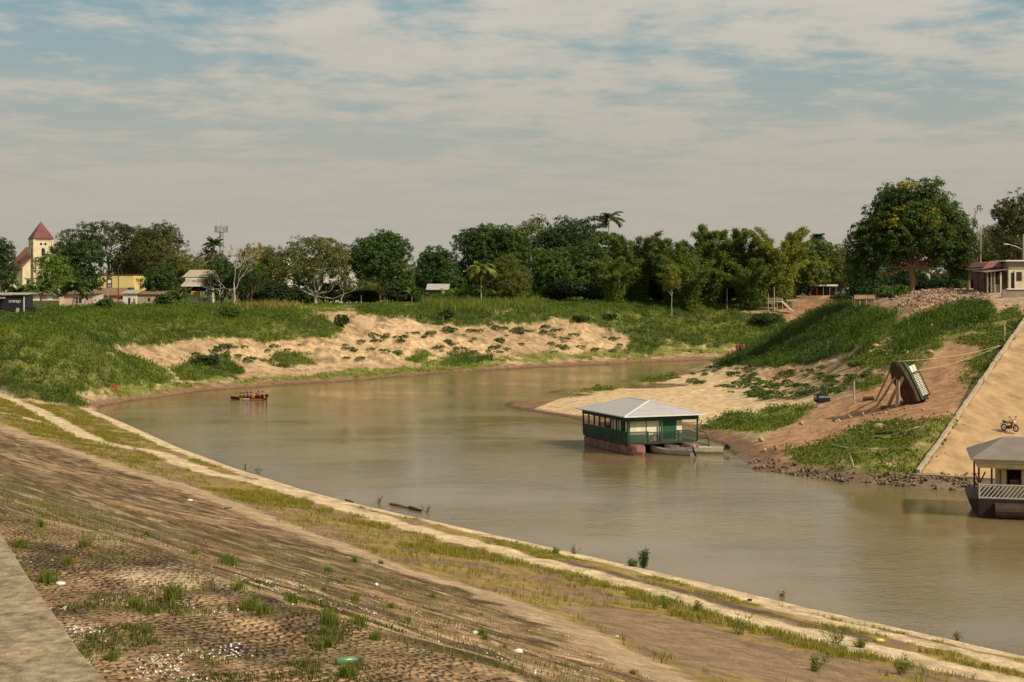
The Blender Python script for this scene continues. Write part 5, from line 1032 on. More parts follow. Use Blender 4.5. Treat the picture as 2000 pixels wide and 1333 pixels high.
# wreck standing on its end, with its props
EN, EB = Vector((.75, .6, .2)).normalized(), None
EB = Vector((.6, -.7, .4)); EB = (EB-EN*EB.dot(EN)).normalized(); EL = EB.cross(EN).normalized()
if EL.z < 0: EL = -EL
wx_, wy_, wz_ = hit(1790, 789); t = thing('wrecked_boat', 'old green and white wooden boat propped up on its end on the red slope', 'boat', (wx_-.55, wy_, wz_-.1))
M3 = Matrix((EL, EB, EN)).transposed().to_4x4(); t.rotation_euler = M3.to_euler()
LW = 4.4; BW = 1.0
m = MB(); rings = []
for x, w, zb in ((0, .9, .15), (1.2, 1.0, .10), (2.8, 1.0, 0), (3.8, .82, .08), (LW, .35, .38)): rings.append([(x, -BW*w, .9), (x, -BW*w*.86, zb+.12), (x, -BW*w*.55, zb), (x, BW*w*.55, zb), (x, BW*w*.86, zb+.12), (x, BW*w, .9)])
m.loft(rings); m.build('hull', pm('old_hull_timber_shaded', (.04, .024, .014), .4, 1.2, .9, .2, c2=(.095, .055, .028)), t, bevel=.03)  # timber colour darkened to put the underside's shade into it
m = MB()
for s in (-1, 1): m.bar((0, s*BW*1.0, .78), (2.8, s*BW*1.02, .78), .08, .34); m.bar((2.8, s*BW*1.02, .78), (3.8, s*BW*.86, .80), .08, .34); m.bar((3.8, s*BW*.86, .8), (LW, s*BW*.37, .85), .08, .30)
m.build('gunwale', GREENP, t)
m = MB(); m.box(.25, 3.5, -BW*.86, BW*.86, .9, 1.12); m.box(.25, 3.5, -BW*.86, BW*.86, 2.02, 2.14); cab = m.build('cabin', TRIM, t)
MB().box(.3, 3.45, -BW*.78, BW*.78, 1.12, 2.02).build('cabin_wall', GREEND, cab); m = MB()
for k in range(15): m.box(.35+k*.15, .42+k*.15, BW*.80, BW*.87, 1.12, 2.02)
m.build('louvres', TRIM, cab); m = MB()
for z in (1.12, 1.57, 2.02): m.box(.25, 3.5, BW*.875, BW*.91, z-.03, z+.03)
m.build('yellow_rail', pm('yellow_trim', (.5, .27, .03), .2, 3, .6), cab); MB().box(2.75, 3.4, BW*.79, BW*.87, 1.15, 2.0).build('side_window', WHITEW, cab)
MB().box(.15, 3.6, -BW*.95, BW*.95, 2.14, 2.22).build('roof', GREENP, cab); m = MB(); m.cyl((.1, 0, .9), (.1, .35, .9), .2); m.box(-.15, .3, .5, 1.1, .9, 1.5); m.build('engine_box', BLACK, t)
for a, b, r, lab, dY in (((1709, 780), (1737, 727), .11, 'leftmost slanting pole propping the wrecked boat', 0), ((1710, 791), (1748, 738), .12, 'second slanting pole propping the wrecked boat', 0), ((1730, 795), (1763, 738), .17, 'thick slanting log leaning on the wrecked boat behind the upright post', 0), ((1753, 795), (1754, 744), .20, 'thick upright post holding the wrecked boat', 0)):
    p = Vector(hit(*a)); q = Vector(ray(*b, Y=wy_-.9)); m = MB(); m.tube(wiggle(p-Vector((0, 0, .3)), q, 5, .03, rng), np.linspace(r*1.1, r*.85, 5), 8); tag(m.build('prop_log', WOODP, smooth=True), lab, 'log')
for a, b, r, lab in (((1687, 783), (1709, 781), .24, 'dark log lying left of the propped boat'), ((1757, 792), (1783, 784), .22, 'pale log lying at the foot of the upright post'), ((1722, 799), (1728, 799), .2, 'short round log end lying in front of the props'), ((1704, 812), (1722, 806), .08, 'thin broken branch on the red soil before the wreck')):
    p, q = Vector(hit(*a)), Vector(hit(*b)); d = Vector((0, 0, r*.8)); m = MB(); m.cyl(p+d, q+d, r, r*.9); tag(m.build('fallen_log', WOODP if 'pale' in lab else WOODB, bevel=.02), lab, 'log')
def stake(px, py0, py1, label, r=.06, mat=WOODP, dx=0, name='wooden_stake', cat='post', group=None):
    x, y, z = hit(px, py0); q = ray(px+dx, py1, Y=y); m = MB(); m.cyl((0, 0, -.3), (q[0]-x, 0, q[2]-z), r, r*.85, 7); o = m.build(name, mat); o.location = (x, y, z); return tag(o, label, cat, group)
stake(1668, 788, 745, 'tall pale stake left of the propped boat', .1); stake(1962, 668, 627, 'pale post in the grass beside the upper ramp', .09); s2 = stake(1955, 683, 672, 'short dark bollard holding the ropes by the ramp', .16, WOODD); stake(1617, 690, 666, 'brown stump post at the edge of the tall grass', .12, WOODB)
A = Vector(ray(1955, 675, Y=s2.location.y))
for q, lab in (((1753, 706), 'upper pale rope tied from the wreck to the bollard by the ramp'), ((1793, 724), 'lower pale rope tied from the wreck to the bollard by the ramp')):
    B = Vector(ray(*q, Y=wy_+.2)); m = MB(); m.tube(wiggle(B, A, 14, 0, rng, sag=-.35), .018, 5); tag(m.build('rope', ROPE), lab, 'rope')
x, y, z = hit(1607, 787); t = thing('engine_block', 'black engine lying on the sand left of the stakes', 'engine', (x, y, z), .2)
m = MB(); m.loft([[(x_*k, y_*k, z_) for x_, y_ in ((-.72, -.35), (.72, -.35), (.76, 0), (.72, .35), (-.72, .35), (-.78, 0))] for z_, k in ((0, .9), (.2, 1), (.55, .95), (.75, .7))]); m.build('casing', BLACK, t, bevel=.05)
m = MB(); m.cyl((-.5, 0, .7), (-.5, 0, .95), .15); m.cyl((.1, -.1, .72), (.5, -.1, .85), .1); m.cyl((-.79, 0, .35), (-.95, 0, .35), .25); m.build('fittings', BLACK, t); m = MB().cyl((.45, 0, .8), (.48, 0, 2.0), .02); m.build('rod', STEEL, t)
x, y, z = hit(1631, 709); m = MB(); m.add([(-.95, 0, .1), (.6, -.35, .0), (.95, .3, .75), (.15, .5, .45), (-.95, 0, .16), (.6, -.35, .06), (.95, .3, .81), (.15, .5, .51)], [(0, 1, 2, 3), (7, 6, 5, 4), (0, 4, 5, 1), (1, 5, 6, 2), (2, 6, 7, 3), (3, 7, 4, 0)]); o = m.build('metal_sheet', STEEL); o.location = (x, y, z); tag(o, 'bent grey metal sheet lying below the tall grass', 'metal sheet')
# planks of a broken boat in the grass
for k, (a, b, w, mt, lab) in enumerate((((1700, 850), (1760, 846), .5, RUSTM, 'dark red broken plank in the grass below the wreck'), ((1716, 842), (1770, 851), .35, WOODB, 'brown plank crossing the dark red one'), ((1745, 852), (1795, 838), .28, WOODP, 'pale plank pointing up towards the ramp'), ((1690, 858), (1730, 856), .3, WOODG, 'grey plank lying lowest in the scrap wood'), ((1640, 876), (1680, 870), .2, WOODD, 'dark board lying alone on the lower grass'), ((1625, 872), (1655, 880), .18, WOODG, 'grey board lying alone on the lower grass'), ((1758, 836), (1790, 832), .22, WOODP, 'short pale plank nearest the kerb'))):
    p, q = Vector(hit(*a)), Vector(hit(*b)); m = MB(); m.bar(p+Vector((0, 0, .12)), q+Vector((0, 0, .2)), w, .07); tag(m.build('plank', mt), lab, 'plank')
for k, (px, py, r) in enumerate(((1717, 836, .55), (1806, 817, .35), (1815, 690, .5), (1700, 690, .45), (1710, 678, .5))):
    x, y, z = hit(px, py); b = bmesh.new(); bmesh.ops.create_icosphere(b, subdivisions=2, radius=r)
    for v in b.verts: v.co *= .75+.4*float(vnoise(np.array(v.co.x*3+k), np.array(v.co.y*3+v.co.z*2)));  v.co.z *= .6
    me = bpy.data.meshes.new('boulder'); b.to_mesh(me); b.free(); me.materials.append(pm('clay_lump', (.36, .22, .13), .25, 2, .95, .3)); tag(link('boulder', me, None, (x, y, z+r*.2)), ('clay lump above the scrap planks', 'pale stone on the red soil by the kerb', 'clay lump on the bare strip of the upper slope', 'clay lump below the yellow grass', 'clay lump beside the metal sheet slope')[k], 'lump')
def chunks(name, label, cat, poly, n, smin, smax, cA, cB, seed, mat, up=.3, cond=None):
    """broken stone and bricks: thousands of small angular pieces as one mass"""
    rng = rs(seed); xs = [p[0] for p in poly]; yy = [p[1] for p in poly]; pts = []
    ins = inpoly(pxf, pyf, poly)*(np.abs(xf/np.maximum(yf, .1)) < .45)*(.12+.88*(fbm(xf*.55, yf*.55, seed, 4) > .47))*(yf < 260)*(yf > 60)*(zf > -.15)*1.0*(lm < .5); P, i, _ = sow(ins, n, seed, 9000)
    cube = np.array([(x, y, z) for z in (-.5, .5) for x, y in ((-.5, -.5), (.5, -.5), (.5, .5), (-.5, .5))]); fc = np.array([(3, 2, 1, 0), (4, 5, 6, 7), (0, 1, 5, 4), (1, 2, 6, 5), (2, 3, 7, 6), (3, 0, 4, 7)])
    N_ = len(P); s = (smin+(smax-smin)*rng.random(N_)**2.5)[:, None]*rng.uniform(.3, 1.7, (N_, 3)); q = unit(rng.normal(size=(N_, 4))); w, x, y, z = q.T
    Rm = np.stack([1-2*(y*y+z*z), 2*(x*y-z*w), 2*(x*z+y*w), 2*(x*y+z*w), 1-2*(x*x+z*z), 2*(y*z-x*w), 2*(x*z-y*w), 2*(y*z+x*w), 1-2*(x*x+y*y)], 1).reshape(-1, 3, 3)
    jit = cube[None]*(1+rng.uniform(-.3, .3, (N_, 8, 3))); V = np.einsum('nij,nkj->nki', Rm, jit*s[:, None])+(P+np.array((0, 0, 1.))*s.mean(1, keepdims=True)*up)[:, None]
    Fc = (fc[None]+np.arange(N_)[:, None, None]*8).reshape(-1, 4); m = rng.random((N_, 1)); c = np.array(cA)*(1-m)+np.array(cB)*m
    tag(link(name, npmesh(name, V.reshape(-1, 3), Fc, mat, np.repeat(c, 8, 0))), label, cat, None, 'stuff')
STN = leafmat('broken_stone', 0.0, .9, (.9, .9, .88))
chunks('rubble', 'stones and debris along the water below the grass and the ramp', 'rubble', [(1455, 905), (1500, 895), (1580, 915), (1700, 928), (1800, 925), (2000, 930), (2000, 962), (1800, 955), (1600, 938), (1470, 915)], 45, .03, .20, (.08, .052, .034), (.25, .175, .11), 501, STN)
chunks('rubble', 'heap of pinkish brick rubble in front of the cream house', 'rubble', [(1738, 585), (1760, 571), (1850, 566), (1930, 568), (1935, 592), (1880, 610), (1830, 618), (1790, 622), (1760, 600)], 85, .05, .24, (.20, .11, .075), (.46, .30, .23), 502, STN, up=.5)
chunks('debris', 'scattered pale clods on the red soil around the wreck', 'debris', [(1440, 905), (1500, 850), (1620, 800), (1740, 800), (1880, 800), (1840, 830), (1640, 845), (1540, 890)], .35, .06, .35, (.25, .13, .08), (.50, .36, .24), 503, STN)
chunks('debris', 'clods and stones on the upper bare strip beside the grass', 'debris', [(1640, 700), (1720, 670), (1830, 630), (1850, 640), (1760, 700), (1680, 725)], .7, .08, .5, (.25, .15, .09), (.52, .38, .26), 504, STN)

x, y, z = hit(1667, 915); m = MB(); m.tube([(0, 0, -.2), (-.1, 0, .5), (-.25, .1, 1.0)], [.11, .09, .06]); m.tube([(.1, -.1, .1), (.5, -.3, .12), (.9, -.2, .05)], [.09, .07, .04]); o = m.build('driftwood', WOODP); o.location = (x, y, z); tag(o, 'pale forked driftwood standing in the stones at the water below the grass', 'driftwood')

# ------------------------------------------------------------------ the town on the far left
def frame_box(px0, px1, py0, py1, Y): 
    """x range and z range of a face seen between two columns and rows at distance Y"""
    return (px0-1000)/F*Y, (px1-1000)/F*Y, H-(py1-YH)/F*Y, H-(py0-YH)/F*Y
def word(name, s, size, mat, parent, loc, rot, ext=.02, squash=1.0):
    cu = bpy.data.curves.new(name, 'FONT'); cu.body = s; cu.size = size; cu.extrude = ext; cu.align_x = 'CENTER'; cu.align_y = 'CENTER'; cu.materials.append(mat)
    tmp = bpy.data.objects.new('tmp', cu); COL.objects.link(tmp); me = bpy.data.meshes.new_from_object(tmp.evaluated_get(bpy.context.evaluated_depsgraph_get())); bpy.data.objects.remove(tmp); bpy.data.curves.remove(cu)
    if not me.materials: me.materials.append(mat)
    o = link(name, me, parent, loc, rot); o.scale = (squash, 1, 1); return o
# church
Yc = 362; cx_ = (80-1000)/F*Yc; zb = gz(cx_, Yc); th = R(32)
t = thing('church', 'cream church with a square bell tower under a dark red pyramid roof', 'church', (cx_, Yc, zb), th)
ze = H-(466-YH)/F*Yc-zb; zt = H-(433-YH)/F*Yc-zb; s = 2.25
m = MB().box(-s, s, -s, s, -1, ze-.3); tw = m.build('tower', CREAM2 if False else pm('church_wall', (.62, .53, .36), .16, .6, .85, .08), t)
m = MB(); o_ = s+.32; m.add([(-o_, -o_, ze-.3), (o_, -o_, ze-.3), (o_, o_, ze-.3), (-o_, o_, ze-.3), (0, 0, zt), (-o_, -o_, ze), (o_, -o_, ze), (o_, o_, ze), (-o_, o_, ze)], [(3, 2, 1, 0), (0, 1, 6, 5), (1, 2, 7, 6), (2, 3, 8, 7), (3, 0, 5, 8), (5, 6, 4), (6, 7, 4), (7, 8, 4), (8, 5, 4)]); m.build('tower_roof', REDR, t)
m = MB()
for sx2, sy2 in ((-1, -1), (1, -1), (-1, 1)): m.box(sx2*s-.22, sx2*s+.22, sy2*s-.22, sy2*s+.22, -1, ze-.32)
m.box(-s-.12, s+.12, -s-.12, s+.12, ze-.62, ze-.31); m.build('pilaster', MATS['church_wall'], tw)
def arch(m, c, w, h, face, d=.06):
    pts = [(-w/2, 0), (w/2, 0)]+[(w/2*math.cos(a), h-w/2+w/2*math.sin(a)) for a in np.linspace(0, math.pi, 7)]
    def tr(x, z, k): return (c+x, -s-k, z) if face == 'f' else (-s-k, c+x, z)
    A_ = [tr(x, z0+z, d) for x, z in pts]; B_ = [tr(x, z0+z, -.2) for x, z in pts]; n = len(pts); m.add(A_+B_, [tuple(range(n)), tuple(range(2*n-1, n-1, -1))]+[(i, n+i, n+(i+1) % n, (i+1) % n) for i in range(n)])
for fc_ in 'fl':
    m = MB(); z0 = ze-4.4; arch(m, 0, .8, 1.9, fc_); m.build('belfry_window', DARKW, tw)
    for c_ in (-.55, .55):
        m = MB(); z0 = ze-1.75; arch(m, c_, .5, .6, fc_); m.build('belfry_window', DARKW, tw)
m = MB(); hw, zr_, zv, dp = 4.9, H-(482-YH)/F*(Yc)-zb, H-(523-YH)/F*Yc-zb, 17; y0 = -s+.7
m.add([(-hw, y0, -1), (hw, y0, -1), (hw, y0, zv), (0, y0, zr_), (-hw, y0, zv), (-hw, y0+dp, -1), (hw, y0+dp, -1), (hw, y0+dp, zv), (0, y0+dp, zr_), (-hw, y0+dp, zv)], [(0, 1, 2, 3, 4), (9, 8, 7, 6, 5), (0, 4, 9, 5), (1, 6, 7, 2), (4, 3, 8, 9), (3, 2, 7, 8)]); nv = m.build('nave', MATS['church_wall'], t)
m = MB()
for sg in (-1, 1):
    k = (zr_-zv)/hw; a = [(sg*(hw+.6), y0-.35, zv-.6*k+.05), (0, y0-.35, zr_+.05), (0, y0+dp+.3, zr_+.05), (sg*(hw+.6), y0+dp+.3, zv-.6*k+.05)]; m.add(a+[(x, y, z+.2) for x, y, z in a], [(0, 1, 2, 3), (7, 6, 5, 4), (0, 4, 5, 1), (1, 5, 6, 2), (2, 6, 7, 3), (3, 7, 4, 0)])
m.build('nave_roof', TILE, nv); m = MB().box(-3.9, -3.2, y0-.06, y0+.1, 3, 6.2); m.build('nave_window', DARKW, nv)
def house(name, label, px0, px1, py0, py1, Y, depth, mat, cat='house', rz=0, base=True):
    x0, x1, z0, z1 = frame_box(px0, px1, py0, py1, Y); zb = gz((x0+x1)/2, Y); t = thing(name, label, cat, ((x0+x1)/2, Y, zb), rz); w = x1-x0; b = -.6 if base else z0-zb
    MB().box(-w/2, w/2, 0, depth, b, z1-zb).build('wall', mat, t); return t, w, z1-zb
def slab(t, w, z0, depth, over, rise, mat, th=.12, drop=0.0, nm='roof'):
    """single-pitch roof falling towards the viewer"""
    m = MB(); a = [(-w/2-over, -over, z0-drop), (w/2+over, -over, z0-drop), (w/2+over, depth+over, z0+rise), (-w/2-over, depth+over, z0+rise)]; m.add(a+[(x, y, z+th) for x, y, z in a], [(3, 2, 1, 0), (4, 5, 6, 7), (0, 1, 5, 4), (1, 2, 6, 5), (2, 3, 7, 6), (3, 0, 4, 7)]); return m.build(nm, mat, t)
def opening(t, x0, x1, z0, z1, mat=DARKW, nm='window', frame=None):
    o = MB().box(x0, x1, -.04, .05, z0, z1).build(nm, mat, t)
    if frame: m = MB(); m.box(x0-.07, x0, -.06, .04, z0-.07, z1+.07); m.box(x1, x1+.07, -.06, .04, z0-.07, z1+.07); m.box(x0, x1, -.06, .04, z1, z1+.07); m.box(x0, x1, -.06, .04, z0-.07, z0); m.box((x0+x1)/2-.03, (x0+x1)/2+.03, -.055, -.041, z0, z1); m.box(x0, (x0+x1)/2-.03, -.055, -.041, (z0+z1)/2-.03, (z0+z1)/2+.03); m.build('frame', frame, o)
    return o
t, w, h = house('yellow_building', 'yellow windowless building wall with a brown vertical sign panel', 176, 261, 538, 600, 332, 12, YEL, 'building'); slab(t, w, h+.02, 12, .15, .05, WOODD, .22)
sp_ = MB().box(-w/2+3.9, -w/2+5.1, -.1, -.003, h-5.6, h-.12).build('sign_panel', BRNS, t); m = MB().cyl((-w/2+4.5, -.14, h-1.5), (-w/2+4.5, -.101, h-1.5), .42, n=16); m.build('emblem', LETTER, sp_)
for k, ch in enumerate('MAE'): word('lettering', ch, .95, LETTER, sp_, (-w/2+4.5, -.12, h-2.55-k*.95), (R(90), 0, 0))
t, w, h = house('long_shed', 'long low shed with a dark brown tile roof below the yellow building', 176, 246, 577, 600, 318, 5, PINKW, 'shed'); slab(t, w, h, 5, .4, 1.5, WOODB, .15, .1)
t, w, h = house('kiosk', 'black wooden kiosk with white lettering at the left edge', -14, 48, 577, 612, 226, 4, BLKW, 'kiosk'); slab(t, w, h+.05, 4, .35, .25, WOODG, .1); opening(t, -w/2+.2, -w/2+1.4, .3, 2.1); word('lettering', 'OTBMEJO', .52, LETTER, t, (.95, -.03, h-1.0), (R(90), 0, 0), squash=.85)
MB().box(w/2, w/2+1.6, .3, .4, -.4, 1.2).build('side_fence', BLKW, t); MB().box(w/2-.15, w/2, -.06, -.003, .0, h-.1).build('white_post', TRIM, t); MB().box(-w/2, -.5, -.5, -.01, h-.55, h-.3).build('awning', WOODG, t)
m = MB(); m.bar((0, 0, 0), (.12, .1, 1.05), .5, .04, up=(0, 1, 0)); m.bar((.1, .3, 0), (.14, .14, 1.0), .05); o = m.build('menu_board', WOODP); k_ = at(33, 225.2); o.location = k_; tag(o, 'small tilted pale board standing in front of the black kiosk', 'board')
t, w, h = house('pale_house', 'long pale house with a green stained lower wall behind the coconut palms', 49, 116, 575, 605, 278, 7, PINKW); slab(t, w, h, 7, .5, .5, WOODB, .12, .1); MB().box(-w/2, w/2, -.05, -.003, -.5, 1.3).build('green_base', GREENW, t); MB().box(-w/2+.2, -w/2+2.8, -.05, -.003, 1.33, 2.6).build('shutter', TRIM, t); opening(t, 1.0, 2.0, 1.4, 2.4, TRIM)
t, w, h = house('pale_house', 'small pinkish house with a barred white window beside the dark bush', 116, 182, 574, 604, 281, 7, PINKW); slab(t, w, h, 7, .5, .5, WOODB, .12, .1); opening(t, -.2, 1.1, 1.2, 2.3, GLASSD, frame=TRIM); opening(t, -w/2+.1, -w/2+.9, 0, 2.1, DARKW, 'door')
t, w, h = house('white_house', 'small white upper storey with a dark window above the black kiosk', -20, 17, 553, 600, 300, 5, WHITEW); slab(t, w, h, 5, .4, .8, WOODG); opening(t, .2, 1.3, h-2.1, h-1.0, GLASSD, frame=TRIM)
m0 = MB(); 
t, w, h = house('shack', 'small white painted shack with a narrow dark door', 240, 267, 574, 598, 298, 4, WHITEW, 'shack'); slab(t, w, h, 4, .35, .7, WOODG, .08); opening(t, -.3, .12, -.1, 1.75, DARKW, 'door'); opening(t, .75, 1.05, .9, 1.6, WOODB); MB().box(.4, 1.35, -.5, -.42, .0, .85).build('rail', WOODB, t)
t, w, h = house('shack', 'grey plank shack on stilts right of the white one', 267.5, 316, 575, 595, 298.4, 5, WOODG, 'shack', base=False); slab(t, w, h, 5, .35, .6, WOODB, .08, .05)
m = MB()
for k in range(17): m.box(-w/2+k*w/17+.02, -w/2+(k+1)*w/17-.03, -.035, -.002, h-2.15+(k % 3)*.03, h-.1)
m.build('boards', WOODP, t)
for k in range(6): MB().cyl((-w/2+.3+k*(w-.6)/5, .3, -.7), (-w/2+.3+k*(w-.6)/5, .3, h-2.1), .07).build('stilt', WOODB, t)
opening(t, -.3, .15, h-1.5, h-.8); MB().box(w/2-1.9, w/2+.2, -.9, -.1, h-2.2, h-2.1).build('porch', WOODG, t)
x, y, z = at(229, 300); t = thing('picket_fence', 'grey picket fence left of the white shack', 'fence', (x, y, z))
m = MB()
for k in range(12): m.box(-1.5+k*.27, -1.38+k*.27, -.02, .02, -.2, 1.0+.1*(k % 2))
m.build('pickets', WOODG, t); m = MB().box(-1.55, 1.7, .021, .06, .3, .4); m.box(-1.55, 1.7, .021, .06, .75, .85); m.build('rail', WOODB, t)
m = MB()
for k in range(3): m.box(-.6+k*.45, -.25+k*.45, -.02+.02*k, .02+.02*k, -.8, 0)
o = m.build('laundry', REDP); o.location = (at(233, 301)[0], 301, z+2.2); tag(o, 'red washing hanging beside the white shack', 'laundry')
x, y, z = at(256.5, 322); zt2 = H-(573-YH)/F*322; t = thing('water_tank', 'blue plastic water tank raised beside the yellow building', 'water tank', (x, y, z))
m = MB().loft([[(r*math.cos(a*math.pi/7), r*math.sin(a*math.pi/7), zz) for a in range(14)] for zz, r in ((zt2-z, .62), (zt2-z+1.15, .72), (zt2-z+1.2, .76), (zt2-z+1.3, .5))]); m.build('tank', BLUET, t); m = MB()
for a, b in ((-.5, -.5), (.5, -.5), (.5, .5), (-.5, .5)): m.cyl((a, b, -.3), (a, b, zt2-z-.01), .07)
m.build('stand', WOODD, t)
# two-tier roof house
Yh = 318; x0, x1, zlo, zhi = frame_box(355, 408, 527, 585, Yh); xm = (x0+x1)/2; zb = gz(xm, Yh); t = thing('two_tier_house', 'house with a two-tier brown metal roof, a red patch and an orange sign', 'house', (xm, Yh, zb)); w = x1-x0
zz = lambda py: H-(py-YH)/F*Yh-zb
MB().box(-w/2+.5, w/2-.5, 1.2, 8, -.5, zz(543)).build('wall', WHITEW, t); m = MB(); m.box(-w/2+.9, w/2-.9, 1.14, 1.197, zz(574), zz(559)); m.build('window', DARKW, t)
for nm, pa, pb, in_, d0, d1, wx in (('lower_roof', 557, 541, 1.2, -.6, 2.0, w/2), ('upper_roof', 541.5, 527, 1.1, 1.2, 4.6, w/2+.3)):
    a = [(-wx, d0, zz(pa)), (wx, d0, zz(pa)), (wx-.2, d1, zz(pb)), (-wx+in_, d1, zz(pb)), (wx-.2, 9, zz(pb)-1), (-wx+in_, 9, zz(pb)-1), (wx, 9.5, zz(pa)), (-wx, 9.5, zz(pa))]
    MB().add(a, [(0, 1, 2, 3), (3, 2, 4, 5), (5, 4, 6, 7), (0, 3, 5, 7), (1, 6, 4, 2), (0, 7, 6, 1)]).build(nm, pm('brown_metal_roof', (.36, .29, .22), .2, .9, .75, .08), t)
m = MB(); n_ = Vector((0, -.06, .06)); a = [Vector((w/2-2.2, .4, zz(553)))+n_, Vector((w/2-.1, -.5, zz(556.5)))+n_, Vector((w/2-.15, .9, zz(548)))+n_, Vector((w/2-1.3, 1.2, zz(546.5)))+n_]; m.add(a+[p+n_ for p in a], [(3, 2, 1, 0), (4, 5, 6, 7), (0, 1, 5, 4), (1, 2, 6, 5), (2, 3, 7, 6), (3, 0, 4, 7)]); m.build('red_sheet', REDP, t)
MB().box(-w/2, w/2, -.66, -.603, zz(560), zz(557)).build('fascia', TRIM, t); sg = MB().box(-.9, .8, -.05, .05, zz(576), zz(569)).build('sign', ORSIGN, t); word('lettering', 'VIA', .6, REDP, sg, (.0, -.075, zz(572.5)), (R(90), 0, 0)); MB().box(1.0, 2.2, -.05, .05, zz(580), zz(569)).build('panel', WHITEW, t)
for k in (-w/2+.15, w/2-.2, -.95, .9): MB().cyl((k, 0, -.4), (k, 0, zz(559)), .07).build('post', WOODB, t)
t, w, h = house('white_building', 'white building glimpsed left of the spreading tree', 528, 562, 500, 590, 372, 9, WHITEW, 'building'); opening(t, -.6, .6, h-9.2, h-8); opening(t, .9, 1.6, h-5.6, h-4.6); slab(t, w, h, 9, .2, .05, WOODG)
t, w, h = house('white_building', 'tall white building glimpsed behind the branches of the spreading tree', 632, 690, 492, 590, 374, 9, WHITEW, 'building'); opening(t, -2.4, -1.4, h-7, h-5.6); opening(t, .6, 1.6, h-7, h-5.6); slab(t, w, h, 9, .2, .05, WOODG)
t, w, h = house('tin_roof_hut', 'low hut with a grey tin roof above the maize', 836, 873, 566, 598, 356, 5, WOODB, 'hut'); slab(t, w, h, 5, .5, 1.35, pm('tin_roof', (.38, .35, .33), .25, 1, .6, .1), .1, .1)
t, w, h = house('brick_wall', 'low reddish brick wall in the shade right of the tall mango', 770, 800, 590, 600, 352, .3, TILE, 'wall')
# antenna tower on the skyline
Ya = 520; x, y, z = at(432, Ya); zt = H-(452-YH)/F*Ya-z; t = thing('antenna_tower', 'lattice mobile phone mast with panel antennas on the skyline', 'antenna', (x, y, z)); m = MB(); c3 = [(math.cos(a), math.sin(a)) for a in (.5, .5+2*math.pi/3, .5+4*math.pi/3)]
for k in range(13):
    za, zb_ = zt*k/13, zt*(k+1)/13; ra, rb = 1.5-.75*k/13, 1.5-.75*(k+1)/13
    for i in range(3):
        a, b = c3[i], c3[(i+1) % 3]; m.bar((a[0]*ra, a[1]*ra, za), (a[0]*rb, a[1]*rb, zb_), .16); m.bar((a[0]*ra, a[1]*ra, za), (b[0]*rb, b[1]*rb, zb_), .1); m.bar((b[0]*ra, b[1]*ra, za), (a[0]*ra, a[1]*ra, za), .1)
m.build('lattice', STEEL, t)
m = MB(); m.torus((0, 0, zt-.3), 2.0, .09, 'z'); m.torus((0, 0, zt+1.2), 2.2, .07, 'z'); 
for i in range(6): a = i*math.pi/3; m.bar((0, 0, zt-.6), (2*math.cos(a), 2*math.sin(a), zt-.3), .1)
m.build('platform', STEEL, t)
for i in range(9): a = i*2*math.pi/9; MB().box(2.2*math.cos(a)-.16, 2.2*math.cos(a)+.16, 2.2*math.sin(a)-.12, 2.2*math.sin(a)+.12, zt-.4, zt+1.9).build('panel_antenna', STEEL, t)
MB().cyl((0, 0, zt), (0, 0, zt+6), .05, .02).build('lightning_rod', STEEL, t)
def pole(px, top, Y, label, r=.13, lamp=None, mat=CONCM, name='utility_pole', cat='pole', base=None):
    x, y, z = at(px, Y); h = H-(top-YH)/F*Y-z; t = thing(name, label, cat, (x, y, z)); MB().cyl((0, 0, -.5), (0, 0, h), r, r*.7, 8).build('shaft', mat, t)
    if lamp:
        dx, dz, hz = lamp; m = MB(); m.tube([(0, 0, hz), (dx*.5, 0, hz+dz*.62), (dx, 0, hz+dz)], .045); m.build('arm', STEEL, t); m = MB(); m.bar((dx, 0, hz+dz), (dx*1.28, 0, hz+dz*1.05), .28, .12); m.build('lamp_head', TRIM, t)
    return t, h
pole(231, 522, 308, 'dark street lamp pole in front of the yellow building', .12, (-1.3, .05, 6.2), WOODD, 'street_lamp', 'street lamp'); pole(211, 566, 300, 'short pale post left of the picket fence', .1)
pl1, h1 = pole(1915, 452, 224, 'utility pole with a street lamp arm behind the red booth', .15, (-1.5, 1.2, 5.4), CONCM, 'street_lamp', 'street lamp'); pl2, h2 = pole(1998.5, 458, 226, 'grey utility pole with a lamp arm at the right edge', .16, (-2.4, .9, 6.4), GREYC, 'street_lamp', 'street lamp')
m = MB()
for dz in (-.3, -.9, -2.2): m.tube(wiggle(Vector(pl1.location)+Vector((0, 0, h1+dz)), Vector(pl2.location)+Vector((0, 0, h2+dz)), 10, 0, rng, sag=-.4), .015, 4)
tag(m.build('power_lines', BLACK), 'thin black cables strung between the two utility poles on the right', 'cables')
t, h = pole(1892, 472, 226, 'pollarded tree trunk with a withered orange top beside the mango tree', .28, None, BROWNBARK, 'pollarded_tree', 'tree')
V, Fc, C = crown([(-.4, 0, h-.6, .9, .7, .9), (.1, 0, h-2.2, .5, .5, .7)], 40, 14, .3, .35, (.22, .09, .03), (.34, .16, .05), 520); link('crown', npmesh('crown', V, Fc, LEAF, C), t)
pole(1958, 522, 200, 'slim pole standing in front of the cream house', .06, None, STEEL)
pole(1420, 564, 346, 'thin grey post on the far bank below the bamboo', .1)
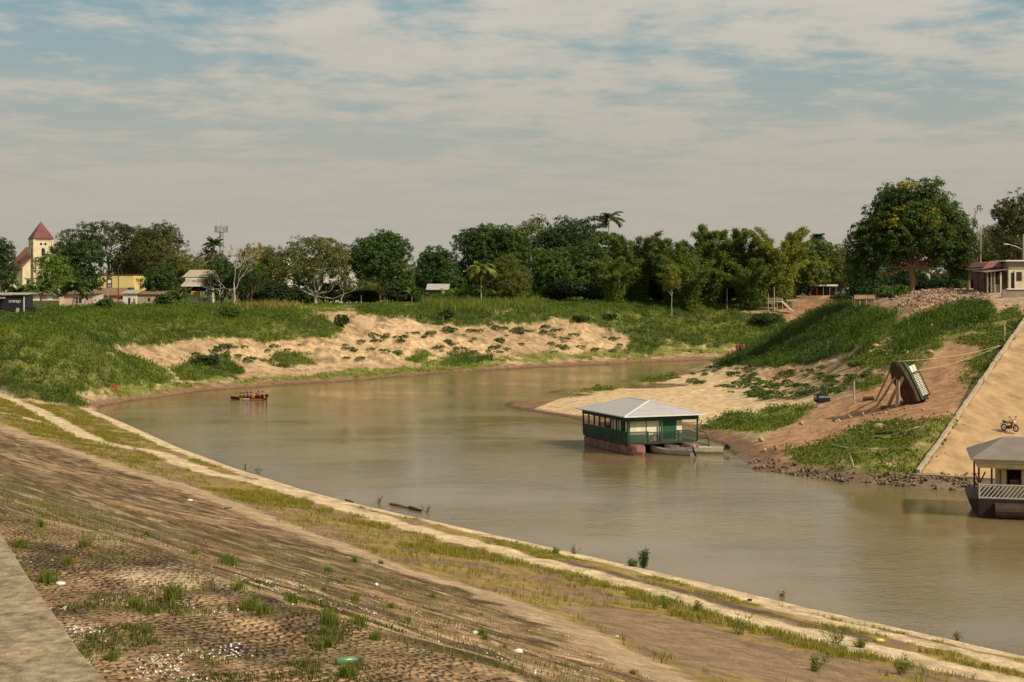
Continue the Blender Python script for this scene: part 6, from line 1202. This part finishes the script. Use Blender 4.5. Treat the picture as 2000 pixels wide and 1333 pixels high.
# jetty, shelter and old bridge at the end of the dirt path
def deck(label, px0, px1, pyt, pyb, Y, npost, rail):
    x0, x1, z0, z1 = frame_box(px0, px1, pyt, pyb, Y); t = thing('jetty', label, 'jetty', ((x0+x1)/2, Y, z0)); w = x1-x0; h = z1-z0; MB().box(-w/2, w/2, 0, 2.2, h-.15, h).build('deck', WOODG, t)
    for k in range(npost): MB().cyl((-w/2+.1+k*(w-.2)/(npost-1), .1, -1.2), (-w/2+.1+k*(w-.2)/(npost-1), .1, h-.16 if not rail else h+.7), .09).build('post', WOODP, t)
    m = MB()
    if rail: m.box(-w/2, w/2, .02, .08, h+.3, h+.5); m.box(-w/2, w/2, .02, .08, h+.62, h+.7)
    m.box(-w/2, w/2, -.06, -.005, h-.35, h-.02); m.build('rail', WOODP if not rail else WOODG, t); return t
deck('left wooden landing stage on posts at the end of the dirt path', 1497, 1529, 588, 600, 346, 4, True); deck('right wooden landing stage with white beams beside the dirt path', 1536, 1562, 586, 598, 347, 3, False)
m = MB(); a, b = ray(1526, 588, Y=345), ray(1548, 608, Y=342); m.bar(a, b, .9, .08); tag(m.build('gangplank', WOODG), 'sloping gangplank between the two landing stages', 'gangplank')
pole(1512, 561, 345, 'tallest post rising through the left landing stage', .14, mat=WOODP, name='wooden_post', cat='post'); pole(1500.5, 573, 345, 'shorter post at the left end of the left landing stage', .1, mat=WOODP, name='wooden_post', cat='post')
x0, x1, z0, z1 = frame_box(1580, 1636, 557, 576, 368); zb = gz((x0+x1)/2, 368); t = thing('shelter', 'open shelter with thin posts and a pale roof edge behind the dirt path', 'shelter', ((x0+x1)/2, 368, zb)); w = x1-x0
for k in range(5): MB().cyl((-w/2+.4+k*(w-.8)/4, 0, -.4), (-w/2+.4+k*(w-.8)/4, 0, z1-zb), .07 if k else .12).build('post', REDP if k in (0, 1) else STEEL, t)
MB().box(-w/2, w/2, -.3, 4, z1-zb, z1-zb+.12).build('roof', WOODG, t); MB().box(-w/2, w/2, -.36, -.303, z1-zb-.3, z1-zb+.1).build('fascia', TRIM, t); MB().box(-w/2, w/2, 3.6, 3.7, 0, 1.6).build('back_wall', WOODD, t)
x, y, _ = ray(1690, 590, Y=222); zb = gz(x, y); zt = H-(575-YH)/F*222-zb; t = thing('old_bridge', 'remains of an old footbridge, posts and board rail beside the mango tree', 'bridge', (x, y, zb))
for k, px in enumerate((1669, 1673, 1679, 1686, 1692, 1701, 1704, 1709)): MB().cyl(((px-1690)/F*222, .3*(k % 2), -1.2), ((px-1690)/F*222, .3*(k % 2), zt-.05*(k % 3)), .09).build('post', WOODP if k % 3 else WOODB, t)
MB().box(-1.75, .3, -.16, -.1, zt-.75, zt-.1).build('board', pm('pinkish_board', (.40, .26, .17), .2, 1, .9), t); MB().box(.35, 1.5, -.16, -.1, zt-.7, zt-.15).build('board', MATS['pinkish_board'], t); MB().box(-1.8, 1.6, -.2, .5, zt-.09, zt-.02).build('beam', WOODD, t)
# cream house and red booth on the right plateau
Yr = 197; x0, x1, z0, z1 = frame_box(1970, 2060, 521, 573, Yr); zb = gz((x0+x1)/2, Yr); t = thing('cream_house', 'cream house with a grey parapet, dark door and lean-to porch at the right edge', 'house', (x0, Yr, zb))
X = lambda px: (px-1970)/F*Yr
Z = lambda py: H-(py-YH)/F*Yr-zb
wl = MB().box(0, x1-x0, 0, 6, -.8, Z(527)).build('wall', pm('house_cream', (.58, .52, .34), .22, .8, .85, .08), t); MB().box(-.02, x1-x0, -.02, 6, Z(527), Z(511)).build('parapet', pm('weathered_cement', (.26, .21, .16), .25, .8, .9, .1), t); MB().box(X(1962), x1-x0+.3, -.5, 6.3, Z(511), Z(508.5)).build('roof', TRIM, t)
opening(t, X(1975), X(1980.5), Z(568), Z(533), DARKW, 'door'); opening(t, X(1986), X(1994.5), Z(548), Z(532.5), GLASSD, frame=RUSTM)
for px in (1970.6, 1982.5): MB().box(X(px)-.1, X(px)+.1, -.12, -.003, -.5, Z(528)).build('pilaster', MATS['house_cream'], t)
MB().box(X(1924), X(1969.8), .6, 5, -.6, Z(534)).build('porch_wall', WOODD, t); m = MB(); a = [(X(1922), -.5, Z(533)), (X(1966), -.5, Z(527.5)), (X(1966), 5, Z(524)), (X(1922), 5, Z(529))]; m.add(a+[(p[0], p[1], p[2]+.1) for p in a], [(3, 2, 1, 0), (4, 5, 6, 7), (0, 1, 5, 4), (1, 2, 6, 5), (2, 3, 7, 6), (3, 0, 4, 7)]); m.build('porch_roof', ROOFD, t)
for px in (1929, 1936.5, 1942.5, 1955): MB().box(X(px)-.1, X(px)+.1, .0, .2, -.5, Z(531.5)).build('porch_post', MATS['weathered_cement'] if px < 1950 else MATS['house_cream'], t)
MB().box(X(1937), X(1955), .3, .4, -.4, Z(556)).build('porch_rail', CONCM, t); MB().box(X(1957), X(1968), .54, .597, Z(565), Z(555)).build('lower_panel', GREENW, t); MB().box(X(1944), X(1952), .55, .599, Z(554), Z(539)).build('porch_window', DARKW, t)
m = MB(); a = [(X(1928), 2, Z(526)), (X(1940), 2, Z(512)), (X(1950), 2, Z(522)), (X(1928), 9, Z(526)), (X(1940), 9, Z(512)), (X(1970), 9, Z(522)), (X(1970), 2, Z(522)), (X(1962), 2, Z(510)), (X(1962), 9, Z(510))]; m.add(a, [(0, 1, 4, 3), (1, 7, 8, 4), (7, 6, 5, 8), (0, 2, 1), (1, 2, 6, 7)]); m.build('back_roof', pm('rusty_roof', (.36, .26, .20), .3, .8, .8, .1, c2=(.42, .12, .10)), t); MB().box(X(1930), X(1969), 2.2, 8.8, Z(534), Z(521)).build('back_wall', WOODD, t)
x, y, z = at(1917, 200); t = thing('red_booth', 'tall dark red booth with white bands beside the cream house', 'booth', (x, y, z)); h = H-(538-YH)/F*200-z; MB().box(-.6, .6, 0, 1.2, -.3, h).build('cabinet', pm('booth_red', (.13, .022, .022), .3, 1.5, .6, .05), t); m = MB(); m.box(-.35, .4, -.03, -.002, h*.62, h*.68); m.box(-.35, .4, -.03, -.002, h*.36, h*.40); m.build('white_band', TRIM, t)
x0, x1, z0, z1 = frame_box(1958, 2070, 566, 575, 190); zb = gz((x0+x1)/2, 190); t = thing('low_wall', 'low stained concrete wall in front of the cream house', 'wall', (x0, 190, zb)); MB().box(0, x1-x0, 0, .4, -.8, z1-zb).build('wall', MATS['weathered_cement'], t); MB().box(.6, x1-x0, -.15, .5, z1-zb, z1-zb+.15).build('coping', TRIM, t)
# fence stakes in front of the spreading tree, sticks along the bank
for k, (px, Y, hh) in enumerate(((558, 300, 1.5), (580, 302, 1.3), (592, 303, 1.7), (646, 306, 1.2), (706, 312, 2.2), (757, 318, 1.6), (768, 316, 1.5))):
    x, y, z = at(px, Y); m = MB(); m.cyl((0, 0, -.2), (rng.normal()*.08, 0, hh), .05, .04, 6); o = m.build('fence_stake', PALEBARK); o.location = (x, y, z); tag(o, 'thin pale fence stake standing at the top of the far bank', 'stake', 'fence stakes on the bank top')
x, y, z = hit(225, 768); t = thing('marker_post', 'small red marker post standing on the muddy shore at the left', 'marker', (x, y, z)); MB().cyl((0, 0, -.3), (0, 0, .7), .04).build('stake', WOODB, t); MB().box(-.3, .3, -.04, .04, .45, 1.1).build('plate', pm('orange_red', (.42, .08, .03), .15, 3, .6, 0), t)
x, y, z = hit(869, 635); m = MB().cyl((0, 0, -.2), (-.5, .2, 1.7), .06, .04, 6); o = m.build('dry_stick', PALEBARK); o.location = (x, y, z); tag(o, 'leaning dry stick beside the green bush on the sand', 'stick')

# motorcycle parked on the ramp
mu, mv = 6.6, 4.6; my_ = min(np.arange(110, 140, .1), key=lambda y: abs(H-(844-YH)/F*y-ramp_z((1972-1000)/F*y, y))); mx_ = (1972-1000)/F*my_; z = ramp_z(mx_, my_)+.05
t = thing('motorcycle', 'orange and black motorcycle parked on the dirt ramp', 'motorcycle', (mx_, my_, z), R(-62))
def wheel(x):
    w_ = MB().torus((x, 0, .31), .27, .05).build('wheel', BLACK, t, smooth=True); m = MB(); m.torus((x, 0, .31), .205, .018)
    for k in range(8): a = k*math.pi/4; m.bar((x, 0, .31), (x+.2*math.cos(a), 0, .31+.2*math.sin(a)), .012)
    m.cyl((x, -.06, .31), (x, .06, .31), .05); m.build('rim', STEEL, w_)
wheel(-.63); wheel(.66)
for s_ in (-1, 1): MB().tube([(.66, s_*.08, .31), (.46, s_*.08, .85), (.42, s_*.08, .98)], .026).build('fork_leg', STEEL, t); MB().tube([(-.63, s_*.08, .31), (-.15, s_*.07, .36)], .022).build('swing_arm', STEEL, t)
m = MB(); m.tube([(.42, 0, .92), (.2, 0, .62), (.1, 0, .3), (-.2, 0, .28), (-.25, 0, .62), (.4, 0, .86)], .028); m.tube([(-.25, 0, .62), (-.75, 0, .74)], .026); m.build('frame', BLACK, t)
m = MB().loft([[(x+.0, y*k, zz+.78) for y, zz in ((-.12, -.06), (-.15, .06), (0, .15), (.15, .06), (.12, -.06))] for x, k in ((-.12, .7), (.05, 1), (.25, 1.05), (.38, .6))]); m.build('tank', ORG, t, bevel=.02); m = MB(); m.bar((.35, -.13, .62), (.12, -.13, .78), .16, .04); m.bar((.35, .13, .62), (.12, .13, .78), .16, .04); m.build('tank_shroud', ORG, t)
m = MB().loft([[(x, -wd, zz-.06), (x, wd, zz-.06), (x, wd*.9, zz+.04), (x, -wd*.9, zz+.04)] for x, wd, zz in ((-.1, .1, .78), (-.35, .13, .77), (-.65, .11, .84), (-.78, .07, .86))]); m.build('seat', BLACK, t, bevel=.02)
m = MB(); m.box(-.2, .18, -.13, .13, .26, .5); m.cyl((.12, 0, .42), (.26, 0, .66), .09); m.build('engine', BLACK, t, bevel=.02); m = MB().tube([(.2, -.12, .45), (.22, -.14, .25), (-.1, -.15, .22), (-.5, -.17, .32), (-.85, -.17, .42)], .045); m.build('exhaust', STEEL, t)
m = MB(); m.loft([[(x, y, .31+.37*math.sin(a)*k) for y, k in ((-.07, 1), (.07, 1), (.07, .94), (-.07, .94))] for a, x in ((a, .66+.37*math.cos(a)) for a in np.linspace(.6, 2.3, 7))]); m.build('front_mudguard', ORG, t); MB().bar((-.6, 0, .74), (-.95, 0, .6), .16, .03).build('rear_mudguard', BLACK, t)
m = MB(); m.tube([(.36, -.36, 1.06), (.4, -.15, 1.02), (.42, 0, .98), (.4, .15, 1.02), (.36, .36, 1.06)], .018); m.build('handlebar', BLACK, t); m = MB().cyl((.46, 0, .86), (.56, 0, .86), .1, .09, 12); m.build('headlight', TRIM, t); 
for s_ in (-1, 1): m = MB(); m.cyl((.38, s_*.3, 1.05), (.34, s_*.36, 1.24), .008); m.bar((.34, s_*.36, 1.2), (.34, s_*.36, 1.3), .13, .03, up=(0, 1, 0)); m.build('mirror', BLACK, t)
MB().cyl((-.05, .12, .25), (-.12, .32, -.06), .014).build('kickstand', STEEL, t)

# ------------------------------------------------------------------ the levee up close
m = MB(); cpt = [(-11.5, 29.0), (-8.0, 21.0), (-5.6, 15.6), (-4.35, 12.9), (-3.15, 10.4), (-2.0, 8.2), (-.5, 5.6)]
sg_ = []
for a, b in zip(cpt[:-1], cpt[1:]):
    n_ = max(1, int(math.hypot(b[0]-a[0], b[1]-a[1])/1.6))
    for k in range(n_): p = [a[i]+(b[i]-a[i])*k/n_ for i in (0, 1)]; q = [a[i]+(b[i]-a[i])*(k+1)/n_ for i in (0, 1)]; sg_.append((p, q))
for p, q in sg_:
    d = Vector((q[0]-p[0], q[1]-p[1], 0)).normalized(); n_ = Vector((d.y, -d.x, 0))      # towards the top of the levee
    za, zb_ = 12.42+rng.normal()*.008, 12.42+rng.normal()*.008; q2 = (q[0]-d.x*.012, q[1]-d.y*.012); wd = 1.7
    P_ = [(p[0], p[1], za), (q2[0], q2[1], zb_), (q2[0]+(-n_.x)*-wd*-1, q2[1]+n_.y*wd*1, zb_+.06)]
    A_, B_ = Vector((p[0], p[1], za)), Vector((q2[0], q2[1], zb_)); I_ = -n_ if (-n_).x < 0 else n_
    top = [A_, B_, B_+I_*wd, A_+I_*wd]; m.add([v-Vector((0, 0, 1.0)) for v in top]+top, [(3, 2, 1, 0), (4, 5, 6, 7), (0, 1, 5, 4), (1, 2, 6, 5), (2, 3, 7, 6), (3, 0, 4, 7)])
tag(m.build('coping', pm('old_coping_concrete', (.17, .12, .075), .30, 8.0, .95, 1.0, c2=(.46, .36, .23), detail=12), bevel=.02), 'broad cracked concrete coping along the top of the levee, lower left', 'coping')
def tuft_mesh(k, n=46, h=.22, cA=(.05, .07, .015), cB=(.16, .17, .04), w=.011):
    r_ = rs(600+k); P = np.concatenate([r_.normal(size=(n, 2))*.05, np.zeros((n, 1))], 1); V, Fc, C = blades(P, np.full(n, h), w, .75, np.array(cA), np.array(cB), r_, 3, .03); return npmesh('grass_tuft', V, tri_fix(Fc), GRASS, C)
TM = [tuft_mesh(k) for k in range(4)]
for px, py, s_, lab in ((340, 1172, 1.1, 'bright green grass tuft in the middle of the cobbles, left of centre'), (490, 1192, .8, 'dark green grass tuft with thin seed stalks right of the bright one'), (512, 1200, .7, 'smaller dark grass tuft beside the one with seed stalks'), (445, 1104, .9, 'green tuft high on the cobbles above the bright one'), (38, 1128, .8, 'grass tuft beside the coping at the left edge'), (95, 1138, .9, 'second grass tuft from the coping corner'), (40, 1070, .7, 'low tuft near the left edge above the coping'), (645, 1220, .9, 'grass tuft below the middle of the levee path'), (150, 1300, .9, 'large green tuft against the coping at the bottom')):
    x, y, z = hit(px, py); o = link('grass_tuft', TM[px % 4], None, (x, y, z), (0, 0, px)); o.scale = (s_*.8*max(1, y/16),)*3; tag(o, lab, 'grass tuft')
k = 0
while k < 30:
    px, py = rng.uniform(60, 1300), rng.uniform(1000, 1325); x, y, z = hit(px, py)
    s_v = levee_s(np.array([x]), np.array([y]))[0][0]
    if s_v < 20 or y > 60: continue
    o = link('grass_tuft', TM[k % 4], None, (x, y, z), (0, 0, k)); o.scale = (rng.uniform(.3, .6)*max(1, y/22),)*3; tag(o, 'small grass tuft growing between the paving stones of the levee', 'grass tuft', 'small tufts on the cobbles'); k += 1
def weed(px, py, h, label, seed, colA=(.035, .06, .02), colB=(.10, .13, .035), nb=7, leaf=.09, bare=False, name='weed', wide=.35):
    x, y, z = hit(px, py); t = thing(name, label, 'plant', (x, y, z), 0); r_ = rs(seed); lst, Ps = [], []
    for i in range(nb):
        e = np.array((r_.normal()*h*wide, r_.normal()*h*wide, h*r_.uniform(.6, 1))); p = wiggle((r_.normal()*.03, r_.normal()*.03, -.1), e, 7, h*.03, r_); lst.append((p, np.linspace(.013, .004, 7)*max(1, h)))
        q = r_.uniform(.25, 1, 5 if bare else 22)*6; i0 = np.minimum(q.astype(int), 5); Ps.append(p[i0]+(p[i0+1]-p[i0])*(q-i0)[:, None])
    P = np.repeat(np.concatenate(Ps), 4, 0); P = P+r_.normal(size=P.shape)*leaf*.8; V, Fc = diamonds(P, sph(len(P), r_, 0), np.full(len(P), leaf), .45, r_); mm = r_.random((len(P), 1))
    link('leaves', npmesh('leaves', V, Fc, LEAF, np.repeat(np.array(colA)*(1-mm)+np.array(colB)*mm, 4, 0)), t); V, Fc, _ = tubes(lst, 5); link('stems', npmesh('stems', V, Fc, BARK), t)
weed(1256, 1110, 1.15, 'upright dark green shrub growing at the water edge of the levee', 701, (.02, .04, .018), (.055, .08, .03), 16, .09, name='shrub', wide=.17); weed(1236, 1107, .4, 'low green leaves at the foot of the upright shrub', 702, (.05, .08, .015), (.12, .15, .03), 8, .09)
for k, (px, py, h, bare, lab) in enumerate(((1302, 1190, .7, False, 'green weed by the path right of the upright shrub'), (1362, 1196, .5, False, 'small green weed on the path edge'), (1448, 1240, .9, False, 'leafy yellow green weed at the edge of the brown slab'), (1636, 1262, .95, False, 'tall weed beside the wet channel'), (1120, 1082, .5, True, 'wispy dark weed on the ledge left of the upright shrub'), (1590, 1312, .6, False, 'weed in the grass at the bottom right'), (1760, 1318, .6, False, 'weed near the bottom right corner'), (740, 983, .55, True, 'thin weed on the water ledge left of the driftwood'), (833, 1001, .6, True, 'thin weed on the ledge right of the driftwood'), (505, 925, .7, True, 'dark spiny weed on the ledge far left'), (480, 918, .6, True, 'dark spiny weed left of the other one'), (1086, 1083, .35, False, 'round green weed on the grass strip'), (1528, 1166, .3, True, 'wispy weed on the water ledge in the middle right'), (1680, 1265, .4, False, 'low weed left of the yellow bottle'), (1870, 1250, .35, True, 'wispy weed on the ledge near the right edge'))):
    weed(px, py, h, lab, 710+k, *(((.03, .04, .02), (.06, .07, .03)) if bare else ((.06, .085, .018), (.18, .19, .045))), 7, .07, bare)
def bottle(px, py, L_, r, label, mat, rz, capm):
    x, y, z = hit(px, py); t = thing('bottle', label, 'bottle', (x, y, z+r*.9), rz); m = MB().loft([[(xx, r*k*math.cos(a*math.pi/6), r*k*math.sin(a*math.pi/6)) for a in range(12)] for xx, k in ((-L_/2, .8), (-L_/2+.01, 1), (L_*.22, 1), (L_*.36, .45), (L_*.44, .36))]); m.build('body', mat, t, smooth=True); MB().cyl((L_*.44, 0, 0), (L_*.5, 0, 0), r*.4).build('cap', capm, t)
bottle(679, 1297, .19, .03, 'crushed green plastic bottle lying on the cobbles', pm('green_plastic', (.10, .20, .11), .2, 8, .3, 0, spec=.5), .35, GREENP); bottle(1719, 1255, .36, .08, 'yellow plastic bottle lying beside the wet channel', pm('yellow_plastic', (.62, .55, .06), .15, 4, .4, 0), .1, TRIM)
for k, (a, b, r, mt, lab) in enumerate((((762, 986), (805, 995), .10, WOODB, 'long brown driftwood log on the water ledge'), ((800, 994), (822, 1000), .14, WOODD, 'dark thick end of driftwood beside the long log'), ((438, 994), (452, 993), .05, WOODD, 'short dark stick on the levee path'), ((675, 977), (690, 981), .06, WOODD, 'small dark stick at the water left of the driftwood'))):
    p, q = Vector(hit(*a)), Vector(hit(*b)); d = Vector((0, 0, r*.6)); m = MB(); m.tube(wiggle(p+d, q+d, 5, .02, rng), np.linspace(r, r*.6, 5), 7); tag(m.build('driftwood', mt), lab, 'driftwood')
for k, (px, py, s_, mt, lab) in enumerate(((371, 979, .30, WHITEW, 'white crumpled plastic bag at the edge of the levee path'), (1464, 1174, .25, BLACK, 'small black rag in the grass by the wet channel'), (1012, 1275, .16, WHITEW, 'white scrap of litter low on the cobbles'), (930, 1238, .14, WHITEW, 'pale scrap of litter in the middle of the cobbles'), (1205, 1245, .16, WHITEW, 'white scrap on the brown slab'), (735, 1143, .14, WHITEW, 'bluish white scrap beside the levee path'), (118, 1142, .09, WHITEW, 'white rag among the weeds by the coping'))):
    x, y, z = hit(px, py); b = bmesh.new(); bmesh.ops.create_icosphere(b, subdivisions=2, radius=s_*.5)
    for v in b.verts: v.co *= .6+.7*float(vnoise(np.array(v.co.x*22+k*3), np.array(v.co.y*22+v.co.z*15))); v.co.z *= .55
    me = bpy.data.meshes.new('litter'); b.to_mesh(me); b.free(); me.materials.append(mt); tag(link('litter', me, None, (x, y, z+s_*.12)), lab, 'litter')
